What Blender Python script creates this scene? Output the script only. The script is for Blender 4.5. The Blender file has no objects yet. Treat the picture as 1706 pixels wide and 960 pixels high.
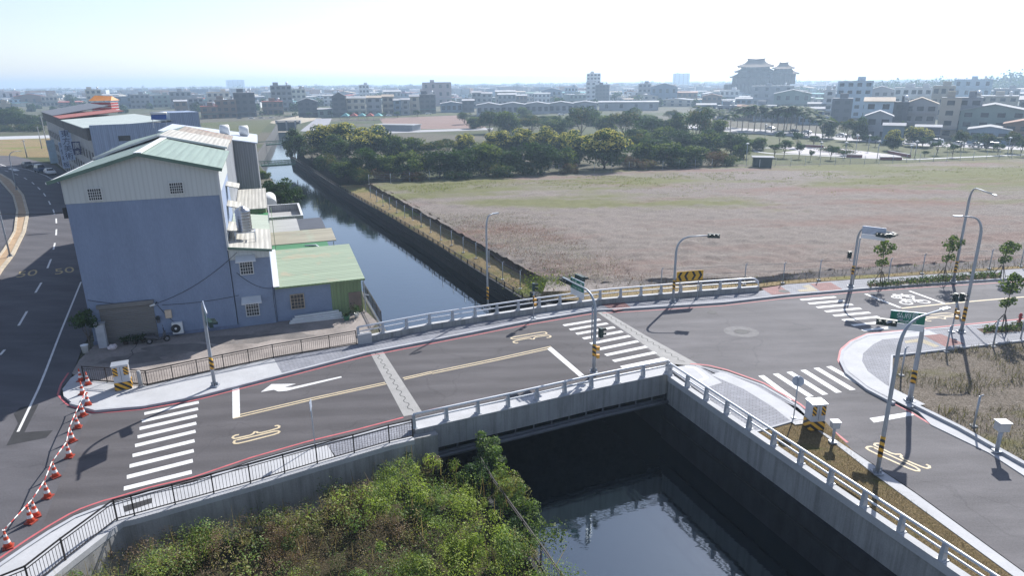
import bpy, bmesh, math, random
import numpy as np
from mathutils import Vector, Matrix, noise

random.seed(7)
rng = np.random.default_rng(11)
R = math.radians
sc = bpy.context.scene
col = sc.collection

# ------------------------------------------------------------------ camera
F_PX, HORIZON, ROLL, CAM_H = 1110.0, 136.0, R(0.6), 20.0
PITCH = math.atan((480 - HORIZON) / F_PX)
CP, SP, CR_, SR_ = math.cos(PITCH), math.sin(PITCH), math.cos(ROLL), math.sin(ROLL)

def ray(px, py):
    """direction of a line of sight of the drone's survey photo (1706 x 960)"""
    dx, dy = px - 853, py - 480
    ux, uy = CR_ * dx - SR_ * dy, SR_ * dx + CR_ * dy
    return (ux, F_PX * CP - uy * SP, -F_PX * SP - uy * CP)

def G(px, py, z=0.0):
    """plan position of a survey point that lies at height z"""
    r = ray(px, py)
    t = (z - CAM_H) / r[2]
    return Vector((r[0] * t, r[1] * t, z))

def HT(base, top, z=0.0):
    """height of an upright thing measured from its foot and top"""
    b = G(base[0], base[1], z)
    r = ray(*top)
    return CAM_H + math.hypot(b.x, b.y) / math.hypot(r[0], r[1]) * r[2] - z

def PX(p):
    zz = p[2] - CAM_H
    fw = p[1] * CP - zz * SP
    up = p[1] * SP + zz * CP
    if fw < .1: fw = .1
    ux, uy = p[0] / fw * F_PX, -up / fw * F_PX
    return (853 + CR_ * ux + SR_ * uy, 480 - SR_ * ux + CR_ * uy)

cam = bpy.data.cameras.new('camera')
camo = bpy.data.objects.new('camera', cam)
col.objects.link(camo)
cam.sensor_fit = 'HORIZONTAL'
cam.sensor_width = 36
cam.lens = 36 * F_PX / 1706
cam.clip_start = .5
cam.clip_end = 20000
def camvec(a, b, c):      # right, forward, up of the levelled camera -> world
    return Vector((a, b * CP + c * SP, -b * SP + c * CP))
right, upv, fwd = camvec(CR_, 0, -SR_), camvec(SR_, 0, CR_), camvec(0, 1, 0)
m = Matrix((right, upv, -fwd)).transposed().to_4x4()
m.translation = (0, 0, CAM_H)
camo.matrix_world = m
sc.camera = camo

# ------------------------------------------------------------------ world, sun, exposure
SUN_AZ, SUN_EL = R(30), R(36.6)       # azimuth clockwise from +Y
w = bpy.data.worlds.new('World')
sc.world = w
w.use_nodes = True
nt = w.node_tree
nt.nodes.clear()
sky = nt.nodes.new('ShaderNodeTexSky')
sky.sky_type = 'NISHITA'
sky.sun_disc = False
sky.sun_elevation = SUN_EL
sky.sun_rotation = SUN_AZ
sky.altitude = 50
sky.air_density = 1.0
sky.dust_density = .5
sky.ozone_density = 1.2
bg = nt.nodes.new('ShaderNodeBackground')
bg.inputs['Strength'].default_value = .088
wo = nt.nodes.new('ShaderNodeOutputWorld')
hs = nt.nodes.new('ShaderNodeHueSaturation')
hs.inputs['Saturation'].default_value = .72
tint = nt.nodes.new('ShaderNodeMix'); tint.data_type = 'RGBA'; tint.blend_type = 'MULTIPLY'
tint.inputs[0].default_value = 1
tint.inputs[7].default_value = (.955, .97, 1.08, 1)
nt.links.new(sky.outputs[0], hs.inputs['Color'])
nt.links.new(hs.outputs[0], tint.inputs[6])
nt.links.new(tint.outputs[2], bg.inputs[0])
nt.links.new(bg.outputs[0], wo.inputs[0])
sl = bpy.data.lights.new('sun', 'SUN')
sl.energy = 4.6
sl.angle = R(.5)
sl.color = (1, .97, .93)
so = bpy.data.objects.new('sun', sl)
col.objects.link(so)
sd = Vector((math.sin(SUN_AZ) * math.cos(SUN_EL), math.cos(SUN_AZ) * math.cos(SUN_EL), math.sin(SUN_EL)))
so.rotation_euler = sd.to_track_quat('Z', 'Y').to_euler()
so.location = (60, 100, 90)
vs = sc.view_settings
vs.view_transform = 'Standard'
vs.look = 'None'
vs.exposure = 0.88
vs.gamma = 1
vs.use_curve_mapping = False
sc.render.engine = 'CYCLES'
cy = sc.cycles
cy.use_denoising = True
cy.max_bounces = 6
cy.diffuse_bounces = 3
cy.glossy_bounces = 3
cy.transparent_max_bounces = 6
cy.volume_bounces = 0
cy.caustics_reflective = False
cy.caustics_refractive = False

# ------------------------------------------------------------------ materials
MATS = {}
def newmat(name):
    m = bpy.data.materials.new(name)
    m.use_nodes = True
    b = m.node_tree.nodes['Principled BSDF']
    MATS[name] = m
    return m, m.node_tree, b
def nd(nt, t, **kw):
    n = nt.nodes.new(t)
    for k, v in kw.items():
        if k in n.inputs: n.inputs[k].default_value = v
        else: setattr(n, k, v)
    return n
def ramp(nt, fac, stops, interp='LINEAR'):
    r = nt.nodes.new('ShaderNodeValToRGB')
    r.color_ramp.interpolation = interp
    el = r.color_ramp.elements
    while len(el) < len(stops): el.new(.5)
    for e, (p, c) in zip(el, stops):
        e.position = p
        e.color = (c[0], c[1], c[2], 1)
    nt.links.new(fac, r.inputs[0])
    return r.outputs[0]
def mulc(c, k): return (min(c[0] * k, 1), min(c[1] * k, 1), min(c[2] * k, 1))
def coords(nt, scale=(1, 1, 1), rot=(0, 0, 0)):
    tc = nt.nodes.new('ShaderNodeTexCoord')
    mp = nt.nodes.new('ShaderNodeMapping')
    mp.inputs['Scale'].default_value = scale
    mp.inputs['Rotation'].default_value = rot
    nt.links.new(tc.outputs['Object'], mp.inputs[0])
    return mp.outputs[0]
def mixc(nt, fac, a, b, mode='MIX'):
    mx = nt.nodes.new('ShaderNodeMix')
    mx.data_type = 'RGBA'
    mx.blend_type = mode
    for s, v in ((0, fac), (6, a), (7, b)):
        if hasattr(v, 'is_linked'): nt.links.new(v, mx.inputs[s])
        elif s == 0: mx.inputs[0].default_value = v
        else: mx.inputs[s].default_value = (*v[:3], 1)
    return mx.outputs[2]
def noisetex(nt, vec, scale, detail=4, rough=.55):
    n = nt.nodes.new('ShaderNodeTexNoise')
    n.inputs['Scale'].default_value = scale
    n.inputs['Detail'].default_value = detail
    n.inputs['Roughness'].default_value = rough
    nt.links.new(vec, n.inputs[0])
    return n.outputs[0]
def bump(nt, b, h, strength=.3, dist=.02):
    n = nt.nodes.new('ShaderNodeBump')
    n.inputs['Strength'].default_value = strength
    n.inputs['Distance'].default_value = dist
    nt.links.new(h, n.inputs['Height'])
    nt.links.new(n.outputs[0], b.inputs['Normal'])

def M(name, c=(.5, .5, .5), rough=.7, metal=0, var=.18, scale=1.2, stretch=(1, 1, 1), bmp=0, fine=0, spec=.4):
    """plain material with uneven tone (dirt, weathering)"""
    if name in MATS: return MATS[name]
    m, nt, b = newmat(name)
    v = coords(nt, stretch)
    n1 = noisetex(nt, v, scale, 6, .6)
    cc = ramp(nt, n1, [(.28, mulc(c, 1 - var)), (.5, c), (.74, mulc(c, 1 + var))])
    if fine:
        n2 = noisetex(nt, v, scale * 14, 3, .7)
        cc = mixc(nt, fine, cc, ramp(nt, n2, [(.35, mulc(c, .45)), (.65, mulc(c, 1.5))]))
        if bmp: bump(nt, b, n2, bmp, .02)
    elif bmp: bump(nt, b, n1, bmp, .02)
    nt.links.new(cc, b.inputs['Base Color'])
    b.inputs['Roughness'].default_value = rough
    b.inputs['Metallic'].default_value = metal
    b.inputs['Specular IOR Level'].default_value = spec
    return m

def corrugated(name, c=(.5, .5, .5), period=.25, axis='X', rough=.45, streak=.2, rust=None, depth=.025, rib=.84):
    """profiled metal sheet: ribs along one axis, streaks of weather across"""
    if name in MATS: return MATS[name]
    m, nt, b = newmat(name)
    v = coords(nt)
    wv = nt.nodes.new('ShaderNodeTexWave')
    wv.bands_direction = axis
    wv.inputs['Scale'].default_value = 1 / period * .314
    nt.links.new(v, wv.inputs[0])
    bump(nt, b, wv.outputs[1], .7, depth)
    st = (2.5, .12, .12) if axis == 'X' else (.12, 2.5, .12) if axis == 'Y' else (.12, .12, 2.5)
    n1 = noisetex(nt, coords(nt, st), 1.3, 5, .6)
    stops = [(.3, mulc(c, 1 - streak)), (.52, c), (.75, mulc(c, 1 + streak))]
    cc = ramp(nt, n1, stops)
    g = ramp(nt, wv.outputs[1], [(0, (rib, rib, rib)), (.35, (1, 1, 1))])
    cc = mixc(nt, 1, cc, g, 'MULTIPLY')
    if rust:
        n2 = noisetex(nt, v, .45, 5, .65)
        cc = mixc(nt, ramp(nt, n2, [(.56, (0, 0, 0)), (.68, (.75, .75, .75))]), cc, rust)
    nt.links.new(cc, b.inputs['Base Color'])
    b.inputs['Roughness'].default_value = rough
    b.inputs['Specular IOR Level'].default_value = .5
    return m

def asphalt(name, c=(.075, .073, .076), worn=.35, track=.25, trot=-20, period=1.75):
    """road surface: aggregate, worn wheel paths, blotches, fine cracks"""
    m, nt, b = newmat(name)
    v = coords(nt)
    big = noisetex(nt, v, .085, 5, .62)
    mid = noisetex(nt, coords(nt, (.30, 1.2, 1), (0, 0, R(trot))), .55, 6, .65)
    fine = noisetex(nt, v, 11, 3, .8)
    cc = ramp(nt, big, [(.34, mulc(c, 1 - worn)), (.5, c), (.66, mulc(c, 1 + worn * 1.5))])
    cc = mixc(nt, .6, cc, ramp(nt, mid, [(.3, mulc(c, .55)), (.52, mulc(c, 1.05)), (.72, mulc(c, 1.75))]))
    cc = mixc(nt, .28, cc, ramp(nt, fine, [(.3, mulc(c, .35)), (.7, mulc(c, 1.9))]))
    wv = nt.nodes.new('ShaderNodeTexWave')
    wv.bands_direction = 'Y'
    wv.inputs['Scale'].default_value = .314 / period
    wv.inputs['Distortion'].default_value = 2.2
    wv.inputs['Detail'].default_value = 3
    wv.inputs['Detail Scale'].default_value = .35
    nt.links.new(coords(nt, (.25, 1, 1), (0, 0, R(trot))), wv.inputs[0])
    cc = mixc(nt, track, cc, ramp(nt, wv.outputs[1], [(.2, mulc(c, .7)), (.8, mulc(c, 1.35))]))
    vo = nt.nodes.new('ShaderNodeTexVoronoi')
    vo.feature = 'DISTANCE_TO_EDGE'
    vo.inputs['Scale'].default_value = .10
    wn = nt.nodes.new('ShaderNodeTexNoise'); wn.inputs['Scale'].default_value = .5; wn.inputs['Detail'].default_value = 4
    nt.links.new(v, wn.inputs[0])
    va = nt.nodes.new('ShaderNodeVectorMath'); va.operation = 'MULTIPLY_ADD'
    nt.links.new(wn.outputs['Color'], va.inputs[0]); va.inputs[1].default_value = (3, 3, 0); nt.links.new(v, va.inputs[2])
    nt.links.new(va.outputs[0], vo.inputs['Vector'])
    crack = ramp(nt, vo.outputs['Distance'], [(0, (.55, .55, .55)), (.002, (.55, .55, .55)), (.005, (1, 1, 1))])
    cc = mixc(nt, .38, cc, crack, 'MULTIPLY')
    nt.links.new(cc, b.inputs['Base Color'])
    b.inputs['Roughness'].default_value = .88
    b.inputs['Specular IOR Level'].default_value = .25
    bump(nt, b, fine, .35, .01)
    return m
def stained(name, c, drip=.6, tide=None):
    """cast concrete with run-off streaks, blotches and formwork joints"""
    if name in MATS: return MATS[name]
    m, nt, b = newmat(name)
    n1 = noisetex(nt, coords(nt, (1, 1, .5)), .7, 6, .62)
    n2 = noisetex(nt, coords(nt, (2.2, 2.2, .10)), 1.3, 5, .65)
    n3 = noisetex(nt, coords(nt), 14, 3, .7)
    cc = ramp(nt, n1, [(.3, mulc(c, .72)), (.5, c), (.7, mulc(c, 1.18))])
    cc = mixc(nt, drip, cc, ramp(nt, n2, [(.36, (.42, .41, .39)), (.52, (.95, .95, .95)), (.75, (1.12, 1.12, 1.12))]), 'MULTIPLY')
    cc = mixc(nt, .2, cc, ramp(nt, n3, [(.3, mulc(c, .5)), (.7, mulc(c, 1.4))]))
    nt.links.new(cc, b.inputs['Base Color'])
    b.inputs['Roughness'].default_value = .88
    b.inputs['Specular IOR Level'].default_value = .25
    bump(nt, b, n3, .25, .01)
    return m

def hazard(name='hazard_stripes', period=.42, diag=(0, 1, 1)):
    if name in MATS: return MATS[name]
    m, nt, b = newmat(name)
    v = coords(nt)
    d = nt.nodes.new('ShaderNodeVectorMath')
    d.operation = 'DOT_PRODUCT'
    d.inputs[1].default_value = diag
    nt.links.new(v, d.inputs[0])
    f = nt.nodes.new('ShaderNodeMath'); f.operation = 'DIVIDE'
    nt.links.new(d.outputs['Value'], f.inputs[0]); f.inputs[1].default_value = period
    fr = nt.nodes.new('ShaderNodeMath'); fr.operation = 'FRACT'
    nt.links.new(f.outputs[0], fr.inputs[0])
    cc = ramp(nt, fr.outputs[0], [(0, (.012, .012, .013)), (.48, (.62, .33, .02))], 'CONSTANT')
    nt.links.new(cc, b.inputs['Base Color'])
    b.inputs['Roughness'].default_value = .5
    return m

def leafmat(name, c, var=.35, trans=.35, scale=.6):
    """thin leaves: diffuse with some light through"""
    if name in MATS: return MATS[name]
    m = bpy.data.materials.new(name)
    m.use_nodes = True
    MATS[name] = m
    nt = m.node_tree
    nt.nodes.clear()
    out = nt.nodes.new('ShaderNodeOutputMaterial')
    geo = nt.nodes.new('ShaderNodeNewGeometry')
    n1 = noisetex(nt, geo.outputs['Position'], scale, 3, .6)
    ri = nt.nodes.new('ShaderNodeNewGeometry')
    cc = ramp(nt, n1, [(.3, mulc(c, 1 - var)), (.7, mulc(c, 1 + var))])
    c2 = ramp(nt, ri.outputs['Random Per Island'], [(0, (.55, .55, .55)), (1, (1.0, 1.0, 1.0))])
    cc = mixc(nt, 1, cc, c2, 'MULTIPLY')
    d = nt.nodes.new('ShaderNodeBsdfDiffuse')
    t = nt.nodes.new('ShaderNodeBsdfTranslucent')
    g = nt.nodes.new('ShaderNodeBsdfGlossy')
    g.inputs['Roughness'].default_value = .55
    nt.links.new(cc, d.inputs[0])
    tcol = mixc(nt, 1, cc, (1.25, 1.3, .7), 'MULTIPLY')
    nt.links.new(tcol, t.inputs[0])
    a = nt.nodes.new('ShaderNodeMixShader'); a.inputs[0].default_value = trans
    nt.links.new(d.outputs[0], a.inputs[1]); nt.links.new(t.outputs[0], a.inputs[2])
    a2 = nt.nodes.new('ShaderNodeMixShader'); a2.inputs[0].default_value = .02
    nt.links.new(a.outputs[0], a2.inputs[1]); nt.links.new(g.outputs[0], a2.inputs[2])
    nt.links.new(a2.outputs[0], out.inputs[0])
    return m

def glassmat(name='window_glass', c=(.02, .028, .035)):
    if name in MATS: return MATS[name]
    m, nt, b = newmat(name)
    b.inputs['Base Color'].default_value = (*c, 1)
    b.inputs['Roughness'].default_value = .12
    b.inputs['Specular IOR Level'].default_value = .6
    return m

# ------------------------------------------------------------------ mesh helpers
class MB:
    def __init__(s):
        s.v, s.f, s.mi, s.sm = [], [], [], []
    def add(s, vs, fs, mi=0, sm=False):
        o = len(s.v)
        s.v += [tuple(p) for p in vs]
        for f in fs:
            s.f.append(tuple(i + o for i in f)); s.mi.append(mi); s.sm.append(sm)
        return s
    def box(s, c, d, rz=0, mi=0, top=None):
        """box centred at c with size d; top = scale of the upper face"""
        x, y, z = d[0] / 2, d[1] / 2, d[2] / 2
        k = top if top else (1, 1)
        ps = [(-x, -y, -z), (x, -y, -z), (x, y, -z), (-x, y, -z), (-x * k[0], -y * k[1], z), (x * k[0], -y * k[1], z), (x * k[0], y * k[1], z), (-x * k[0], y * k[1], z)]
        ca, sa = math.cos(rz), math.sin(rz)
        ps = [(c[0] + p[0] * ca - p[1] * sa, c[1] + p[0] * sa + p[1] * ca, c[2] + p[2]) for p in ps]
        return s.add(ps, [(3, 2, 1, 0), (4, 5, 6, 7), (0, 1, 5, 4), (1, 2, 6, 5), (2, 3, 7, 6), (3, 0, 4, 7)], mi)
    def bar(s, a, b, w, h, mi=0):
        """square bar from a to b, w across, h upright"""
        a, b = Vector(a), Vector(b)
        d = (b - a).normalized()
        up = Vector((0, 0, 1)) if abs(d.z) < .95 else Vector((1, 0, 0))
        x = d.cross(up).normalized() * w / 2
        y = x.cross(d).normalized() * h / 2
        ps = [a - x - y, a + x - y, a + x + y, a - x + y, b - x - y, b + x - y, b + x + y, b - x + y]
        return s.add(ps, [(0, 1, 2, 3), (7, 6, 5, 4), (1, 0, 4, 5), (2, 1, 5, 6), (3, 2, 6, 7), (0, 3, 7, 4)], mi)
    def tube(s, pts, r, n=8, mi=0, cap=True):
        pts = [Vector(p) for p in pts]
        rs = r if isinstance(r, (list, tuple)) else [r] * len(pts)
        o = len(s.v)
        prev = None
        for i, p in enumerate(pts):
            d = (pts[min(i + 1, len(pts) - 1)] - pts[max(i - 1, 0)]).normalized()
            if prev is None:
                a = d.cross(Vector((0, 1, 0)) if abs(d.y) < .9 else Vector((1, 0, 0))).normalized()
            else:
                a = (prev - d * prev.dot(d)).normalized()
            prev = a
            b = d.cross(a)
            for k in range(n):
                t = 2 * math.pi * k / n
                s.v.append(tuple(p + (a * math.cos(t) + b * math.sin(t)) * rs[i]))
        for i in range(len(pts) - 1):
            for k in range(n):
                k2 = (k + 1) % n
                s.f.append((o + i * n + k, o + i * n + k2, o + (i + 1) * n + k2, o + (i + 1) * n + k)); s.mi.append(mi); s.sm.append(n > 5)
        if cap:
            s.f.append(tuple(o + k for k in range(n))[::-1]); s.mi.append(mi); s.sm.append(False)
            e = o + (len(pts) - 1) * n
            s.f.append(tuple(e + k for k in range(n))); s.mi.append(mi); s.sm.append(False)
        return s
    def lathe(s, prof, n=12, at=(0, 0, 0), mis=None):
        """prof: (radius, z) rings about a vertical axis"""
        o = len(s.v)
        for (r, z) in prof:
            for k in range(n):
                t = 2 * math.pi * k / n
                s.v.append((at[0] + r * math.cos(t), at[1] + r * math.sin(t), at[2] + z))
        for i in range(len(prof) - 1):
            for k in range(n):
                k2 = (k + 1) % n
                s.f.append((o + i * n + k, o + i * n + k2, o + (i + 1) * n + k2, o + (i + 1) * n + k)); s.mi.append(mis[i] if mis else 0); s.sm.append(True)
        s.f.append(tuple(o + k for k in range(n))[::-1]); s.mi.append(mis[0] if mis else 0); s.sm.append(False)
        e = o + (len(prof) - 1) * n
        s.f.append(tuple(e + k for k in range(n))); s.mi.append(mis[-1] if mis else 0); s.sm.append(False)
        return s
    def prism(s, poly, z0, z1, mi=0, side=None):
        poly = [(p[0], p[1]) for p in poly]
        a = sum(poly[i][0] * poly[(i + 1) % len(poly)][1] - poly[(i + 1) % len(poly)][0] * poly[i][1] for i in range(len(poly)))
        if a < 0: poly = poly[::-1]
        n = len(poly)
        vs = [(x, y, z0) for x, y in poly] + [(x, y, z1) for x, y in poly]
        s.add(vs, [tuple(range(n, 2 * n))], mi)
        s.add(vs, [tuple(range(n))[::-1]] + [(i, (i + 1) % n, n + (i + 1) % n, n + i) for i in range(n)], mi if side is None else side)
        return s
    def sheet(s, poly, z, mi=0):
        a = sum(poly[i][0] * poly[(i + 1) % len(poly)][1] - poly[(i + 1) % len(poly)][0] * poly[i][1] for i in range(len(poly)))
        if a < 0: poly = poly[::-1]
        return s.add([(p[0], p[1], z) for p in poly], [tuple(range(len(poly)))], mi)
    def ribbon(s, pts, wd, z, mi=0, off=0.0):
        """flat painted line along pts"""
        L = []
        n = len(pts)
        for i, p in enumerate(pts):
            a, b = pts[max(i - 1, 0)], pts[min(i + 1, n - 1)]
            d = Vector((b[0] - a[0], b[1] - a[1])).normalized()
            nx, ny = -d.y, d.x
            L.append(((p[0] + nx * (off + wd / 2), p[1] + ny * (off + wd / 2), z), (p[0] + nx * (off - wd / 2), p[1] + ny * (off - wd / 2), z)))
        for (a, b), (c, d) in zip(L, L[1:]): s.add([b, d, c, a], [(0, 1, 2, 3)], mi)
        return s
    def wall(s, pts, wd, z0, z1, mi=0, off=0.0):
        """upright strip of thickness wd along a line of points"""
        n = len(pts)
        A, B = [], []
        for i, p in enumerate(pts):
            a, b = pts[max(i - 1, 0)], pts[min(i + 1, n - 1)]
            d = Vector((b[0] - a[0], b[1] - a[1])).normalized()
            A.append((p[0] - d.y * (off + wd / 2), p[1] + d.x * (off + wd / 2)))
            B.append((p[0] - d.y * (off - wd / 2), p[1] + d.x * (off - wd / 2)))
        za = z0 if isinstance(z0, (list, tuple)) else [z0] * n
        zb = z1 if isinstance(z1, (list, tuple)) else [z1] * n
        o = len(s.v)
        for i in range(n):
            s.v += [(*B[i], za[i]), (*A[i], za[i]), (*A[i], zb[i]), (*B[i], zb[i])]
        for i in range(n - 1):
            for k in range(4):
                k2 = (k + 1) % 4
                s.f.append((o + i * 4 + k2, o + i * 4 + k, o + i * 4 + 4 + k, o + i * 4 + 4 + k2)); s.mi.append(mi); s.sm.append(False)
        s.f.append((o, o + 1, o + 2, o + 3)); s.mi.append(mi); s.sm.append(False)
        e = o + (n - 1) * 4
        s.f.append((e + 3, e + 2, e + 1, e)); s.mi.append(mi); s.sm.append(False)
        return s
    def mesh(s, name, mats):
        me = bpy.data.meshes.new(name)
        me.from_pydata(s.v, [], s.f)
        for mt in (mats if isinstance(mats, (list, tuple)) else [mats]): me.materials.append(mt)
        me.polygons.foreach_set('material_index', s.mi)
        me.polygons.foreach_set('use_smooth', s.sm)
        me.update()
        return me
    def build(s, name, mats, parent=None):
        return link(name, s.mesh(name, mats), parent)

def link(name, me, parent=None):
    o = bpy.data.objects.new(name, me)
    col.objects.link(o)
    if parent: o.parent = parent
    return o
def tag(o, label=None, cat=None, group=None, kind=None):
    if label: o['label'] = label
    if cat: o['category'] = cat
    if group: o['group'] = group
    if kind: o['kind'] = kind
    return o
def thing(name, label, cat, loc=(0, 0, 0), rz=0, group=None):
    o = bpy.data.objects.new(name, None)
    o.empty_display_size = .2
    col.objects.link(o)
    o.location = loc
    o.rotation_euler = (0, 0, rz)
    return tag(o, label, cat, group)
KIDS = {}
def copy_tree(o, parent=None):
    c = o.copy()
    col.objects.link(c)
    if parent: c.parent = parent
    for ch in list(o.children): copy_tree(ch, c)
    return c
def place(o, loc, rz=0, label=None, group=None, scale=None):
    o.location = loc
    o.rotation_euler = (0, 0, rz)
    if label: o['label'] = label
    if group: o['group'] = group
    if scale: o.scale = scale
    return o
def struct(mb, name, mats): return tag(mb.build(name, mats), kind='structure')

def quads(name, P, mats, mi):
    """mesh of many loose quads; P is (n,4,3)"""
    n = len(P)
    me = bpy.data.meshes.new(name)
    me.vertices.add(n * 4)
    me.vertices.foreach_set('co', P.reshape(-1).astype(np.float32))
    me.loops.add(n * 4)
    me.loops.foreach_set('vertex_index', np.arange(n * 4, dtype=np.int32))
    me.polygons.add(n)
    me.polygons.foreach_set('loop_start', np.arange(0, n * 4, 4, dtype=np.int32))
    me.polygons.foreach_set('loop_total', np.full(n, 4, dtype=np.int32))
    for mt in mats: me.materials.append(mt)
    me.polygons.foreach_set('material_index', mi.astype(np.int32))
    me.update(calc_edges=True)
    me.validate()
    return me
def leafquads(C, N, S, asp=.55):
    """leaf-shaped quads at C, facing N, length S"""
    n = len(C)
    N = N / (np.linalg.norm(N, axis=1, keepdims=True) + 1e-9)
    r = rng.normal(size=(n, 3))
    U = np.cross(N, r); U /= (np.linalg.norm(U, axis=1, keepdims=True) + 1e-9)
    V = np.cross(N, U)
    S = S[:, None]
    return np.stack([C - U * S / 2, C - V * S * asp / 2, C + U * S / 2, C + V * S * asp / 2], 1)
def text(name, s, size, mat, parent, loc, rot, depth=.004):
    cu = bpy.data.curves.new(name, 'FONT')
    cu.body = s
    cu.size = size
    cu.extrude = depth
    cu.align_x = 'CENTER'
    cu.align_y = 'CENTER'
    o = bpy.data.objects.new(name, cu)
    col.objects.link(o)
    bpy.context.view_layer.update()
    dg = bpy.context.evaluated_depsgraph_get()
    me = bpy.data.meshes.new_from_object(o.evaluated_get(dg))
    bpy.data.objects.remove(o)
    me.materials.clear()
    me.materials.append(mat)
    t = link(name, me, parent)
    t.location = loc
    t.rotation_euler = rot
    return t
# ------------------------------------------------------------------ ground materials
def fieldmat(name, base, lo, hi, green=None, redd=None, gscale=.03, fine=2.2, gthr=.56, far=None):
    m, nt, b = newmat(name)
    v = coords(nt)
    n1 = noisetex(nt, v, .06, 6, .6)
    n2 = noisetex(nt, coords(nt, (1, 2.2, 1), (0, 0, .4)), fine, 4, .75)
    n3 = noisetex(nt, v, fine * 4.5, 3, .8)
    cc = ramp(nt, n1, [(.32, mulc(base, .68)), (.5, base), (.68, mulc(base, 1.3))])
    cc = mixc(nt, .6, cc, ramp(nt, n2, [(.34, lo), (.5, base), (.66, hi)]))
    cc = mixc(nt, .6, cc, ramp(nt, n3, [(.36, mulc(lo, .5)), (.52, base), (.68, mulc(hi, 1.35))]))
    if redd:
        n5 = noisetex(nt, coords(nt, (.3, 1, 1), (0, 0, R(-12))), .06, 5, .6)
        cc = mixc(nt, ramp(nt, n5, [(.5, (0, 0, 0)), (.66, (.55, .55, .55))]), cc, redd)
    if green:
        n4 = noisetex(nt, coords(nt, (.35, 1, 1), (0, 0, R(-5))), gscale, 6, .62)
        if far:
            sx = nt.nodes.new('ShaderNodeSeparateXYZ'); nt.links.new(v, sx.inputs[0])
            mr = nt.nodes.new('ShaderNodeMapRange'); nt.links.new(sx.outputs[1], mr.inputs[0])
            mr.inputs[1].default_value, mr.inputs[2].default_value = far; mr.inputs[3].default_value = -.06; mr.inputs[4].default_value = .14
            ad = nt.nodes.new('ShaderNodeMath'); ad.operation = 'ADD'; nt.links.new(n4, ad.inputs[0]); nt.links.new(mr.outputs[0], ad.inputs[1]); n4 = ad.outputs[0]
        cc = mixc(nt, ramp(nt, n4, [(gthr, (0, 0, 0)), (gthr + .1, (.85, .85, .85))]), cc, green)
    nt.links.new(cc, b.inputs['Base Color'])
    b.inputs['Roughness'].default_value = .95
    b.inputs['Specular IOR Level'].default_value = .1
    bump(nt, b, n3, .9, .12)
    return m
def pavermat(name, c, c2, w=.4, h=.2, rz=0.35):
    m, nt, b = newmat(name)
    v = coords(nt, rot=(0, 0, rz))
    br = nt.nodes.new('ShaderNodeTexBrick')
    br.inputs['Color1'].default_value = (*c, 1)
    br.inputs['Color2'].default_value = (*c2, 1)
    br.inputs['Mortar'].default_value = (*mulc(c, .55), 1)
    br.inputs['Scale'].default_value = 1
    br.inputs['Mortar Size'].default_value = .018
    br.inputs['Brick Width'].default_value = w
    br.inputs['Row Height'].default_value = h
    nt.links.new(v, br.inputs[0])
    n1 = noisetex(nt, coords(nt), .5, 5, .6)
    cc = mixc(nt, .8, br.outputs[0], ramp(nt, n1, [(.3, (.72, .72, .72)), (.7, (1.15, 1.15, 1.15))]), 'MULTIPLY')
    nt.links.new(cc, b.inputs['Base Color'])
    b.inputs['Roughness'].default_value = .85
    return m
m_ground = fieldmat('bare_ground', (.12, .11, .085), (.07, .068, .05), (.17, .155, .125), green=(.065, .08, .035), gscale=.02, fine=.8, gthr=.44)
m_field = fieldmat('dry_field', (.205, .177, .157), (.12, .102, .088), (.32, .285, .26), green=(.145, .15, .06), redd=(.20, .095, .07), gscale=.05, gthr=.55, far=(88, 140))
m_fieldgreen = fieldmat('weedy_field', (.2, .17, .12), (.12, .12, .05), (.27, .24, .17), green=(.11, .14, .04), gscale=.06, gthr=.47)
m_strip = fieldmat('grass_strip', (.25, .19, .10), (.15, .13, .055), (.34, .26, .15), green=(.15, .18, .045), gscale=.12, gthr=.52)
m_bank = fieldmat('earth_bank', (.15, .105, .085), (.07, .05, .04), (.24, .18, .15), fine=3)
m_dry = fieldmat('dry_grass_lot', (.165, .14, .112), (.075, .065, .042), (.27, .235, .205), green=(.13, .125, .05), gscale=.22, gthr=.55)
m_verge = fieldmat('mown_verge', (.17, .125, .065), (.09, .075, .035), (.25, .19, .1), green=(.10, .105, .035), gscale=.5, fine=3)
m_lawn = fieldmat('lawn', (.105, .112, .055), (.07, .08, .035), (.15, .145, .09), green=(.075, .10, .035), gscale=.05, fine=1)
m_pitch = fieldmat('clay_ground', (.24, .165, .14), (.18, .13, .11), (.29, .21, .18), fine=.5)
m_under = fieldmat('bank_soil', (.06, .05, .03), (.03, .03, .015), (.09, .08, .05))
m_road = asphalt('asphalt', (.080, .075, .078), .32)
m_road2 = asphalt('worn_asphalt', (.112, .107, .111), .5, .15)
m_street = asphalt('old_asphalt', (.088, .085, .092), .3, .2, 60)
m_conc = M('concrete', (.30, .305, .31), .85, var=.2, scale=.9, fine=.15)
m_pale = M('pale_concrete', (.40, .405, .415), .85, var=.12, scale=.7, fine=.1)
m_kerb = M('kerb_stone', (.36, .37, .39), .85, var=.15, scale=1.5)
m_patio = M('patio_concrete', (.245, .215, .195), .9, var=.4, scale=.35, fine=.2)
m_wallc = stained('wall_concrete', (.30, .30, .295))
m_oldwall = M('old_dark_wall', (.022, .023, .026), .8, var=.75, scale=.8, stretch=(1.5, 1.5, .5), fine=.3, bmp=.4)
m_pave = pavermat('grey_pavers', (.20, .207, .235), (.25, .256, .285))
m_redpave = pavermat('red_pavers', (.20, .085, .08), (.25, .12, .11))
m_yelpave = pavermat('yellow_pavers', (.36, .31, .21), (.41, .36, .26))
m_white = M('road_paint_white', (.60, .60, .59), .7, var=.2, scale=1.6, fine=.42)
m_yellow = M('road_paint_yellow', (.52, .43, .28), .7, var=.2, scale=2.0, fine=.4)
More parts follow.
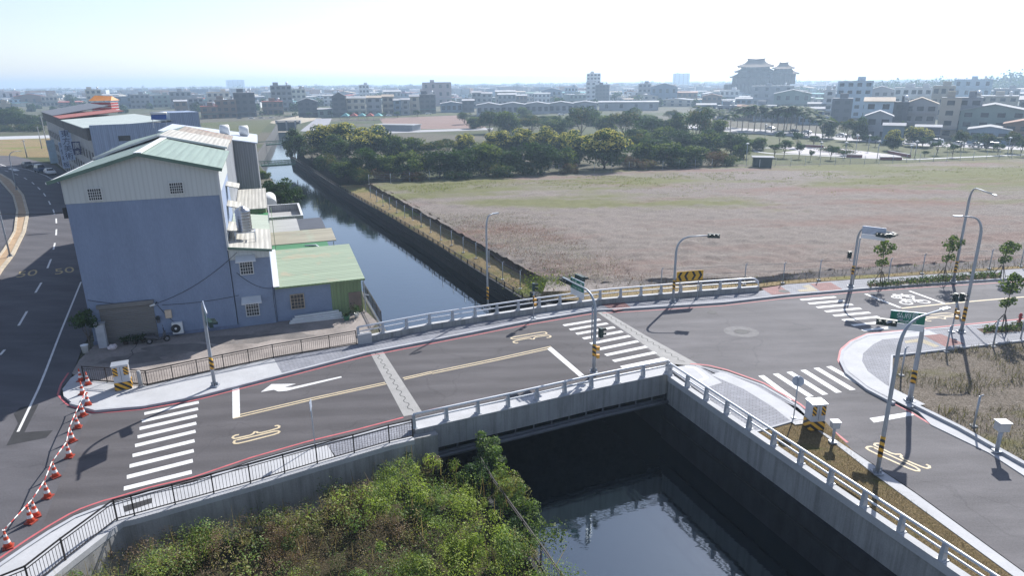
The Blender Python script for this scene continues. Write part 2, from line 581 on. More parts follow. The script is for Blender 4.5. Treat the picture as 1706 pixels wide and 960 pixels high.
m_oldyel = M('old_yellow_paint', (.38, .29, .13), .7, var=.3, scale=3, fine=.4)
m_redp = M('road_paint_red', (.43, .105, .115), .7, var=.2, scale=2)
m_joint = M('joint_concrete', (.28, .275, .265), .85, var=.15, scale=1.2, fine=.2)
m_dark = M('dark_tar', (.03, .03, .032), .8, var=.3, scale=2)
m_patch = M('asphalt_patch', (.028, .028, .03), .9, var=.3, scale=1.5, fine=.3)
m_iron = M('cast_iron', (.05, .05, .052), .8, 0, var=.3, scale=5)

def GL(pts, z=0.0): return [G(x, y, z) for x, y in pts]

# ------------------------------------------------------------------ canal, ground sheets
ZW = -4.6
CL = [(16, -8), (2.05, 24.5), (-1.2, 32), (-11.8, 55.5), (-15, 64), (-72.7, 192), (-123, 362)]
CRN = [(29, -8), (18.8, 22.1), (10.9, 42.7)]
CRF = [tuple(G(x, y, -2.5).xy) for x, y in [(884, 505), (870, 497), (690, 385), (560, 310), (486, 262), (480, 236)]] + [(-115, 364)]
CR = CRN + CRF

wm = struct(MB().sheet([(-2, -12), (36, -12), (24, 60), (-60, 230), (-105, 366), (-140, 366), (-95, 200), (-30, 60)], ZW), 'canal_water', None)
mw, nt_, b_ = newmat('canal_water')
b_.inputs['Base Color'].default_value = (.006, .010, .012, 1)
b_.inputs['Roughness'].default_value = .04
b_.inputs['IOR'].default_value = 1.95
b_.inputs['Specular IOR Level'].default_value = 1.0
b_.inputs['Specular Tint'].default_value = (.80, .92, 1.0, 1)
vv = coords(nt_, (1, 2.2, 1), (0, 0, R(20)))
h1 = noisetex(nt_, vv, .55, 4, .55)
h2 = noisetex(nt_, coords(nt_, (.3, 1, 1), (0, 0, R(20))), .12, 3, .5)
bump(nt_, b_, mixc(nt_, .5, h1, h2), .18, .10)
wm.data.materials.clear(); wm.data.materials.append(mw)

NW = [tuple(p.xy) for p in GL([(688, 731), (649, 740), (529, 775), (418, 808), (225, 862), (196, 870), (110, 937), (52, 985)], .15)] + [(-29, 14), (-40, -8)]
FAR = 6000
# left of the canal
struct(MB().sheet([(x, y) for x, y in NW] + [(-FAR, -40), (-FAR, FAR), (-520, FAR), (-135, 380)] + [(x - .3, y) for x, y in CL[::-1][:4]], -.10), 'ground', m_ground)
# right of the canal, close: under roads and pavements
BACK = GL([(1003, 507), (1160, 492), (1262, 486), (1310, 474), (1420, 466), (1706, 447), (2100, 412)], 0)
struct(MB().sheet(CRN + [(p.x, p.y) for p in BACK] + [(260, 150), (300, -8)], -.10), 'ground_beside_canal', m_ground)
struct(MB().sheet([(-116, 372), (-80, 252), (-60, 198), (-30, 146), (40, 120), (260, 150), (FAR, -40), (FAR, FAR), (-500, FAR)], -1.0), 'ground_across_canal', m_ground)
# the closed-off strip along the far canal wall and the earth bank above it
bank_lo = [tuple(G(x, y, -1.75)) for x, y in [(922, 487), (835, 440), (790, 408), (757, 388), (690, 353), (640, 325), (604, 308)]]
bank_hi = [tuple(G(x, y, -.9)) for x, y in [(912, 468), (862, 432), (812, 406), (776, 387), (705, 350), (655, 322), (616, 306)]]
wall_e = []
for i in range(7):
    t = i / 6
    k = t * 2
    a, b = CRF[1], CRF[3]
    wall_e.append((a[0] + (b[0] - a[0]) * t + .35, a[1] + (b[1] - a[1]) * t, -2.42))
def grid(name, rows, mat, disp=0, nscale=.5, kind='structure'):
    mb = MB()
    nr, nc = len(rows), len(rows[0])
    vs = []
    for i, r in enumerate(rows):
        for j, p in enumerate(r):
            p = Vector(p)
            if disp and 0 < i < nr - 1: p.z += disp * noise.fractal(Vector((p.x * nscale, p.y * nscale, 0)), .8, 2, 4)
            vs.append(p)
    mb.add(vs, [(i * nc + j, i * nc + j + 1, (i + 1) * nc + j + 1, (i + 1) * nc + j) for i in range(nr - 1) for j in range(nc - 1)], 0, True)
    return tag(mb.build(name, mat), kind=kind)
def resample(pts, n):
    pts = [Vector(p) for p in pts]
    d = [0]
    for a, b in zip(pts, pts[1:]): d.append(d[-1] + (b - a).length)
    out = []
    for i in range(n):
        t = d[-1] * i / (n - 1)
        k = 0
        while k < len(d) - 2 and d[k + 1] < t: k += 1
        out.append(pts[k].lerp(pts[k + 1], (t - d[k]) / max(d[k + 1] - d[k], 1e-6)))
    return out
def between(A, B, n): return [[a.lerp(b, i / (n - 1)) for a, b in zip(A, B)] for i in range(n)]
wl, lo, hi = resample(wall_e, 120), resample(bank_lo, 120), resample(bank_hi, 120)
grid('grass_strip', between(wl, lo, 8), m_strip, .12, .8)
grid('earth_bank', between(lo, hi, 7), m_bank, .45, .9)
near_e = [G(912, 468, -.9), G(1000, 472, -.2), G(1100, 466, .3), G(1265, 462, .42), G(1380, 450, .45), G(1706, 430, .45), G(2100, 398, .45)]
far_e = [G(616, 306, -.9), G(800, 293, -.7), G(1000, 284, -.9), G(1250, 277, -.9), G(1450, 273, -.9), G(1706, 264, -.9), G(2100, 250, -.9)]
ne, fe = resample(near_e, 190), resample(far_e, 190)
rows = []
NR = 130
for i in range(NR): 
    t = i / (NR - 1)
    t = t ** 1.5
    rows.append([a.lerp(b, t) for a, b in zip(ne, fe)])
grid('field', rows, m_field, .26, .55)
# green far belt of the field, lying on it
g0 = [G(660, 312, -.28), G(820, 318, -.40), G(1000, 322, -.40), G(1200, 330, -.4), G(1290, 315, -.4), G(1420, 325, -.45), G(1706, 310, -.45)]
# low earth step at the road side of the field
step = [Vector((p.x, p.y, p.z)) for p in resample(near_e, 80)]
foot = resample([G(905, 486, -.3), G(1000, 483, -.2), G(1100, 476, -.15), G(1265, 471, -.1), G(1380, 462, -.02), G(1706, 443, -.02), G(2100, 409, -.02)], 80)
grid('earth_step', between(foot, step, 5), M('step_earth', (.19, .165, .15), .95, var=.45, scale=.9, fine=.4, bmp=.6), .15, .9)
vb = resample([G(896, 500, -1.2), G(1000, 500, -.12), G(1160, 488, -.12), G(1262, 479, -.08), G(1310, 473, -.04), G(1420, 465, -.04), G(1706, 446.5, -.04), G(2100, 412, -.04)], 80)
grid('field_verge', between(vb, foot, 4), m_strip, .05, .7)
# small patches of setting in the distance
struct(MB().sheet(GL([(330, 232), (337, 204), (455, 199), (420, 236)], -.05), -.05), 'green_field', m_lawn)
struct(MB().sheet(GL([(-60, 262), (-60, 234), (150, 228), (150, 262), (70, 262)], -.05), -.05), 'dry_field', m_strip)
struct(MB().sheet(GL([(-60, 234), (-60, 229), (150, 223), (150, 228)], -.04), -.04), 'distant_road', m_pale)
struct(MB().sheet(GL([(500, 218), (527, 197), (553, 197), (541, 222)], -.95), -.95), 'canal_side_road', M('grey_road', (.26, .26, .28), .9))
struct(MB().sheet(GL([(632, 197), (760, 192), (812, 213), (645, 216)], -.96), -.96), 'clay_pitch', m_pitch)
struct(MB().sheet(GL([(600, 197), (780, 190), (785, 186.5), (500, 192.5), (505, 196)], -.955), -.955), 'far_lawn', m_lawn)
struct(MB().sheet(GL([(640, 222), (820, 216), (822, 212.6), (640, 218)], -.94), -.94), 'far_path', M('grey_road2', (.3, .3, .31), .9))
struct(MB().sheet(GL([(1130, 262), (1130, 215), (1420, 228), (1760, 238), (1760, 262), (1480, 271), (1250, 275)], -.97), -.97), 'park_lawn', m_lawn)
# park road with parked cars, winding path
struct(MB().sheet(GL([(1120, 212), (1240, 221), (1440, 236), (1540, 243), (1760, 252), (1760, 244), (1560, 235), (1440, 228), (1240, 213.5), (1120, 206)], -.955), -.955), 'park_street', M('street_grey', (.36, .35, .36), .9))
pl = [(1300, 246), (1272, 246), (1256, 249), (1262, 253), (1290, 256), (1330, 257), (1370, 259.5), (1430, 263), (1520, 265.5), (1600, 262), (1706, 257.5), (1800, 254)]
struct(MB().ribbon([p.xy for p in resample(GL(pl, -.94), 60)], 1.6, -.94), 'park_path', m_pale)
struct(MB().sheet(GL([(1296, 247), (1310, 244.5), (1380, 245), (1500, 259), (1505, 264.5), (1430, 262), (1372, 258.3), (1330, 256), (1300, 254), (1330, 250)], -.935), -.935), 'park_court', M('court', (.38, .36, .37), .9))

# ------------------------------------------------------------------ canal walls
def line_part(pts, t0, t1, n=12): 
    return resample(pts, n)
tw = thing('retaining_wall', 'dark stained canal wall along the right bank beyond the bridge', 'wall')
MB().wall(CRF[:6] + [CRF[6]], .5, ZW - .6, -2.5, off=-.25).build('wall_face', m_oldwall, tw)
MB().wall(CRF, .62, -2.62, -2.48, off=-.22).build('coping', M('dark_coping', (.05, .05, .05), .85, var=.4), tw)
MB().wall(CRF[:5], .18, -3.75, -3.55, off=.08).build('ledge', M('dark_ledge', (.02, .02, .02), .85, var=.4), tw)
tw2 = thing('retaining_wall', 'weathered light concrete canal wall below the parapet at the lower right', 'wall')
MB().wall(CRN, .5, -1.9, -.12, off=-.25).build('wall_face', m_wallc, tw2)
MB().wall(CRN, .8, ZW - .6, -1.902, off=-.1).build('old_footing', m_oldwall, tw2)
MB().wall(CRN, .16, -3.0, -2.82, off=.38).build('ledge', M('dark_ledge'), tw2)
tw2['label'] = 'weathered light concrete canal wall below the parapet at the lower right'
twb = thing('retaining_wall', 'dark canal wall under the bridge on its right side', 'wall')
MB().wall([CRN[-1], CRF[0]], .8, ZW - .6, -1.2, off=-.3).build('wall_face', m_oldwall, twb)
tw3 = thing('retaining_wall', 'canal wall under the sheds on the left bank', 'wall')
MB().wall([(-4.6, 39.5)] + CL[3:], .5, ZW - .6, -.12, off=.25).build('wall_face', stained('bank_wall', (.10, .10, .098)), tw3)
tw4 = thing('retaining_wall', 'low bank wall below the overgrown slope at the lower middle', 'wall')
MB().wall(CL[:3], .4, ZW - .6, -2.0, off=.2).build('wall_face', m_oldwall, tw4)
# the wall that carries the near pavement
tw5 = thing('retaining_wall', 'grey concrete wall carrying the near pavement above the bushes', 'wall')
MB().wall(NW, .3, -3.2, -.06, off=.16).build('wall_face', m_wallc, tw5)
MB().wall(NW, .42, -.058, .24, off=.12).build('coping', m_pale, tw5)
struct(MB().sheet(NW + [(16, -8), (2.05, 24.5), (-1.2, 32)], -2.5), 'bank', m_under)

# ------------------------------------------------------------------ roads
far_kerb = [(610, 588), (760, 559), (870, 537), (990, 517), (1060, 513.5), (1206, 504), (1308, 492), (1420, 482.5), (1541, 473), (1706, 463), (2100, 437)]
near_kerb = [(-160, 1045), (0, 938), (42, 909), (83, 882), (125, 858), (167, 842), (190, 836), (250, 818), (320, 802), (417, 769), (515, 741), (590, 723), (690, 697), (760, 681), (900, 652), (990, 630), (1112, 607)]
corner_l = [(610, 588), (330, 660), (240, 676), (160, 683), (118, 671), (101, 658), (104, 645), (118, 630)]
BL = [(-34.6, 50), (-40, 64.5), (-60, 99), (-84, 134), (-121, 179), (-150, 205)]
road = MB()
road.sheet([p.xy for p in GL(near_kerb[:13] + [(650, 640)] + corner_l)] + BL + [(-220, 230), (-120, 112), (-75, 52), (-52, 8)], 0)
struct(road, 'road', m_street)
lowR = [(1155, 608), (1210, 618), (1270, 640), (1330, 675), (1392, 732), (1524, 820), (1706, 953), (1900, 1090)]
lowL = [(2100, 960), (1706, 792), (1648, 754), (1551, 707), (1515, 683), (1445, 647), (1410, 620), (1400, 600), (1403, 584), (1445, 558), (1541, 549), (1706, 533), (2100, 500)]
deck_road = [p.xy for p in GL([(690, 697), (650, 640), (610, 588), (760, 559), (870, 537), (990, 517), (1112, 607), (990, 630), (900, 652), (760, 681)])]
struct(MB().sheet(deck_road, .004), 'road_on_bridge', m_road)
struct(MB().sheet([p.xy for p in GL([(990, 517)] + far_kerb[4:] + lowL[::-1][:1] + lowL[::-1][1:] + lowR[::-1] + [(1112, 607)])], .002), 'road_junction', m_road2)
# new dark surfacing between the left crossing and the bridge
struct(MB().sheet([p.xy for p in GL([(125, 858), (190, 836), (250, 818), (320, 802), (417, 769), (515, 741), (590, 723), (690, 697), (610, 588), (330, 660), (240, 676), (160, 683), (146, 700), (116, 765), (64, 893)])], .004), 'road_resurfaced', m_road)

# pavements ----------------------------------------------------------
ZS = .15
def pave(name, pts, mat, z1=ZS, z0=-.08): return struct(MB().prism([p.xy for p in GL(pts, z1)], z0, z1), name, mat)
pave('pavement_plaza', [(104, 648), (106, 660), (121, 672), (160, 682), (240, 675), (330, 659), (470, 623), (456, 597), (330, 624), (246, 643), (179, 637), (141, 634), (130, 622), (118, 630)], m_pale)
pave('pavement_far', [(470, 623), (610, 587), (760, 558), (870, 536), (990, 516), (1003, 506), (886, 522), (720, 548), (600, 573), (456, 597)], m_pave, z0=-.9)
pave('pavement_landing', [(872, 536), (990, 516), (984, 511), (893, 523)], m_pale, z1=ZS + .004, z0=.1)
pave('pavement_behind_sign', [(990, 516), (1060, 512.5), (1206, 503), (1308, 491), (1420, 481.5), (1541, 472), (1706, 462), (2100, 436), (2100, 412), (1706, 447.5), (1420, 466), (1310, 474), (1262, 486), (1160, 493), (1003, 506)], m_pave)
pave('pavement_near', [(-160, 1053), (0, 946), (42, 917), (83, 890), (125, 865), (167, 849), (190, 843), (250, 825), (320, 809), (417, 775), (515, 748), (545, 741), (560, 762), (529, 776), (418, 809), (225, 863), (196, 871), (110, 938), (52, 986), (-60, 1095)], m_pale)
pave('pavement_near_tiled', [(545, 741), (590, 731), (690, 703), (684, 730), (649, 741), (560, 766)], m_pave)
pave('bridge_walkway', [(690, 703), (760, 686), (900, 657), (990, 636), (1112, 611), (1112, 622), (990, 645), (900, 664), (760, 697), (692, 716)], m_pale, z0=.0)
pave('pavement_island', [(1112, 613), (1150, 608), (1163, 610), (1210, 621), (1270, 643), (1330, 678), (1357, 707), (1371, 697), (1327, 699), (1255, 719), (1245, 712)], m_pave)
struct(MB().ribbon([p.xy for p in resample(GL([(1205, 621), (1262, 645), (1318, 678), (1357, 708)], 0), 30)], 1.15, ZS + .006, off=-.75), 'kerb_apron', m_pale)
struct(MB().prism([p.xy for p in GL([(1327, 699), (1371, 699), (1440, 772), (1524, 832), (1706, 968), (1850, 1075), (1700, 1060), (1640, 985), (1420, 822), (1255, 719)], .1)], -.08, .1), 'verge', m_verge)
struct(MB().prism([p.xy for p in GL([(1357, 713), (1392, 733), (1524, 822), (1706, 955), (1900, 1092), (1880, 1098), (1690, 962), (1458, 792)], .12)], -.05, .13), 'gutter', m_pale)
corner = [(1403, 585), (1400, 601), (1410, 621), (1445, 648), (1515, 684), (1551, 708)]
pave('pavement_corner', [(2100, 501), (1706, 534), (1541, 550), (1445, 559), (1403, 585), (1400, 601), (1410, 621), (1445, 648), (1480, 666), (1484, 650), (1487, 592), (1706, 566), (2100, 524)], m_pave)
struct(MB().ribbon([p.xy for p in resample(GL([(1541, 551), (1445, 560), (1425, 570), (1406, 586), (1403, 601), (1413, 621), (1447, 648), (1515, 683)], 0), 60)], 1.35, ZS + .006, off=.62), 'kerb_apron_corner', m_pale)
struct(MB().prism([p.xy for p in GL([(1480, 662), (1530, 686), (1551, 708), (1648, 755), (1706, 793), (2100, 962), (2100, 935), (1706, 778), (1524, 671)], .05)], -.08, .05), 'gutter_right', m_pale)
# dry grass lot
struct(MB().prism([p.xy for p in GL([(1487, 593), (1706, 567), (2100, 525), (2300, 700), (2100, 932), (1706, 775), (1524, 669), (1485, 648)], .04)], -.08, .06), 'dry_grass_lot', m_dry)
# patio
struct(MB().prism([p.xy for p in GL([(120, 622), (132, 600), (158, 575), (397, 546), (603, 513), (628, 536), (598, 572), (456, 595), (330, 622), (246, 641), (179, 635), (141, 632)], .05)], -.08, .05), 'patio', m_patio)

# kerbs ---------------------------------------------------------------
def kerb(pts, w=.22, z=ZS + .02, off=0, name='kerb'):
    return struct(MB().wall([p.xy for p in GL(pts, z)], w, -.05, z, off=off), name, m_kerb)
kerb([(118, 671), (160, 682.5), (240, 675.5), (330, 659), (610, 587), (760, 558), (870, 536), (990, 516)])
kerb([(990, 516), (1060, 512.5), (1206, 503), (1308, 491), (1420, 481.5), (1541, 472), (1706, 462), (2100, 436)])
kerb([(-160, 1048), (0, 941), (42, 912), (83, 885), (125, 861), (167, 845), (190, 839), (250, 821), (320, 805), (417, 772), (515, 744), (590, 726), (690, 700), (760, 684), (900, 655), (990, 633), (1112, 609)])
kerb([(1160, 610), (1210, 620.5), (1270, 642), (1330, 677), (1360, 706)])
kerb([(2100, 501), (1706, 534), (1541, 550), (1445, 559), (1420, 570), (1404, 585), (1401, 601), (1411, 621), (1446, 648), (1490, 671)])
kerb([(1519, 671), (1600, 711), (1706, 771), (2100, 930)], .3, .22)
kerb([(1483, 650), (1486, 592), (1706, 566.5), (2100, 524)], .16, .2, name='lot_edging')
kerb([(1256, 720), (1327, 699.5), (1365, 696)], .14, .17, name='tile_edging')

# ------------------------------------------------------------------ painted markings
pw, py_, pr, pj = MB(), MB(), MB(), MB()
ZM = .010
def stripe(mb, a, b, w, z=ZM): mb.ribbon([G(*a, 0).xy, G(*b, 0).xy], w, z)
def crop(pts, ox, oy, s): return [(ox + x / s, oy + y / s) for x, y in pts]
zl = [(585, 283), (577, 312), (567, 342), (558, 372), (550, 405), (540, 440), (530, 480), (518, 522), (507, 566), (495, 612)]
zr = [(797, 240), (795, 266), (792, 292), (788, 320), (785, 350), (782, 382), (778, 420), (775, 460), (771, 500), (767, 545)]
for a, b in zip(crop(zl, 0, 560, 2.4), crop(zr, 0, 560, 2.4)): stripe(pw, a, b, .42)
zl = [(618, 572), (647, 592), (678, 612), (710, 634), (745, 658), (780, 685), (815, 712), (852, 740), (890, 769)]
zr = [(790, 544), (825, 562), (858, 580), (895, 600), (930, 621), (968, 646), (1008, 672), (1050, 699), (1095, 727)]
for a, b in zip(crop(zl, 720, 340, 2.823), crop(zr, 720, 340, 2.823)): stripe(pw, a, b, .42)
for a, b in [((1334, 500), (1392, 495)), ((1347.5, 506.3), (1406, 501)), ((1361, 512.6), (1420, 507.2)), ((1375, 519.5), (1434, 514)), ((1389, 526.5), (1449, 521)), ((1404, 534), (1464, 528)), ((1420, 542.5), (1480, 536)), ((1437, 551), (1499, 544.5))]: stripe(pw, a, b, .42)
zl = [(315, 197), (370, 190), (422, 183), (475, 176), (525, 168), (573, 162)]
zr = [(440, 290), (505, 278), (560, 270), (612, 262), (665, 252), (717, 243)]
for a, b in zip(crop(zl, 1130, 540, 2.286), crop(zr, 1130, 540, 2.286)): stripe(pw, a, b, .45)
def poly(mb, pts, z=ZM): mb.sheet([p.xy for p in GL(pts)], z)
poly(pw, crop([(150, 458), (188, 455), (192, 622), (152, 632)], 340, 500, 3.2))
poly(pw, crop([(540, 682), (560, 673), (715, 806), (692, 813)], 720, 340, 2.823))
poly(pw, crop([(728, 360), (880, 336), (905, 347), (745, 377)], 1130, 540, 2.286))
stripe(pw, (1442, 490), (1500, 513), .32); stripe(pw, (1515, 485), (1573, 506), .28)
poly(pw, crop([(303, 492), (360, 450), (490, 448), (428, 467), (470, 466), (730, 408), (735, 414), (480, 476), (440, 486), (395, 489), (372, 480)], 340, 500, 3.2))
# street edge line, lane dashes and the arrows far up the street
pw.ribbon([p.xy for p in resample(GL([(30, 720), (68, 640), (100, 556), (135, 470)]), 12)], .15, ZM)
pw.ribbon([p.xy for p in resample(GL([(98, 305), (75, 292), (45, 282), (12, 277)]), 12)], .18, ZM)
for a, b in [((0, 592), (8, 583)), ((31, 543), (45, 519)), ((59, 488), (69, 471)), ((79, 447), (85, 432)), ((89, 416), (91.5, 405)), ((93.5, 392), (94, 382)), ((94, 372), (93.5, 364)), ((91, 357), (88.5, 349)), ((84, 341), (81, 335)), ((76, 327), (72.5, 322)), ((67, 316), (63, 312)), ((57, 307), (53, 303.5)), ((45, 299), (40, 296)), ((30, 291.5), (24, 289)), ((14, 286), (8, 284))]: stripe(pw, a, b, .2)
poly(pw, [(13, 281), (24, 285), (33, 284), (27, 281), (18, 280)])
stripe(pw, (0, 273.5), (10, 277), .3)
# yellow centre lines
for p in ([(190, 613), (580, 523), (965, 441)], [(155, 633), (580, 533), (972, 449)]): py_.ribbon([q.xy for q in GL(crop(p, 340, 500, 3.2))], .13, ZM)
for p in ([(1060, 417), (1216, 381.9)], [(1066, 425), (1216, 390.5)]): py_.ribbon([q.xy for q in GL(crop(p, 340, 500, 3.2))], .13, ZM)
for p in ([(0, 790), (300, 728), (558, 671)], [(0, 799), (300, 737), (545, 683)]): py_.ribbon([q.xy for q in GL(crop(p, 720, 340, 2.823))], .13, ZM)
py_.ribbon([q.xy for q in GL([(1502, 514), (1590, 505), (1706, 495), (1850, 484)])], .22, ZM)
# the long looped pictogram with a hump, painted five times
A_ = [(260, 375), (180, 388), (125, 415), (108, 448), (150, 472), (250, 450), (400, 415), (530, 385), (600, 352), (640, 300), (690, 305), (715, 328), (800, 322), (1000, 270), (1160, 222), (1222, 195), (1225, 160), (1180, 145), (1115, 160)]
B_ = [(200, 508), (500, 440), (800, 365), (1100, 290), (1200, 278), (1240, 295), (1210, 325), (1100, 365), (800, 445), (500, 525), (250, 585), (165, 590), (140, 560), (165, 522), (215, 505)]
def gp(p): return G(*crop([p], 380, 700, 14.56)[0]).xy
mo, me_ = gp((125, 520)), gp((1240, 250))
ex = (me_ - mo); L0 = ex.length; ex.normalize(); ey = Vector((-ex.y, ex.x))
def loc2(p):
    q = gp(p) - mo
    return (q.dot(ex) / L0, q.dot(ey) / L0)
LA, LB = [loc2(p) for p in A_], [loc2(p) for p in B_]
def glyph(a, b, flip=1, wd=.15):
    a, b = G(*a).xy, G(*b).xy
    d = b - a
    L = d.length
    d.normalize()
    n = Vector((-d.y, d.x)) * flip
    for P, zq in ((LA, ZM), (LB, ZM + .003)):
        py_.ribbon([tuple(a + d * L * x + n * L * y) for x, y in P], wd, zq)
glyph((388.5, 735), (466, 717))
glyph(crop([(545, 612)], 720, 340, 2.823)[0], crop([(374, 640)], 720, 340, 2.823)[0])
glyph(crop([(218, 712)], 1400, 580, 4.363)[0], crop([(598, 890)], 1400, 580, 4.363)[0])
glyph(crop([(660, 668)], 1380, 310, 3.098)[0], crop([(480, 682)], 1380, 310, 3.098)[0])
struct(py_, 'road_marking_yellow', m_yellow).location.z = .002
# white cycle pictograms in the waiting box
CZ = [ZM]
def cyc(c, s):
    c = G(*c).xy
    d = (G(1600, 506) - G(1502, 513)).xy.normalized()
    n = Vector((-d.y, d.x))
    for k in (-1, 1):
        ring = [tuple(c + d * (k * .95 * s + .55 * s * math.cos(t)) + n * (.5 * s * math.sin(t))) for t in np.linspace(0, 6.283, 15)]
        CZ[0] += .0012
        pw.ribbon(ring, .17, CZ[0])
    CZ[0] += .0012
    pw.ribbon([tuple(c + d * x * s + n * y * s) for x, y in [(-.95, 0), (-.35, .8), (.5, .75), (.95, 0)]], .18, CZ[0] + .0012 * 0)
    CZ[0] += .0012
    pw.ribbon([tuple(c + d * x * s + n * y * s) for x, y in [(-.35, .8), (.1, .05), (.5, .75), (.8, 1.15)]], .18, CZ[0] + .0012 * 0)
    CZ[0] += .0012
    pw.ribbon([tuple(c + d * x * s + n * y * s) for x, y in [(-.75, .95), (-.2, .9)]], .3, CZ[0] + .0012 * 0)
cyc((1504, 494.5), .72); cyc((1524, 503.8), .95)
struct(pw, 'road_marking_white', m_white)
# red no-stopping lines
def red(pts, off=0, wd=.13): pr.ribbon([p.xy for p in resample(GL(pts), 50)], wd, ZM + .002, off=off)
red([(114, 622), (102, 640), (96, 658), (114, 677), (160, 689.5), (240, 682.5), (330, 666.5), (610, 594), (760, 565), (870, 543), (990, 522.5)])
red([(1003, 522), (1060, 519), (1206, 509.5), (1308, 497.5), (1400, 489.5)], wd=.11)
red([(1400, 489.5), (1541, 479), (1706, 469), (1900, 457)], wd=.11)
red([(-160, 1036), (0, 931), (42, 902), (83, 876), (125, 852), (167, 836.5), (190, 830.5), (250, 812.5), (320, 796.5), (417, 763.5), (515, 735.5), (590, 717.5), (672, 696)])
red([(715, 684), (760, 674.5), (900, 645.5), (985, 626)])
red([(1150, 606.5), (1180, 609), (1212, 617), (1272, 638.5), (1332, 673), (1412, 738)], wd=.15)
red([(1706, 531.5), (1541, 547.5), (1445, 556.5), (1418, 568), (1400.5, 583), (1397, 601), (1407, 622), (1444, 650), (1515, 686), (1553, 709)], wd=.16)
struct(pr, 'road_marking_red', m_redp)
# numbers on the old street
def ground_text(s, a, b, size, mat):
    a, b = G(*a, 0), G(*b, 0)
    d = b - a
    t = text('road_marking_text', s, size, mat, None, ((a.x + b.x) / 2, (a.y + b.y) / 2, ZM), (0, 0, math.atan2(d.y, d.x)), .001)
    t.scale = (1, 2.0, 1)
    tag(t, kind='structure')
ground_text('50', (33, 458), (57, 455), 2.0, m_oldyel)
ground_text('50', (96, 453), (118, 450), 2.0, m_oldyel)
# joints and patches
poly(pj, crop([(886, 284), (950, 268), (1165, 602), (1065, 622)], 340, 500, 3.2), .008)
poly(pj, [(991, 518), (1003.5, 516.5), (1077, 560), (1172, 612), (1113.5, 606), (1053, 560)], .008)
struct(pj, 'expansion_joint', m_joint)
pt = MB()
def zig(a, b, n, amp, w=.05):
    a, b = G(*a).xy, G(*b).xy
    d = (b - a); nn = Vector((-d.y, d.x)).normalized()
    pt.ribbon([tuple(a + d * (i / n) + nn * (amp if (i // 2) % 2 else -amp)) for i in range(n)], w, .012)
zig(crop([(918, 282)], 340, 500, 3.2)[0], crop([(1112, 605)], 340, 500, 3.2)[0], 44, .10)
zig((1004, 521), (1142, 606), 60, .10)
struct(pt, 'joint_seal', m_dark)
pp = MB()
poly(pp, crop([(55, 312), (80, 287), (155, 272), (98, 386), (212, 378), (185, 408), (25, 440), (72, 350)], 0, 560, 2.4), .006)
struct(pp, 'asphalt_patch', m_patch)
tl = MB()
def tile(mb, pts, z=ZS + .008): mb.sheet([p.xy for p in GL(pts, z)], z)
tile(tl, crop([(715, 482), (820, 466), (885, 512), (775, 519)], 1060, 340, 3.428)); tile(tl, crop([(990, 455), (1110, 447), (1178, 487), (1055, 500)], 1060, 340, 3.428))
tile(tl, crop([(795, 472), (898, 457), (935, 487), (858, 502)], 720, 340, 2.823)); tile(tl, crop([(492, 772), (580, 764), (705, 815), (602, 829)], 1380, 310, 3.098))
struct(tl, 'red_paving', m_redpave)
tl = MB()
tile(tl, crop([(945, 470), (985, 460), (1040, 497), (935, 502), (920, 490), (985, 485)], 1060, 340, 3.428)); tile(tl, crop([(392, 800), (478, 786), (575, 828), (548, 833), (470, 805), (400, 812)], 1380, 310, 3.098))
struct(tl, 'yellow_paving', m_yelpave)
mh = MB()
for (x, y, r) in [(1235, 553, .55), (1186, 521, .42), (1306, 485.5, .5), (1640, 513, .0)]:
    if r:
        p = G(x, y, .16 if r == .5 else 0)
        mh.lathe([(r, 0), (r, .004)], 20, (p.x, p.y, .162 if r == .5 else .010))
struct(mh, 'manhole_cover', m_iron)
rg = MB()
p = G(1235, 553)
rg.ribbon([(p.x + 1.05 * math.cos(t), p.y + .9 * math.sin(t)) for t in np.linspace(0, 6.29, 25)], .75, .007)
struct(rg, 'manhole_collar', M('worn_collar', (.16, .155, .155), .9, var=.3, scale=2, fine=.3))
gr = MB()
tile(gr, crop([(492, 682), (608, 648), (608, 668), (498, 706)], 0, 560, 2.4), ZS + .006)
struct(gr, 'drain_grating', m_patch)
# kerbed planted median on the old street
med = [(-40, 520), (0, 450), (20, 425), (40, 385), (46, 355), (38, 325), (18, 300), (0, 289), (-20, 290), (0, 300), (22, 325), (29, 350), (25, 385), (8, 415), (-15, 445), (-60, 500)]
struct(MB().prism([p.xy for p in GL(med, .12)], -.03, .12), 'median', M('median_soil', (.36, .25, .15), .95, var=.35, scale=.8, fine=.3))
mk = [p.xy for p in resample(GL(med[:8], .15), 50)]
struct(MB().wall(mk, .4, -.02, .2), 'median_kerb', M('old_kerb', (.42, .36, .27), .9, var=.3, scale=1))
mk = [p.xy for p in resample(GL(med[8:], .15), 50)]
struct(MB().wall(mk, .3, -.02, .2), 'median_kerb', M('old_kerb'))

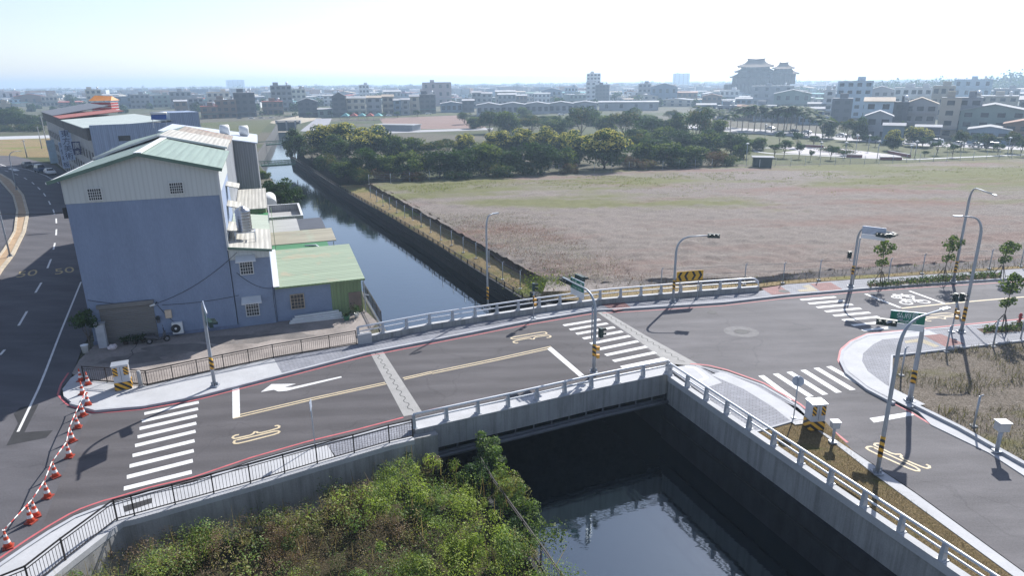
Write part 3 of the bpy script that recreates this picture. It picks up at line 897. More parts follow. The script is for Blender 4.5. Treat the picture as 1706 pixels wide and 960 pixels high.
struct(MB().sheet([p.xy for p in GL([(1116, 613), (1150, 609), (1166, 612), (1203, 638), (1172, 648)], ZS + .008)], ZS + .008), 'pavement_slab', m_pale)
struct(MB().ribbon([p.xy for p in GL([(1141, 611), (1158, 613), (1178, 630), (1166, 634)], ZS + .014)], .28, ZS + .014), 'pavement_marking', m_white)
struct(MB().ribbon([p.xy for p in GL([(229, 570), (226, 578), (219, 584), (222, 591), (212, 599), (206, 607)], .05)], .05, .056), 'patio_crack', m_dark)
st_ = MB()
for (x, y, r, s) in [(300, 580, 1.5, 1), (262, 590, 1.1, 2), (395, 566, 1.6, 3), (470, 560, 1.2, 4), (215, 600, 1.3, 5)]:
    c = G(x, y, .05)
    st_.sheet([(c.x + r * 1.9 * math.cos(t) * (1 + .35 * noise.noise(Vector((math.cos(t) * 1.5, math.sin(t) * 1.5, s)))), c.y + r * .6 * math.sin(t) * (1 + .5 * noise.noise(Vector((math.cos(t) * 2, math.sin(t) * 2, s + 9))))) for t in np.linspace(0, 6.2, 40)], .054 + s * .0003)
struct(st_, 'patio_stain', M('damp_concrete', (.15, .135, .125), .7, var=.4, scale=.8, fine=.2))
# ------------------------------------------------------------------ bridge
m_steel = M('galvanised_steel', (.50, .53, .57), .38, .55, var=.12, scale=1.5)
m_railsteel = M('rail_steel', (.62, .64, .67), .42, .2, var=.08, scale=1)
m_post = M('rail_post', (.42, .44, .47), .5, .2, var=.15, scale=2)
m_brown = M('dark_bronze_paint', (.028, .023, .022), .5, .2, var=.2)
br = thing('road_bridge', 'short concrete road bridge over the dark canal', 'bridge')
dk = [p.xy for p in GL([(692, 714), (760, 695), (900, 662), (1000, 641), (1112, 618), (1060, 570), (1006, 509), (886, 523), (720, 549), (604, 573)])]
MB().prism([tuple(p) for p in dk], -1.0, -.02).build('deck', m_wallc, br)
EN = [tuple(p.xy) for p in GL([(690, 715.5), (725, 707.5), (848, 680), (1000, 645), (1112, 622)], .2)]
MB().wall(EN, .36, -1.25, .26, off=-.1).build('girder', m_wallc, br)
MB().wall(EN, .5, .262, .32, off=-.06).build('coping', m_pale, br)
PB = [tuple(p.xy) for p in GL([(598, 572), (720, 548), (886, 522), (1003, 506), (1160, 492.5), (1263, 485)], .15)]
p0 = Vector(EN[0])
MB().box((p0.x + .55, p0.y - .05, -1.2), (1.5, 1.1, 2.4), .33).build('abutment', m_wallc, br)
m_pipe = M('dark_pipe', (.10, .105, .115), .5)
mb = MB()
for z, off in ((-1.75, -.55), (-1.75, -.95)):
    pts = resample([(x, y, z) for x, y in EN], 14)
    d = (pts[-1] - pts[0]).normalized(); nn = Vector((d.y, -d.x, 0))
    mb = MB(); mb.tube([q + nn * (-off - .45) for q in pts], .13, 8); mb.build('pipe', m_pipe, br)
pts = resample([(x, y, -1.5) for x, y in EN], 15)
for q in pts[1:-1]:
    MB().bar((q.x + nn.x * .15, q.y + nn.y * .15, -1.0), (q.x + nn.x * .15, q.y + nn.y * .15, -2.0), .1, .1).build('hanger', m_pipe, br)

def along(pts, step, z):
    P = [Vector((p[0], p[1], 0)) for p in pts]
    L = sum((b - a).length for a, b in zip(P, P[1:]))
    n = max(2, int(round(L / step)) + 1)
    out = resample(P, n)
    for q in out: q.z = z
    return out
def guardrail(label, pts, plinth, outer=1, curve_end=False, step=2.0, plh=.0):
    t = thing('guardrail', label, 'guardrail', (pts[0][0], pts[0][1], 0), 0, 'steel guardrails along the bridge and canal')
    o = Vector((pts[0][0], pts[0][1], 0))
    q = [Vector((p[0], p[1], 0)) - o for p in pts]
    if plinth:
        MB().wall([(p.x, p.y) for p in q], .36, plinth[0], plinth[1]).build('plinth', plinth[2], t)
        MB().wall([(p.x, p.y) for p in q], .40, plinth[1], plinth[1] + .03).build('plinth_cap', m_pale, t)
    zb = plh
    Q = along([(p.x, p.y) for p in q], step, zb)
    pm = MB()
    pm.box((0, 0, .42), (.2, .34, .84), 0, 0, (.8, .55))
    pm.box((0, 0, .02), (.34, .42, .04), 0)
    pmesh = pm.mesh('post', m_post)
    for i, p in enumerate(Q):
        a, b = Q[max(i - 1, 0)], Q[min(i + 1, len(Q) - 1)]
        if curve_end and i == len(Q) - 1: continue
        po = link('post', pmesh, t)
        po.location = p
        po.rotation_euler = (0, 0, math.atan2(b.y - a.y, b.x - a.x))
    for h, r, nm in ((.86, .075, 'top_rail'), (.48, .055, 'lower_rail')):
        L = [p + Vector((0, 0, h)) for p in Q]
        if curve_end:
            e, d = L[-1], (L[-1] - L[-2]).normalized()
            k = 1.0 if h > .6 else .55
            L = L[:-1] + [e - d * .9 * k, e - d * .45 * k + Vector((0, 0, -.10 * k)), e - d * .1 * k + Vector((0, 0, -.38 * k)), e + Vector((0, 0, -.8 * k))]
        MB().tube(L, r, 8).build(nm, m_railsteel, t)
    return t
guardrail('silver guardrail on the near edge of the bridge', EN[:], None, plh=.32)
guardrail('long silver guardrail on the far side of the bridge, curved at its end', PB, (.1, .62, m_wallc), curve_end=True, plh=.65)
CRN2 = [(10.95, 42.55), (18.8, 22.1), (24, 8.5)]
guardrail('silver guardrail running down the canal wall to the lower right corner', CRN2, (-.1, .30, m_pale), plh=.33)
p = G(608, 571, .15)
tag(MB().box((p.x, p.y, .5), (1.1, .55, .9), .33).build('end_block', m_pale), 'pale concrete block at the left end of the far guardrail', 'concrete block')

def railing(label, pts, step, h, z0, bars=True, cat='railing', group=None, post_w=.06, mat=None, name='railing'):
    mat = mat or m_brown
    zz = z0 if isinstance(z0, (list, tuple)) else [z0] * len(pts)
    o = Vector((pts[0][0], pts[0][1], zz[0]))
    t = thing(name, label, cat, o, 0, group)
    P = [Vector((p[0], p[1], z)) - o for p, z in zip(pts, zz)]
    # posts at each bend and evenly between
    posts = []
    for a, b in zip(P, P[1:]):
        n = max(1, int(round((b - a).length / step)))
        for i in range(n): posts.append(a.lerp(b, i / n))
    posts.append(P[-1])
    pm = MB().box((0, 0, h / 2 + .02), (post_w, post_w, h + .04)).mesh('post', mat)
    for i, q in enumerate(posts):
        po = link('post', pm, t); po.location = q
        a, b = posts[max(i - 1, 0)], posts[min(i + 1, len(posts) - 1)]
        po.rotation_euler = (0, 0, math.atan2(b.y - a.y, b.x - a.x))
    for hh, nm, s in ((h, 'top_rail', .06), (h - .16, 'middle_rail', .035), (.1, 'bottom_rail', .045)):
        mb = MB()
        for a, b in zip(posts, posts[1:]): mb.bar(a + Vector((0, 0, hh)), b + Vector((0, 0, hh)), s, s)
        mb.build(nm, mat, t)
    if bars:
        mb = MB()
        for a, b in zip(posts, posts[1:]):
            n = max(2, int((b - a).length / .15))
            for i in range(1, n):
                q = a.lerp(b, i / n)
                mb.bar(q + Vector((0, 0, .1)), q + Vector((0, 0, h - .16)), .016, .016)
        mb.build('bars', mat, t)
    return t
RG = 'dark metal railings'
railing('dark bronze railing along the far pavement, from the striped cabinet to the bridge', [p.xy for p in GL([(246, 642.5), (330, 623.5), (456, 597), (594, 573)], .16)], 1.95, 1.1, .15, group=RG)
railing('short dark railing at the street corner behind the cones and striped cabinet', [p.xy for p in GL([(141, 634.5), (179, 637), (246, 642.5)], .16)], 1.7, 1.1, .15, group=RG)
railing('long dark bronze railing along the near pavement above the bushes', [(x, y) for x, y in NW[:9]], 1.95, 1.12, .24, group=RG)
railing('dark railing beside the low green shed at the water', [p.xy for p in GL([(636, 541), (621, 514), (606, 489)], 0)], 2.0, 1.2, 0, group=RG)
railing('dark railing along the overgrown canal bank at the lower middle', [(-1.9, 34), (-1.2, 32), (2.05, 24.5), (9, 8)], 1.9, 1.15, -2.0, bars=True, group=RG)
railing('low picket railing along the top of the far canal wall', CRF[:6], 2.3, .62, -2.48, bars=True, group=RG, post_w=.12)

# ------------------------------------------------------------------ houses beside the bridge
m_blue = M('blue_render', (.20, .25, .355), .9, var=.13, scale=.7, stretch=(1, 1, .22), fine=.12)
m_blue2 = M('blue_render_pale', (.215, .265, .365), .9, var=.14, scale=.4, fine=.08)
m_clad = corrugated('cream_cladding', (.48, .505, .50), .34, 'X', streak=.05, depth=.005, rib=.90)
m_roofg = corrugated('green_roof', (.20, .265, .225), .6, 'X', .55, .14, depth=.012)
m_roofl = corrugated('pale_green_roof', (.27, .33, .225), .42, 'Y', .55, .22, rust=(.36, .30, .2))
m_roofdg = corrugated('dark_green_roof', (.055, .20, .075), .3, 'Y', .5, .2)
m_rooftan = corrugated('tan_roof', (.30, .275, .2), .4, 'Y', .6, .3, rust=(.28, .33, .24))
m_roofgrey = corrugated('grey_roof', (.36, .355, .345), .4, 'Y', .6, .25)
m_roofcream = corrugated('cream_roof', (.40, .385, .34), .4, 'X', .6, .25)
m_greyclad = corrugated('grey_cladding', (.22, .235, .26), .3, 'X')
m_blueclad = corrugated('blue_cladding', (.24, .30, .42), .3, 'X')
m_greenclad = corrugated('green_cladding', (.17, .24, .11), .3, 'X')
m_shutter = corrugated('shutter', (.15, .145, .14), .16, 'Z', .5, .15)
m_trim = M('white_trim', (.56, .57, .57), .5, var=.08)
m_glass = glassmat()
m_rust = M('rust_brown', (.14, .07, .045), .9, var=.4, scale=3)
m_plastic = M('white_plastic', (.66, .67, .66), .45, var=.06)
A0 = G(159, 576).xy; B0 = G(397, 547).xy
UA = math.atan2((B0 - A0).y, (B0 - A0).x)
ud = (B0 - A0).normalized(); vd = Vector((-ud.y, ud.x))
def W(px, py, v=0.0):
    """survey point on the plane y=v of the row of houses -> local x, z"""
    r = ray(px, py)
    d = Vector((r[0], r[1]))
    o = Vector((0, 0)) - A0
    t = (v - o.dot(vd)) / d.dot(vd)
    return ((o + d * t).dot(ud), CAM_H + r[2] * t)
def wbox(px0, py0, px1, py1, v=0.0):
    x0, z0 = W(px0, py0, v); x1, z1 = W(px1, py1, v)
    return min(x0, x1), max(x0, x1), min(z0, z1), max(z0, z1)
def at_row(x, y, z=0): 
    q = A0 + ud * x + vd * y
    return Vector((q.x, q.y, z))
def row_thing(name, label, cat, group=None): return thing(name, label, cat, (A0.x, A0.y, 0), UA, group)
def B(x0, x1, y0, y1, z0, z1, mb=None):
    return (mb or MB()).box(((x0 + x1) / 2, (y0 + y1) / 2, (z0 + z1) / 2), (x1 - x0, y1 - y0, z1 - z0))
def grille_window(par, x0, x1, z0, z1, y, nx=5, nz=4, fr=.07, back=None):
    """frame with dark glass behind and a white grille in front"""
    w = B(x0, x1, y - .05, y + .02, z0, z1).build('window', m_glass, par)
    f = MB()
    for a, b, c, d in ((x0 - fr, x1 + fr, z1, z1 + fr), (x0 - fr, x1 + fr, z0 - fr, z0), (x0 - fr, x0, z0, z1), (x1, x1 + fr, z0, z1)): B(a, b, y - .1, y + .01, c, d, f)
    f.build('frame', m_trim, w)
    g = MB()
    for i in range(1, nx): g.bar((x0 + (x1 - x0) * i / nx, y - .12, z0), (x0 + (x1 - x0) * i / nx, y - .12, z1), .035, .035)
    for i in range(1, nz): g.bar((x0, y - .155, z0 + (z1 - z0) * i / nz), (x1, y - .155, z0 + (z1 - z0) * i / nz), .035, .035)
    g.build('grille', m_trim, w)
    return w
# --- the tall blue house
h = row_thing('town_house', 'tall blue rendered house with cream metal upper storey and green gable roof', 'house')
W1 = 10.73
D1 = 15.6
B(0, W1, 0, D1, -.1, 11.5).build('wall', m_blue, h)
def gable(x0, x1, y0, y1, z0, ze0, ze1, xr, zr):
    poly = [(x0, z0), (x1, z0), (x1, ze1), (xr, zr), (x0, ze0)]
    n = 5
    vs = [(x, y0, z) for x, z in poly] + [(x, y1, z) for x, z in poly]
    return MB().add(vs, [(0, 1, 2, 3, 4), (9, 8, 7, 6, 5)] + [((i + 1) % 5, i, 5 + i, 5 + (i + 1) % 5) for i in range(5)])
def roofslab(par, xe, ze, xr, zr, y0, y1, mat, th=.12, name='roof'):
    vs = [(xe, y0, ze), (xr, y0, zr), (xr, y1, zr), (xe, y1, ze)]
    vs += [(x, y, z + th) for x, y, z in vs]
    fs = [(0, 1, 2, 3), (7, 6, 5, 4), (1, 0, 4, 5), (2, 1, 5, 6), (3, 2, 6, 7), (0, 3, 7, 4)]
    if xe > xr: fs = [f[::-1] for f in fs]
    return MB().add(vs, fs).build(name, mat, par)
gable(-.04, W1 + .04, -.04, D1, 11.502, 13.25, 13.5, 5.44, 14.9).build('upper_storey', m_clad, h)
roofslab(h, -.75, 13.12, 5.4, 14.95, -.55, D1 + .1, m_roofg)
roofslab(h, W1 + .45, 13.48, 5.48, 14.95, -.55, D1 + .1, m_roofg)
MB().bar((5.44, -.6, 15.12), (5.44, D1, 15.12), .55, .08).build('ridge_cap', m_trim, h)
mb = MB(); mb.bar((-.78, -.6, 13.18), (5.44, -.6, 15.02), .1, .26); mb.bar((5.44, -.6, 15.02), (W1 + .48, -.6, 13.55), .1, .26); mb.build('fascia', M('green_fascia', (.10, .16, .125), .6), h)
MB().bar((-.80, -.6, 13.17), (-.80, D1, 13.17), .14, .14).build('gutter', m_trim, h)
B(W1, W1 + .16, -.12, .1, 6.9, 13.5).build('downpipe', m_trim, h)
for a in ((146, 315, 171, 332), (282, 305, 306, 321)): grille_window(h, *wbox(*a), -.05, 6, 4)
x0, x1, z0, z1 = wbox(176, 571, 258, 511)
z0 = .06; x1 -= .1; z1 = 3.05
s = B(x0, x1, -.06, .01, z0, z1).build('shutter_door', m_shutter, h)
mb = MB(); B(x0 - .1, x1 + .1, -.3, -.0, z1, z1 + .32, mb); mb.build('shutter_box', M('shutter_box', (.16, .155, .15), .6), h)
mb = MB()
def cable(pts):
    mb.tube([Vector(p) for p in pts], .018, 4)
def sag(a, b, s, n=10, y=-.06):
    return [(a[0] + (b[0] - a[0]) * i / n, y, a[1] + (b[1] - a[1]) * i / n - s * 4 * (i / n) * (1 - i / n)) for i in range(n + 1)]
cable(sag(W(395, 420), W(262, 505), .5)); cable(sag(W(270, 508), W(398, 492), .15)); cable(sag(W(262, 505), W(146, 500), .2)); cable(sag(W(262, 508), W(300, 545), .1))
mb.build('cable', m_dark, h)
B(-.3, -.02, .05, .3, 10.4, 11.2).build('bracket_box', m_dark, h)
B(-.11, W1 + .12, -.012, .0, -.1, .35).build('wall_base', M('blue_base', (.14, .17, .25), .9, var=.3), h)
for z, y, d in ((10.9, 11, 3.2), (9.4, 8.6, 3.4), (7.9, 5.2, 4.2)):
    roofslab(h, W1 + 1.15, z - .3, W1 + .02, z, y - d / 2, y + d / 2, m_roofcream, .08, 'awning')
# --- next houses of the row
h2 = row_thing('town_house', 'house behind the blue one with cream roof sheets on its right slope', 'house')
B(0, W1, D1 + .05, 25.5, -.1, 13.3).build('wall', m_greyclad, h2)
gable(0, W1, D1 + .05, 25.5, 13.302, 13.5, 13.55, 5.0, 15.0).build('gable_wall', m_clad, h2)
roofslab(h2, -.9, 13.35, 5.0, 15.25, D1 + .25, 25.6, m_roofg)
roofslab(h2, W1 + .3, 13.85, 5.05, 15.25, D1 + .25, 25.6, m_roofcream)
MB().bar((-.9, D1 + .2, 13.4), (5.0, D1 + .2, 15.32), .3, .2).build('edge_trim', m_trim, h2)
MB().bar((W1 + .3, D1 + .2, 13.9), (5.0, D1 + .2, 15.32), .3, .2).build('edge_trim', m_trim, h2)
h3 = row_thing('town_house', 'third house of the row with a rusty green roof', 'house')
B(0, W1, 25.65, 37.6, -.1, 13.2).build('wall', m_greyclad, h3)
roofslab(h3, -1.1, 13.3, 5.4, 14.9, 25.7, 37.7, m_roofg)
roofslab(h3, W1 + .2, 13.5, 5.45, 14.9, 25.7, 37.7, corrugated('rusty_roof', (.26, .22, .18), .5, 'X', .7, .3, rust=(.2, .08, .05)))
gable(0, W1, 25.65, 37.6, 13.202, 13.25, 13.45, 5.4, 14.85).build('gable_wall', m_greyclad, h3)
MB().bar((-1.1, 25.6, 13.4), (5.4, 25.6, 15.02), .3, .16).build('edge_trim', m_trim, h3)
h4 = row_thing('town_house', 'windowless house wall of dark grey ribbed cladding by the canal', 'house')
B(2.5, 13.5, 38, 54, -.1, 12.4).build('wall', m_greyclad, h4)
roofslab(h4, 13.8, 12.45, 2.2, 14.4, 37.8, 54.2, M('slab_roof', (.42, .46, .52), .6, var=.2), .16)
gable(2.5, 13.5, 38, 54, 12.402, 14.3, 12.45, 2.6, 14.3).build('gable_wall', m_greyclad, h4)
def tank(par, x, y, z, r, hh, mat, lying=False, name='water_tank', label=None):
    t = thing(name, label, 'water tank', at_row(x, y, z), UA, 'rooftop water tanks of the row')
    if lying:
        mb = MB(); mb.tube([(-hh / 2, 0, r), (-hh / 2 + .1, 0, r), (hh / 2 - .1, 0, r), (hh / 2, 0, r)], [r * .6, r, r, r * .6], 16); mb.build('vessel', mat, t)
        B(-hh / 3, hh / 3, -r * .7, r * .7, -.5, .1).build('stand', m_post, t)
    else:
        pr_ = [(r * .3, 0)] if False else []
        prof = [(r, 0)]
        k = 7
        for i in range(k): prof += [(r, hh * i / k + .03), (r * 1.05, hh * (i + .5) / k), (r, hh * (i + 1) / k - .03)]
        prof += [(r * .85, hh + .12), (r * .35, hh + .28), (r * .3, hh + .34)]
        MB().lathe(prof, 20, (0, 0, .0)).build('vessel', mat, t)
    return t
tank(None, 9.6, 46, 13.2, .72, 1.3, m_plastic, True, label='white rounded water tank on the grey clad house, left one')
tank(None, 12.1, 47, 12.95, .72, 1.3, m_plastic, True, label='white rounded water tank on the grey clad house, right one at the roof edge')
# two-storey annexe
an = row_thing('annexe', 'two storey blue annexe with white window awnings beside the green roofed shed', 'house')
AX0, AX1 = W1 + .06, 13.95
B(AX0, AX1, .12, 16, -.1, 6.0).build('wall', m_blue2, an)
MB().add([(AX0, .08, 6.002), (AX1, .08, 6.002), (AX1, .08, 6.55), (AX0, .08, 7.0), (AX0, 16, 6.002), (AX1, 16, 6.002), (AX1, 16, 6.55), (AX0, 16, 7.0)], [(0, 1, 2, 3), (7, 6, 5, 4), (1, 5, 6, 2), (4, 0, 3, 7), (3, 2, 6, 7)]).build('upper_band', m_clad, an)
roofslab(an, AX1 + .25, 6.56, AX0, 7.04, -.2, 8.5, m_roofcream)
roofslab(an, AX1 + .25, 6.56, AX0, 7.04, 8.51, 16.2, corrugated('weathered_green_roof', (.33, .37, .30), .4, 'Y', .6, .3))
MB().bar((AX0, -.22, 7.1), (AX1 + .25, -.22, 6.62), .1, .2).build('fascia', M('green_fascia'), an)
for a, aw in (((399, 435, 422, 455), True), ((409, 504, 432, 524), True)):
    x0, x1, z0, z1 = wbox(*a, .1)
    grille_window(an, x0, x1, z0, z1, .1, 5, 4)
    mb = MB()
    mb.add([(x0 - .25, .1, z1 + .5), (x1 + .3, .1, z1 + .5), (x1 + .35, -.75, z1 + .12), (x0 - .3, -.75, z1 + .12), (x0 - .25, .1, z1 + .42), (x1 + .3, .1, z1 + .42), (x1 + .35, -.75, z1 + .04), (x0 - .3, -.75, z1 + .04)], [(3, 2, 1, 0), (4, 5, 6, 7), (0, 1, 5, 4), (1, 2, 6, 5), (2, 3, 7, 6), (3, 0, 4, 7)])
    mb.build('awning', m_trim, an)
mb = MB(); cable([(13.9, .05, 3.4), (13.85, .05, 2.0), (13.9, .05, .1)]); cable(sag((11.2, 4.9), (13.8, 3.2), .4, y=.06)); mb.build('cable', m_dark, an)
t = tank(None, 12.15, 3.2, 7.75, .62, 1.85, M('stainless', (.38, .39, .41), .28, .9, var=.08), label='ribbed stainless water tank on a stand over the cream annexe roof')
mb = MB()
for x in (-.8, .8):
    for y in (-.6, .6): mb.bar((x, y, -1.05 if x < 0 else -1.12), (x, y, 0), .07, .07)
for y in (-.6, .6): mb.bar((-.85, y, -.02), (.85, y, -.02), .08, .08)
for x in (-.8, .8): mb.bar((x, -.6, -.02), (x, .6, -.02), .08, .08)
mb.build('stand', m_steel, t)
# low shed with pale green roof
sh = row_thing('shed', 'low blue shed with a pale green corrugated roof beside the canal', 'shed')
SX1 = 21.4
B(AX1 + .03, 18.7, .3, 10.3, -.1, 3.15).build('wall', m_blue2, sh)
B(18.71, SX1, .3, 10.3, -.1, 3.1).build('end_wall', m_greenclad, sh)
def ysl(par, x0, x1, y0, z0, y1, z1, mat, th=.1, name='roof'):
    vs = [(x0, y0, z0), (x1, y0, z0), (x1, y1, z1), (x0, y1, z1)]
    vs += [(x, y, z + th) for x, y, z in vs]
    return MB().add(vs, [(3, 2, 1, 0), (4, 5, 6, 7), (0, 1, 5, 4), (1, 2, 6, 5), (2, 3, 7, 6), (3, 0, 4, 7)]).build(name, mat, par)
ysl(sh, AX1 + .25, SX1 + .3, -.2, 3.2, 10.6, 4.0, m_roofl)
mb = MB(); mb.bar((AX1 + .1, -.24, 3.24), (SX1 + .3, -.24, 3.24), .1, .16); mb.build('gutter', m_greenclad, sh)
ysl(sh, AX1 + .0, AX1 + .5, -.22, 3.34, 10.6, 4.14, m_trim, .05, 'flashing')
x0, x1, z0, z1 = wbox(484, 492, 507, 512, .3)
w = grille_window(sh, x0, x1, z0, z1, .28, 4, 4)
for c in w.children: c.data.materials[0] = M('tan_frame', (.40, .33, .25), .6)
x0, x1, z0, z1 = wbox(584, 485, 602, 514, .3)
B(20.2, 21.3, .22, .29, .05, 2.0).build('door', M('brown_door', (.20, .15, .12), .7), sh)
mb = MB(); mb.bar((SX1 + .2, .1, 3.2), (SX1 + .2, .1, 0), .08, .08); mb.bar((SX1 + .2, .1, 1.7), (SX1 + .6, .1, 1.6), .06, .06); mb.build('downpipe', m_post, sh)
# roofs behind it
s2 = row_thing('shed', 'shed with a dark green roof behind the pale green roof', 'shed')
B(AX1 + .1, 19.4, 10.75, 15.4, -.1, 2.9).build('wall', m_greenclad, s2)
ysl(s2, AX1 + .2, 19.9, 10.65, 2.95, 15.6, 3.35, m_roofdg)
s3 = row_thing('shed', 'open shed with a rusty tan roof reaching out to the water', 'shed')
for x in (16, 18.2, 20.6):
    MB().bar((x, 15.9, 0), (x, 15.9, 3.3), .09, .09).build('post', m_post, s3)
B(AX1 + .1, 20.2, 20.4, 20.6, -.1, 3.5).build('wall', m_greyclad, s3)
ysl(s3, AX1 + .2, 20.9, 15.7, 3.4, 20.8, 3.75, m_rooftan)
s4 = row_thing('shed', 'shed with a pale grey roof, its dark canopy towards the canal', 'shed')
B(AX1 + .1, 18.0, 21, 28.8, -.1, 3.3).build('wall', m_greyclad, s4)
ysl(s4, AX1 + .2, 17.4, 20.9, 3.5, 29.2, 3.6, m_roofgrey)
ysl(s4, 17.41, 20.4, 22.6, 3.42, 29.2, 3.5, M('dark_canopy', (.055, .06, .075), .6))
s5 = row_thing('shed', 'grey ribbed box with open top between the sheds and the canal tree', 'shed')
mb = MB()
for a in ((14.1, 18.4, 33, 33.15), (14.1, 18.4, 42.8, 42.95), (14.1, 14.25, 33.15, 42.8), (18.25, 18.4, 33.15, 42.8)): B(*a, -.1, 3.3, mb)
mb.build('wall', corrugated('pale_grey_cladding', (.36, .36, .37), .3, 'X'), s5)
B(14.2, 18.3, 33.1, 42.9, 2.2, 2.4).build('floor_slab', m_roofgrey, s5)
mb = MB()
for x0_, x1_, y0_, y1_ in ((14.05, 18.45, 32.95, 33.25), (14.05, 18.45, 42.7, 43), (18.15, 18.45, 33.25, 42.7)): B(x0_, x1_, y0_, y1_, 3.302, 3.38, mb)
mb.build('coping', m_trim, s5)
s6 = row_thing('rear_wing', 'rear wing with a bright green roof behind the water tank', 'house')
B(AX0, AX1, 16.1, 21.0, -.1, 5.7).build('wall', m_greyclad, s6)
ysl(s6, AX0, AX1 + .2, 16.3, 5.75, 21.2, 6.0, corrugated('bright_green_roof', (.05, .22, .09), .3, 'Y', .5, .2))
s7 = row_thing('rear_wing', 'rear wing with a cream roof edged in green', 'house')
B(AX0, AX1, 21.3, 34.4, -.1, 6.5).build('wall', m_greenclad, s7)
ysl(s7, AX0, AX1 + .2, 21.1, 6.55, 34.6, 6.9, m_roofcream)
s8 = row_thing('shed', 'small white roofed lean-to in front of the canal tree', 'shed')
B(13.7, 15.3, 44, 50, -.1, 3.6).build('wall', m_greyclad, s8)
mb = MB()
mb.tube([(14.5, 43.8, 3.3), (14.5, 50.2, 3.3)], .9, 16); mb.build('roof', m_trim, s8)
mb = MB()
mb.bar((14.5, 12, 3.4), (14.5, 12, 7.0), .05, .05); mb.bar((14.5, 19, 3.4), (14.5, 19, 7.0), .05, .05); mb.bar((14.5, 12, 7.0), (14.5, 19, 7.0), .05, .05); mb.bar((14.5, 12, 5.4), (14.5, 19, 5.4), .04, .04)
o = mb.build('pipe_rack', m_greenclad); o.location = (A0.x, A0.y, 0); o.rotation_euler = (0, 0, UA); tag(o, 'thin green pipe frame standing on the shed roofs', 'pipe frame')
mb = MB(); mb.tube([(17.5, 14.6, 3.4), (18.6, 14.2, 3.45), (19.0, 12.6, 3.4), (19.4, 11, 3.3)], .09, 8)
o = mb.build('drain_pipe', m_plastic); o.location = (A0.x, A0.y, 0); o.rotation_euler = (0, 0, UA); tag(o, 'white bent drain pipe lying across the dark green roof', 'pipe')
# things on the wall and the patio
def row_obj(name, label, cat, x, y, z=0, rz=0, group=None): return thing(name, label, cat, at_row(x, y, z), UA + rz, group)
x0, x1, z0, z1 = wbox(285.5, 539, 306, 555, -.4)
ac = row_obj('air_conditioner', 'white air conditioner unit with a round fan on the blue wall', 'air conditioner', (x0 + x1) / 2, -.28, z0)
wd, hh = x1 - x0, z1 - z0
B(-wd / 2, wd / 2, -.16, .2, 0, hh).build('casing', m_plastic, ac)
mb = MB(); mb.tube([(-wd * .16, -.165, hh / 2), (-wd * .16, -.18, hh / 2)], hh * .38, 20); f = mb.build('fan_guard', m_dark, ac)
mb = MB(); mb.tube([(-wd * .16, -.18, hh / 2), (-wd * .16, -.2, hh / 2)], hh * .1, 10); mb.build('fan_hub', m_plastic, f)
mb = MB(); mb.bar((-wd / 2, .1, -.03), (-wd / 2, .27, -.03), .05, .05); mb.bar((wd / 2, .1, -.03), (wd / 2, .27, -.03), .05, .05); mb.build('bracket', m_post, ac)
x0, x1, z0, z1 = wbox(274, 517, 287, 529, -.1)
eb = row_obj('meter_cabinet', 'beige square meter box on the blue wall above the air conditioner', 'meter box', (x0 + x1) / 2, -.11, z0)
B(-(x1 - x0) / 2, (x1 - x0) / 2, -.1, .1, 0, z1 - z0).build('casing', M('beige_metal', (.52, .42, .32), .5), eb)
B(-(x1 - x0) / 2 + .05, (x1 - x0) / 2 - .05, -.115, -.101, .05, z1 - z0 - .05).build('door', M('beige_metal2', (.58, .47, .36), .5), eb)
x0, x1, z0, z1 = wbox(260, 527, 267, 538, -.1)
eb = row_obj('electric_meter', 'small dark electric meter between shutter and meter box', 'electric meter', (x0 + x1) / 2, -.06, z0)
B(-(x1 - x0) / 2, (x1 - x0) / 2, -.05, .05, 0, z1 - z0).build('casing', M('grey_box', (.1, .1, .11), .5), eb)
MB().tube([(0, -.05, (z1 - z0) * .7), (0, -.14, (z1 - z0) * .7)], .16, 14).build('dial', m_glass, eb)
lt = row_obj('wall_lamp', 'small white lamp on a bracket at the corner of the shutter', 'lamp', *((lambda q: (q[0], -.25, q[1]))(W(257, 508))))
MB().tube([(-.3, 0, 0), (.1, 0, .1)], [.07, .1], 8).build('head', m_plastic, lt)
MB().bar((.1, 0, .1), (.25, .24, .25), .03, .03).build('arm', m_dark, lt)
# stack of white boards
st = row_obj('board_stack', 'stack of long white boards lying against the shed wall', 'boards', 17.2, -.7)
for i, (dx, dy, dz, l) in enumerate([(0, 0, .06, 4.6), (.1, .28, .06, 4.3), (0, .1, .2, 4.4), (.2, .33, .2, 3.9), (.1, .3, .34, 4.2), (.1, .42, .5, 3.8)]):
    MB().box((dx, dy, dz + .05), (l, .3, .12), .02 * (i - 2)).build('board', m_plastic, st)
def planter(label, x, y, r, hh, mat, leaves=260, lh=.6, lw=.5, group='potted plants on the patio', bush='leafgreen'):
    t = row_obj('potted_plant', label, 'plant', x, y, .05, 0, group)
    MB().lathe([(r * .75, 0), (r, hh), (r * 1.05, hh + .03), (r * .9, hh + .03), (r * .85, hh - .04)], 14).build('pot', mat, t)
    C = rng.normal(size=(leaves, 3)) * [lw * .45, lw * .45, lh * .3] + [0, 0, hh + lh * .6]
    me = quads('foliage', leafquads(C, rng.normal(size=(leaves, 3)) + [0, 0, 1], rng.uniform(.1, .2, leaves)), [leafmat('leaf_mid', (.05, .10, .025)), leafmat('leaf_dark', (.025, .06, .018))], rng.integers(0, 2, leaves))
    link('foliage', me, t)
    return t
planter('leafy plant in a pale pot near the brown shed door', 20.6, -1.2, .22, .4, m_plastic, 300, .7, .6)
planter('small plant in a green tub beside the boards', 19.7, -1.5, .3, .35, M('green_tub', (.07, .2, .12), .5), 120, .25, .4)
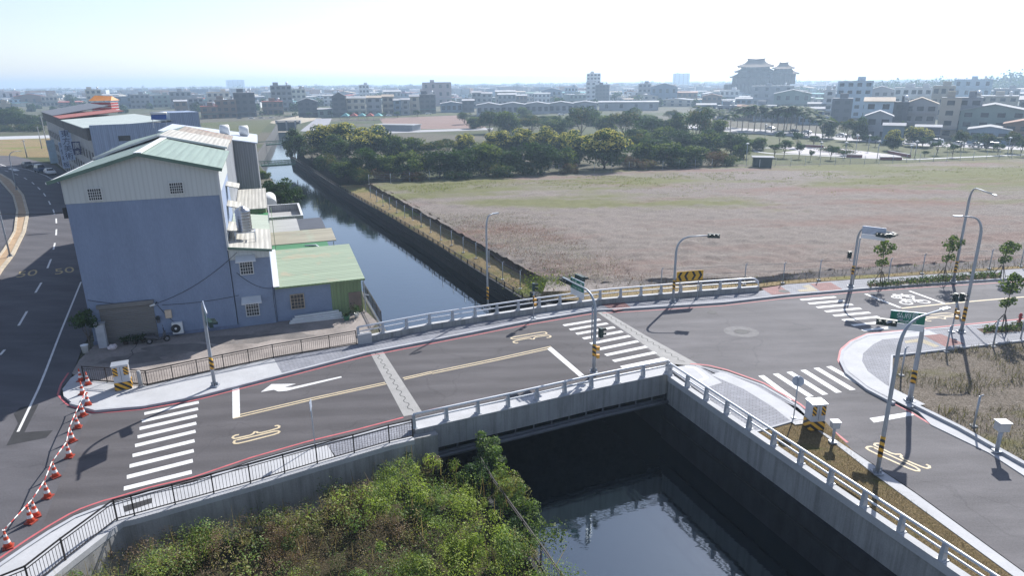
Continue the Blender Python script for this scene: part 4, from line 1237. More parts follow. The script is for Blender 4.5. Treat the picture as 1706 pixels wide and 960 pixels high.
# ------------------------------------------------------------------ pillar, shrub, scooter, bags by the shutter
x, z = W(168, 580, -1.0)
pb = row_obj('gate_pillar', 'white gate pillar leaning by the shutter under the shrub', 'pillar', .75, -.75)
B(-.3, .3, -.25, .25, 0, 2.0).build('shaft', M('pillar_paint', (.40, .42, .46), .8, var=.2), pb)
B(-.36, .36, -.31, .31, 2.0, 2.1).build('cap', m_conc, pb)
bk = row_obj('bucket', 'white plastic bucket at the street corner of the patio', 'bucket', -.35, -1.6, .05)
MB().lathe([(.2, 0), (.26, .6), (.28, .62)], 14).build('body', m_plastic, bk)
MB().lathe([(.285, 0), (.285, .04)], 14, (0, 0, .62)).build('rim', m_plastic, bk)
bg_ = row_obj('bag', 'white and red plastic bag slumped beside the shutter', 'bag', 1.5, -1.5, .05)
mb = MB()
me = bmesh.new(); bmesh.ops.create_icosphere(me, subdivisions=3, radius=.34)
for v in me.verts:
    v.co.z = max(v.co.z * .7 + .16, 0); v.co *= 1 + .25 * noise.noise(v.co * 5)
dm = bpy.data.meshes.new('bag'); me.to_mesh(dm); me.free(); dm.materials.append(M('bag_white', (.58, .52, .53), .5, var=.3, scale=5)); link('bag_body', dm, bg_)
for i, (x, y) in enumerate([(2.3, -.8), (3.0, -.9), (3.6, -.8)]):
    planter(['dark potted plant leftmost along the foot of the shutter', 'dark potted plant in the middle of the shutter foot', 'dark potted plant beside the scooter'][i], x, y, .2, .28, M('dark_pot', (.06, .045, .04), .6), 200, .35, .5)
# scooter ------------------------------------------------------------
m_tyre = M('tyre', (.018, .018, .019), .8)
m_black = M('black_plastic', (.03, .03, .033), .45)
m_chrome = M('chrome', (.6, .6, .62), .2, .9, var=.05)
sx, sz = W(247, 571, -1.6)
sk = row_obj('scooter', 'black and silver scooter parked in front of the shutter', 'scooter', 4.75, -1.35, .05, R(8))
def wheel(par, x, r=.25, wd=.11):
    mb = MB(); mb.tube([(x, -wd / 2, r), (x, -wd / 2 + .02, r), (x, wd / 2 - .02, r), (x, wd / 2, r)], [r * .85, r, r, r * .85], 18)
    w = mb.build('wheel', m_tyre, par)
    mb = MB(); mb.tube([(x, -wd / 2 - .01, r), (x, wd / 2 + .01, r)], r * .55, 14); mb.build('rim', m_chrome, w)
wheel(sk, -.62); wheel(sk, .64)
mb = MB()
def loft(mb, secs):
    """secs: list of (x, halfwidth, z0, z1)"""
    o = len(mb.v)
    for (x, hw, z0, z1) in secs:
        zm = (z0 + z1) / 2
        mb.v += [(x, -hw * .7, z0), (x, hw * .7, z0), (x, hw, zm), (x, hw * .65, z1), (x, -hw * .65, z1), (x, -hw, zm)]
    n = 6
    for i in range(len(secs) - 1):
        for k in range(n):
            mb.f.append((o + i * n + k, o + i * n + (k + 1) % n, o + (i + 1) * n + (k + 1) % n, o + (i + 1) * n + k)); mb.mi.append(0); mb.sm.append(True)
    mb.f.append(tuple(range(o, o + n))[::-1]); mb.mi.append(0); mb.sm.append(False)
    e = o + (len(secs) - 1) * n
    mb.f.append(tuple(range(e, e + n))); mb.mi.append(0); mb.sm.append(False)
    return mb
loft(mb, [(-.95, .06, .62, .72), (-.7, .15, .45, .76), (-.35, .19, .3, .74), (-.08, .16, .26, .55), (.1, .15, .24, .32), (.32, .15, .24, .34), (.42, .17, .28, .78), (.55, .17, .45, .95), (.62, .08, .6, .95)])
mb.build('body', M('scooter_silver', (.07, .07, .078), .3, .3), sk)
mb = MB(); loft(mb, [(-.85, .1, .75, .82), (-.5, .14, .74, .85), (-.15, .12, .72, .80)]); mb.build('saddle', m_black, sk)
mb = MB(); mb.tube([(.52, -.34, 1.08), (.5, 0, 1.03), (.52, .34, 1.08)], .02, 6); mb.tube([(.64, 0, .25), (.5, 0, 1.02)], .035, 6); mb.build('handlebar', m_black, sk)
for s in (-1, 1):
    mb = MB(); mb.tube([(.5, s * .3, 1.06), (.48, s * .36, 1.24)], .01, 5); mb.box((.48, s * .37, 1.28), (.03, .13, .09)); mb.build('mirror', m_black, sk)
mb = MB(); mb.box((.64, 0, .46), (.4, .13, .05)); mb.build('mudguard', m_black, sk)

# ------------------------------------------------------------------ the block with blue shop signs further up the street
def quad_house(name, label, P1, P2, depth, ht, walls, roofm, front_band=None):
    """house on a street front from P1 to P2 (plan), reaching depth to the right"""
    P1, P2 = Vector(P1), Vector(P2)
    d = (P2 - P1)
    L = d.length
    t = thing(name, label, 'house', (P1.x, P1.y, 0), math.atan2(d.y, d.x))
    # local: x along the street front, -y to the depth
    return t, L
F1 = G(149, 214, 13.0).xy; F2 = G(74, 187.5, 13.2).xy; F3 = G(246, 196, 13.6).xy
LF = (F2 - F1).length
DPT = abs((F3 - F1).x * (F2 - F1).normalized().y - (F3 - F1).y * (F2 - F1).normalized().x)
m_tilewall = M('grey_tile_wall', (.33, .33, .33), .7, var=.25, scale=.5)
m_darkband = M('dark_shutters', (.075, .07, .07), .7, var=.5, scale=.6, stretch=(2.5, 1, 1))
def block(label, a, b, ht, depth, wallm, roofm, zr=1.0, top=None):
    d = (F2 - F1).normalized()
    p = F1 + d * (LF * a)
    t = thing('town_house', label, 'house', (p.x, p.y, 0), math.atan2(d.y, d.x))
    L = LF * (b - a) - .08
    MB().box((L / 2, -depth / 2, ht / 2 - 1), (L, depth, ht - 2)).build('wall', wallm, t)
    MB().box((L / 2, -depth / 2 + .25, ht - 1), (L, depth + .6, 2.0)).build('top_storey', top or m_darkband, t)
    vs = [(-.1, .9, ht), (L + .1, .9, ht), (L + .1, -depth - .3, ht + zr), (-.1, -depth - .3, ht + zr)]
    vs += [(x, y, z + .15) for x, y, z in vs]
    MB().add(vs, [(0, 1, 2, 3), (7, 6, 5, 4), (1, 0, 4, 5), (2, 1, 5, 6), (3, 2, 6, 7), (0, 3, 7, 4)]).build('roof', roofm, t)
    for i in range(max(1, int(L / 4))):
        for k in range(3):
            x = (i + .5) * L / max(1, int(L / 4))
            w = MB().box((x, .02, 1.8 + 3.1 * k), (2.0, .1, 1.6 if k else 2.6)).build('window', m_darkband, t)
            MB().box((x, .05, 1.8 + 3.1 * k + (.85 if k else 1.35)), (2.3, .12, .1)).build('sill', m_tilewall, w)
    return t, L
m_stripe = corrugated('striped_green_roof', (.42, .47, .44), 1.6, 'X', .6, .35, rust=(.20, .28, .24))
bA, LA_ = block('long house with a blue ribbed end wall and blue shop signs on its street front', 0, .42, 13.0, DPT, m_tilewall, m_stripe, .8)
MB().box((-.13, -DPT / 2, 6.9), (.25, DPT, 13.3)).build('end_wall', corrugated('blue_end_cladding', (.25, .31, .43), .3, 'Y'), bA)
MB().box((-.28, -5, 11.1), (.06, 1.9, .9)).build('window', m_glass, bA)
MB().box((-.3, -15.5, 11.9), (.06, 1.6, .2)).build('vent', m_dark, bA)
MB().box((4.5, -DPT - 2.5, 7.6), (8.6, 5, 15.2)).build('stair_tower', corrugated('blue_end_cladding'), bA)
bB, _ = block('house with a rust red roof next along the old street', .425, .60, 13.3, DPT * .85, m_tilewall, corrugated('red_roof', (.33, .10, .075), .5, 'X', .6, .25), 1.2)
bC, _ = block('house with a dark grey roof at the far end of the block', .605, 1.0, 13.4, DPT * .8, m_tilewall, corrugated('dark_slate_roof', (.13, .14, .16), .5, 'X', .6, .2), 1.9)
# shop signs on the front
m_signblue = M('sign_pale_blue', (.44, .54, .70), .5, var=.05)
m_navy = M('sign_navy', (.012, .022, .11), .5, var=.05)
m_signw = M('sign_white', (.68, .70, .72), .5, var=.03)
def shop_sign(label, px, py0, py1, wpx, chars, back, ink, out=1.2):
    """sign standing out from the front, facing down the street"""
    d = (F2 - F1).normalized(); n = Vector((-d.y, d.x))
    o = F1 + n * out
    r = ray(px, (py0 + py1) / 2); v = Vector((r[0], r[1]))
    t_ = o.dot(n) / v.dot(n)
    q = v * t_
    dist = q.length
    zc = CAM_H + r[2] * t_
    k = math.hypot(dist, 10) / F_PX
    wd, ht = wpx * k, (py1 - py0) * k
    t = thing('shop_sign', label, 'shop sign', (q.x, q.y, zc), math.atan2(d.y, d.x) - math.pi / 2, 'shop signs on the old street')
    MB().box((0, .1, 0), (wd, .2, ht)).build('panel', back, t)
    n_ = len(chars)
    for i, ch in enumerate(chars):
        text('character', ch, min(wd * .9, ht / n_ * 1.0), ink, t, (0, -.02, ht / 2 - ht * (i + .5) / n_), (R(90), 0, 0), .01)
    for zz_ in (-.3, .3): MB().bar((wd / 2, .1, ht * zz_), (wd / 2 + .6, .1, ht * zz_), .08, .08).build('bracket', m_post, t)
shop_sign('tall pale blue shop sign with four dark blue characters', 112, 222, 262, 13, '東方美術', m_signblue, m_navy)
shop_sign('narrow lower sign of dark characters left of the tall pale blue sign', 107, 241, 276, 8, '廣告看板', m_signblue, m_navy, 1.6)
shop_sign('square navy blue sign with a white character', 127, 237, 249, 10, '廣', m_navy, m_signw, .9)
shop_sign('small navy blue sign under the square navy sign', 129, 251, 257, 9, '美', m_navy, m_signw, .9)
shop_sign('plain pale blue board at the far end of the shop signs', 87, 237, 268, 9, '', M('board_blue', (.36, .48, .56), .5), m_navy, 1.4)
pv = thing('roof_pavilion', 'red and orange banded pavilion standing on the roofs of the far block', 'pavilion', (*G(177, 187, 12.6).xy, 12.6), .1)
pv.scale = [27 / F_PX * G(177, 187, 12.6).length / 7.4] * 2 + [21 / F_PX * G(177, 187, 12.6).length / 7.0]
mo_, mr_ = M('orange_paint', (.55, .20, .03), .6), M('red_paint', (.36, .035, .03), .6)
for k in range(4):
    MB().box((0, 0, .6 + k * 1.15), (7.0, 6, .85)).build('storey', mr_, pv)
    MB().box((0, 0, 1.12 + k * 1.15), (7.3, 6.3, .18)).build('band', m_signw, pv)
MB().add([(-4, -3.5, 5.3), (4, -3.5, 5.3), (4, 3.5, 5.3), (-4, 3.5, 5.3), (-3.0, 0, 7.6), (3.0, 0, 7.2)], [(0, 1, 5, 4), (1, 2, 5), (2, 3, 4, 5), (3, 0, 4), (3, 2, 1, 0)]).build('roof', mo_, pv)
# solar heater and rooftop clutter
sp = thing('solar_heater', 'solar water heater panel on legs above the row of roofs', 'solar heater', (*G(266, 205, 14.2).xy, 14.2), UA)
sp.scale = (.48, .48, .6)
d_ = MB(); d_.add([(-2.3, -.6, 1.0), (2.3, -.6, 1.0), (2.3, .9, 2.2), (-2.3, .9, 2.2)], [(0, 1, 2, 3), (3, 2, 1, 0)]); d_.box((0, 0, 1.52), (4.6, .05, .05)); 
MB().bar((0, -.6, 1.0), (0, .9, 2.2), 4.6, .08).build('panel', M('solar_blue', (.05, .10, .28), .2), sp)
mb = MB(); mb.tube([(-2.5, .95, 2.5), (2.5, .95, 2.5)], .34, 12); mb.build('cylinder', m_plastic, sp)
mb = MB()
for x in (-2, 2):
    for y, z in ((-.6, 1.0), (.9, 2.2)): mb.bar((x, y, -1.2), (x, y, z), .08, .08)
mb.build('stand', m_steel, sp)
# ------------------------------------------------------------------ street furniture
m_pole = M('galvanised_pole', (.33, .36, .40), .5, .3, var=.12, scale=2)
m_lens = M('lens_dark', (.02, .035, .03), .25)
m_sigbody = M('signal_body', (.012, .035, .032), .45)
m_signgreen = M('sign_green', (.006, .16, .10), .4, var=.04)
m_yellowbox = M('yellow_box', (.55, .28, .03), .5)
m_haz = hazard('hazard_stripes', .36, (.6, .6, 1))
m_backsign = M('sign_back', (.40, .45, .55), .45, .3)
def mast_path(h, end, h0=0.0):
    e = Vector(end)
    flat = Vector((e.x, e.y, 0))
    L = flat.length
    dd = flat.normalized() if L > .01 else Vector((1, 0, 0))
    k = min(1.5, L * .6)
    pts = [Vector((0, 0, h0)), Vector((0, 0, (e.z - 1.6) * .5)), Vector((0, 0, e.z - 1.6))]
    P0, P1, P2 = pts[-1], Vector((0, 0, e.z - .08)), Vector((dd.x * k, dd.y * k, e.z - .05))
    for i in range(1, 8):
        t = i / 7
        pts.append(P0 * (1 - t) ** 2 + P1 * 2 * t * (1 - t) + P2 * t * t)
    pts.append(e)
    return pts
def mast(t, h, end, r0=.12, r1=.06, band=(1.3, 2.2)):
    pts = mast_path(h, end)
    n = len(pts)
    MB().tube(pts, [r0 + (r1 - r0) * min(1, i / (n - 1) * 1.1) for i in range(n)], 12).build('pole', m_pole, t)
    MB().box((0, 0, .06), (.5, .5, .08)).build('base_plate', m_pole, t)
    mb = MB()
    for a in range(4): mb.tube([(.2 * math.cos(a * 1.57 + .78), .2 * math.sin(a * 1.57 + .78), .05), (.2 * math.cos(a * 1.57 + .78), .2 * math.sin(a * 1.57 + .78), .2)], .025, 6)
    for a in range(4): mb.bar((.1 * math.cos(a * 1.57), .1 * math.sin(a * 1.57), .2), (.24 * math.cos(a * 1.57), .24 * math.sin(a * 1.57), .2), .02, .25)
    mb.build('base_bolts', m_pole, t)
    if band: MB().lathe([(r0 + .012, band[0]), (r0 + .008, band[1])], 14).build('hazard_band', m_haz, t)
def head3(t, loc, face, horizontal=True, n=3, s=1.0):
    """signal head with n lamps facing the plan direction face"""
    f = math.atan2(face[1], face[0])
    g = bpy.data.objects.new('signal_head', None)
    mb = MB()
    L = .36 * n * s
    if horizontal: mb.box((0, 0, 0), (.22 * s, L, .38 * s))
    else: mb.box((0, 0, 0), (.22 * s, .36 * s, L))
    o = mb.build('signal_head', m_sigbody, t)
    o.location = loc; o.rotation_euler = (0, 0, f)
    for i in range(n):
        q = (i - (n - 1) / 2) * .36 * s
        c = (0, q, 0) if horizontal else (0, 0, q)
        mb = MB(); mb.tube([(.11 * s, c[1], c[2]), (.125 * s, c[1], c[2])], .14 * s, 14); mb.build('lens', m_lens, o)
        mb = MB()
        for k in range(8):
            a0, a1 = math.pi * (k / 8) - .25, math.pi * ((k + 1) / 8) - .25
            a0, a1 = math.pi * (k / 8), math.pi * ((k + 1) / 8)
            rr = .165 * s
            mb.add([(.11 * s, c[1] + rr * math.cos(a0), c[2] + rr * math.sin(a0)), (.11 * s, c[1] + rr * math.cos(a1), c[2] + rr * math.sin(a1)), (.42 * s, c[1] + rr * math.cos(a1), c[2] + rr * math.sin(a1) - .03), (.42 * s, c[1] + rr * math.cos(a0), c[2] + rr * math.sin(a0) - .03)], [(0, 1, 2, 3), (3, 2, 1, 0)])
        mb.build('visor', m_sigbody, o)
    return o
def walk_head(t, loc, face, arm=True, base=(0, 0)):
    o = head3(t, loc, face, False, 2, .95)
    o.name = 'walk_signal'
    if arm:
        mb = MB(); mb.tube([(base[0], base[1], loc[2] - .6), (loc[0] * .8, loc[1] * .8, loc[2] - .6), (loc[0], loc[1], loc[2] - .3)], .035, 6); mb.build('signal_arm', m_pole, t)
    return o
def sign_plate(t, loc, face, wd, ht, mat, lines=None, name='name_sign', lower=None):
    f = math.atan2(face[1], face[0])
    o = MB().box((0, 0, 0), (.05, wd, ht)).build(name, m_backsign, t)
    o.location = loc; o.rotation_euler = (0, 0, f)
    MB().box((.029, 0, 0), (.006, wd - .03, ht - .03)).build('sign_face', mat, o)
    for (s, size, dy, dz, inkm) in (lines or []):
        text('lettering', s, size, inkm, o, (.034, dy, dz), (R(90), 0, R(90)), .001)
    if lower:
        MB().box((0, 0, -ht / 2 - lower / 2 - .02), (.04, wd, lower)).build('lower_plate', m_signw, o)
    return o
SG = 'mast arm traffic signals at the junction'
def pole_thing(name, label, cat, px, z=.15, group=None):
    p = G(px[0], px[1], z)
    return thing(name, label, cat, p, 0, group), p
# left signal: arm reaching out over the road towards the camera
t0, p = pole_thing('traffic_signal', 'signal mast by the left turn arrow lane, its arm seen end-on', 'traffic signal', (358, 644), group=SG)
e0 = Vector((-18.7, 38.5, 6.6)) - p
mast(t0, 6, e0)
ad = Vector((e0.x, e0.y, 0)).normalized(); perp0 = Vector((-ad.y, ad.x, 0))
rdir = (G(610, 588) - G(330, 660)).normalized()          # along the road, towards the bridge
head3(t0, Vector((-20.1, 41.6, 4.9)) - p, (rdir.x, rdir.y))
head3(t0, e0 + Vector((0, 0, -.12)) - ad * .4, (-rdir.x, -rdir.y)) if False else None
sign_plate(t0, Vector((-19.5, 40.0, 6.1)) - p, (-.885, -.465), 1.9, 1.2, m_signgreen, [('弘府一路', .36, 0, .15, m_signw), ('Hongfu 1st Rd', .2, 0, -.32, m_signw)])
# middle signal at the near end of the bridge
t1, p = pole_thing('traffic_signal', 'signal mast on the near bridge walkway with green name sign on its arm', 'traffic signal', (989, 621), group=SG)
e1 = G(938, 463, 6.1) - p
mast(t1, 6, e1, .13)
ad = Vector((e1.x, e1.y, 0)).normalized(); n1 = Vector((-ad.y, ad.x, 0))
if n1.dot(-Vector((p.x, p.y, 0))) < 0: n1 = -n1
fc = Vector((n1.x, n1.y, 0))
head3(t1, G(944, 468, 5.9) - p, fc)
head3(t1, G(966, 463, 6.15) - p, -fc)
sign_plate(t1, G(962, 475, 5.85) - p, fc, 1.75, .8, m_signgreen, [('弘府一路', .36, 0, .12, m_signw), ('Hongfu 1st Rd', .19, 0, -.24, m_signw)], lower=.45)
walk_head(t1, Vector((.42, -.05, 3.05)), (.8, .5))
for z in (1.85, 1.25):
    mb = MB(); mb.box((.27, 0, z), (.22, .2, .26)); mb.tube([(.1, 0, z), (.2, 0, z)], .05, 6); mb.build('push_button_box', m_yellowbox, t1)
MB().tube([(-.2, .05, 2.6), (-.2, .05, 5.0)], .05, 8).build('conduit', m_pole, t1)
# far signal beside the chevron board
t2, p = pole_thing('traffic_signal', 'signal mast beside the yellow chevron board, arm reaching right', 'traffic signal', (1121, 504), group=SG)
e2 = G(1182, 392.5, 6.5) - p
mast(t2, 6.4, e2)
head3(t2, G(1189, 393, 6.45) - p, (-.25, -1))
# right signal behind the junction
t3, p = pole_thing('traffic_signal', 'signal mast behind the junction showing the back of its name sign', 'traffic signal', (1417, 478), group=SG)
e3 = G(1488, 389, 6.5) - p
mast(t3, 6.5, e3)
sign_plate(t3, G(1456, 385, 6.5) - p, (.65, .75), 2.0, .75, m_signgreen, lower=.4)
head3(t3, G(1470, 392, 6.3) - p, (-.8, -.6)); head3(t3, G(1485, 392, 6.3) - p, (.7, -.7))
walk_head(t3, Vector((-.55, 0, 3.3)), (-.7, -.7))
MB().tube([(.25, .05, .2), (.28, .05, 5.0)], .06, 8).build('conduit', m_pole, t3)
# lower right signal on the corner
t4, p = pole_thing('traffic_signal', 'signal mast at the dry grass corner with a green name sign on its arm', 'traffic signal', (1515, 669), group=SG)
e4 = G(1478, 538, 6.2) - p
mast(t4, 6, e4, .15)
head3(t4, G(1477, 537, 6.1) - p, (-.45, -.9))
sign_plate(t4, G(1512, 529.5, 6.3) - p, (-.35, -.94), 1.85, .75, m_signgreen, [('弘府路', .4, 0, .1, m_signw), ('Hongfu Rd', .22, 0, -.22, m_signw)], lower=.4)
# walking signals on their own posts
def ped_post(label, px, h, heads, band=(1.5, 2.1)):
    t, p = pole_thing('pedestrian_signal', label, 'pedestrian signal', px, group='pedestrian signals')
    MB().tube([(0, 0, 0), (0, 0, h)], .055, 10).build('pole', m_pole, t)
    MB().box((0, 0, .05), (.36, .36, .08)).build('base_plate', m_pole, t)
    MB().lathe([(.07, band[0]), (.07, band[1])], 12).build('hazard_band', m_haz, t)
    for f, o in heads: walk_head(t, Vector((o, 0, h)), f, False)
    for z in (1.3, 1.75): MB().box((.14, -.1, z), (.22, .2, .24)).build('push_button_box', m_yellowbox, t)
ped_post('pedestrian signal on the far side of the bridge by the first crossing', (889, 531), 2.9, [((.9, .1), 0)])
ped_post('double pedestrian signal on the red paving at the right corner', (1585, 554), 3.0, [((-.9, -.3), -.22), ((.3, -.9), .3)])
# street lamps
LG = 'curved steel street lamps'
def lamp(label, px, head, hz, r0=.11, band=(1.0, 2.2), z=.15):
    t, p = pole_thing('street_lamp', label, 'street lamp', px, z, LG)
    e = G(head[0], head[1], hz) - p
    mast(t, 8, e, r0, .05, band)
    d = Vector((e.x, e.y, 0)).normalized()
    mb = MB(); mb.bar(e - d * .1, e + d * .55, .2, .09); mb.build('lamp_head', m_steel, t)
    mb = MB(); mb.bar(e + d * .05 + Vector((0, 0, -.055)), e + d * .5 + Vector((0, 0, -.055)), .16, .02); mb.build('lamp_glass', m_signw, t)
lamp('slim street lamp standing behind the far bridge guardrail', (813, 516), (822, 356), 8.9, .09)
lamp('nearest street lamp on the narrow verge of the canal road', (1461, 789), (1570, 516), 8.7, .11)
lamp('street lamp on the right corner pavement, arm bending left', (1601, 554), (1601, 360), 9.7, .13)
lamp('tall street lamp beyond the right road, arm bending right', (1588, 470), (1655, 324), 9.9, .13)
# chevron board
t, p = pole_thing('chevron_board', 'yellow board with black arrows pointing both ways on two posts', 'road sign', (1146, 499))
d = (G(1170, 498) - G(1126, 502)).xy.normalized()
t.rotation_euler = (0, 0, math.atan2(d.y, d.x))
for x in (-.95, .95):
    mb = MB(); mb.tube([(x, 0, 0), (x, 0, 2.2)], .045, 8); mb.build('post', m_pole, t)
    MB().box((x, 0, .04), (.25, .25, .06)).build('base_plate', m_pole, t)
bd = MB().box((0, -.08, 2.35), (2.7, .04, .95)).build('board', M('sign_yellow', (.60, .34, .02), .45), t)
mk_ = M('sign_black', (.012, .012, .013), .5)
for x, s in ((-1.0, -1), (-.35, -1), (.35, 1), (1.0, 1)):
    mb = MB()
    q = [(x - s * .22, .42), (x + s * .02, .42), (x + s * .26, 0), (x + s * .02, -.42), (x - s * .22, -.42), (x + s * .02, 0)]
    mb.add([(a, -.104, 2.35 + b) for a, b in q], [(0, 1, 2, 5), (5, 2, 3, 4)] if s > 0 else [(5, 2, 1, 0), (4, 3, 2, 5)])
    mb.build('chevron', mk_, bd)
# round sign seen from behind, thin posts
t, p = pole_thing('round_sign', 'round road sign seen from behind on a thin post by the canal road', 'road sign', (1322, 697))
MB().tube([(0, 0, 0), (0, 0, 2.75)], .04, 8).build('post', m_pole, t)
mb = MB(); mb.tube([(.02, .05, 2.45), (.03, .075, 2.45)], .34, 24); mb.build('disc', m_backsign, t)
MB().box((0, 0, .03), (.25, .25, .06)).build('base_plate', m_pole, t)
t, p = pole_thing('sign_post', 'thin sign post with an edge-on plate on the near pavement', 'road sign', (525, 744))
MB().tube([(0, 0, 0), (0, 0, 2.9)], .035, 8).build('post', m_pole, t)
o = MB().box((0, 0, 2.6), (.03, .55, .5)).build('plate', m_backsign, t); o.rotation_euler = (0, 0, R(8))
# striped cabinets
def cabinet(label, px, w_, d_, hh, rz):
    t, p = pole_thing('control_cabinet', label, 'cabinet', px)
    t.rotation_euler = (0, 0, rz)
    MB().box((0, 0, .28), (w_ * 1.06, d_ * 1.06, .56)).build('plinth', hazard('hazard_wide', .42, (.8, .8, 1)), t)
    b = MB().box((0, 0, .56 + (hh - .56) / 2), (w_, d_, hh - .56)).build('casing', M('cabinet_grey', (.42, .45, .50), .4, .2), t)
    MB().box((0, 0, hh + .03), (w_ * 1.1, d_ * 1.1, .06)).build('lid', m_steel, t)
    for sx in (-1, 1): MB().box((sx * w_ * .33, -d_ / 2 - .004, hh - .4), (w_ * .3, .006, .6)).build('warning_panel', hazard('hazard_panel', .25, (1, 0, 1)), t)
    MB().box((w_ / 2 + .004, -d_ * .3, hh - .4), (.006, d_ * .3, .6)).build('warning_panel', hazard('hazard_panel2', .25, (0, 1, 1)), t)
    MB().box((0, -d_ / 2 - .003, .56 + (hh - .56) / 2), (.02, .004, hh - .7)).build('door_seam', m_dark, t)
cabinet('grey control cabinet with yellow and black stripes at the left corner pavement', (207, 646), .95, .8, 1.75, .45)
cabinet('grey control cabinet with striped plinth on the canal road verge', (1355, 712), .85, .75, 1.65, .1)
def meter_post(label, px, h, s=1):
    t, p = pole_thing('meter_post', label, 'meter post', px, .12, 'meter posts with a box on top')
    MB().tube([(0, 0, 0), (0, 0, h - .3)], .08 * s, 10).build('post', m_pole, t)
    MB().box((0, 0, h - .2 * s), (.42 * s, .36 * s, .36 * s)).build('box', m_steel, t)
    MB().box((0, 0, h + .01), (.5 * s, .44 * s, .05)).build('lid', m_trim, t)
    MB().box((0, 0, .05), (.36, .36, .1)).build('base', m_pole, t)
meter_post('small box on a post beside the right cabinet', (1387, 738), 1.35)
meter_post('larger box on a post at the kerb of the dry grass lot', (1660, 753), 1.85, 1.35)
t, p = pole_thing('concrete_bollard', 'pale round concrete bollard beside the left striped cabinet', 'bollard', (235, 645))
MB().lathe([(.14, 0), (.13, 1.15), (.09, 1.22)], 14).build('shaft', m_conc, t)
MB().lathe([(.2, 0), (.19, .1)], 14).build('foot', m_conc, t)
t, p = pole_thing('fire_hydrant', 'red fire hydrant at the right edge beside the planting strip', 'hydrant', (1698, 538))
mr2 = M('hydrant_red', (.36, .02, .025), .4)
MB().lathe([(.16, 0), (.16, .06), (.1, .08), (.1, .62), (.14, .64), (.14, .7), (.09, .82), (.03, .88)], 14).build('barrel', mr2, t)
for s in (-1, 1): MB().tube([(0, s * .08, .5), (0, s * .2, .5)], .055, 8).build('nozzle', mr2, t)
# cones and striped bars ---------------------------------------------
m_co, m_cw, m_cb = M('cone_orange', (.55, .075, .03), .5), M('cone_white', (.72, .70, .68), .45), M('cone_base', (.30, .05, .03), .6)
cone = thing('traffic_cone', '', 'traffic cone')
MB().box((0, 0, .03), (.42, .42, .06)).build('base', m_cb, cone)
pr_ = [(.17, .06), (.145, .2), (.135, .2), (.105, .42), (.1, .42), (.07, .66), (.068, .66), (.04, .86)]
MB().lathe([(.175, .06), (.135, .28), (.105, .44), (.075, .60), (.055, .72), (.038, .84)], 16, mis=[0, 1, 0, 1, 0]).build('body', [m_co, m_cw], cone)
MB().lathe([(.045, .84), (.05, .9), (.02, .94)], 10).build('knob', m_co, cone)
cpos = [(135, 635), (147, 641), (138, 657), (147, 675), (139, 693), (130, 713), (121, 736), (116, 762), (93, 795), (80, 829), (60, 861), (52, 871), (14, 913)]
clab = ['orange cone at the railing corner, farthest up the street', 'faded cone beside the railing end, second up the street', 'leaning faded red cone on the corner pavement edge', 'white and red cone where the striped bars meet the kerb', 'orange and white cone just inside the red kerb line', 'orange and white cone level with the top of the crossing', 'orange and white cone above the row\'s middle', 'orange and white cone in the middle of the row of cones', 'orange and white cone left of the sign shadow', 'orange and white cone third nearest along the barrier', 'rear one of the two cones standing close together', 'front one of the two cones standing close together', 'nearest orange cone at the left edge of the road']
tops = []
for i, (c, l) in enumerate(zip(cpos, clab)):
    o = cone if i == 0 else copy_tree(cone)
    on_pave = i < 4
    q = G(c[0], c[1], .15 if on_pave else .01)
    place(o, q, i * .7, l, 'traffic cones across the old junction')
    tops.append(Vector((q.x, q.y, q.z + .88)))
m_bar = hazard('bar_stripes', .5, (1, 1, 0))
for e in m_bar.node_tree.nodes:
    if e.type == 'VALTORGB':
        e.color_ramp.elements[0].color = (.5, .06, .05, 1); e.color_ramp.elements[1].color = (.72, .7, .66, 1)
seq = [3, 4, 5, 6, 7, 8, 9, 10]
allseq = seq + [12]
for i, (a, b) in enumerate(zip(allseq, allseq[1:])):
    A, Bb = tops[a], tops[b]
    mb = MB()
    A2, B2 = A + Vector((0, 0, .05)), Bb + Vector((0, 0, .05))
    mb.tube([A2 - A2, B2 - A2], .028, 8)
    o = thing('barrier_bar', ['farthest striped bar joining the cones at the kerb', 'striped bar joining the cones by the red kerb line', 'striped bar between cones level with the crossing top', 'striped bar between cones above the middle of the row', 'striped bar between cones left of the sign shadow', 'striped bar below the sign shadow in the row of cones', 'striped bar leading to the pair of cones', 'nearest striped bar at the left edge of the photo'][i], 'barrier bar', A2, 0, 'striped bars between the cones')
    mb.build('bar', m_bar, o)
    mb = MB()
    for q in (A2 - A2, B2 - A2): mb.lathe([(.06, -.02), (.06, .02)], 10, tuple(q))
    mb.build('ring', m_cw, o)

# ------------------------------------------------------------------ posts of wire fences
m_wire = M('fence_wire', (.26, .28, .30), .5, .5)
def wire_fence(label, pts, h, feet=None, wires=3, pm=.05, arm=True, top_r=.012):
    """single row of steel posts with thin wires; pts are 3D feet"""
    o = Vector(pts[0])
    t = thing('wire_fence', label, 'fence', o, 0, 'wire fences on steel posts')
    mb = MB(); mb.tube([(0, 0, 0), (0, 0, h)], pm, 8)
    if arm: mb.tube([(0, 0, h - .02), (.16, -.05, h + .1)], pm * .7, 6)
    pmesh = mb.mesh('post', m_pole)
    fmesh = MB().box((0, 0, .04), (.34, .34, .08)).mesh('foot', m_conc)
    for p in pts:
        q = link('post', pmesh, t); q.location = Vector(p) - o
        f = link('foot', fmesh, q)
    if wires:
        mb = MB()
        for k in range(wires):
            z = h * (.25 + .7 * k / max(1, wires - 1))
            mb.tube([Vector(p) - o + Vector((0, 0, z)) for p in pts], top_r, 4, cap=False)
        mb.build('wire', m_wire, t)
    return t
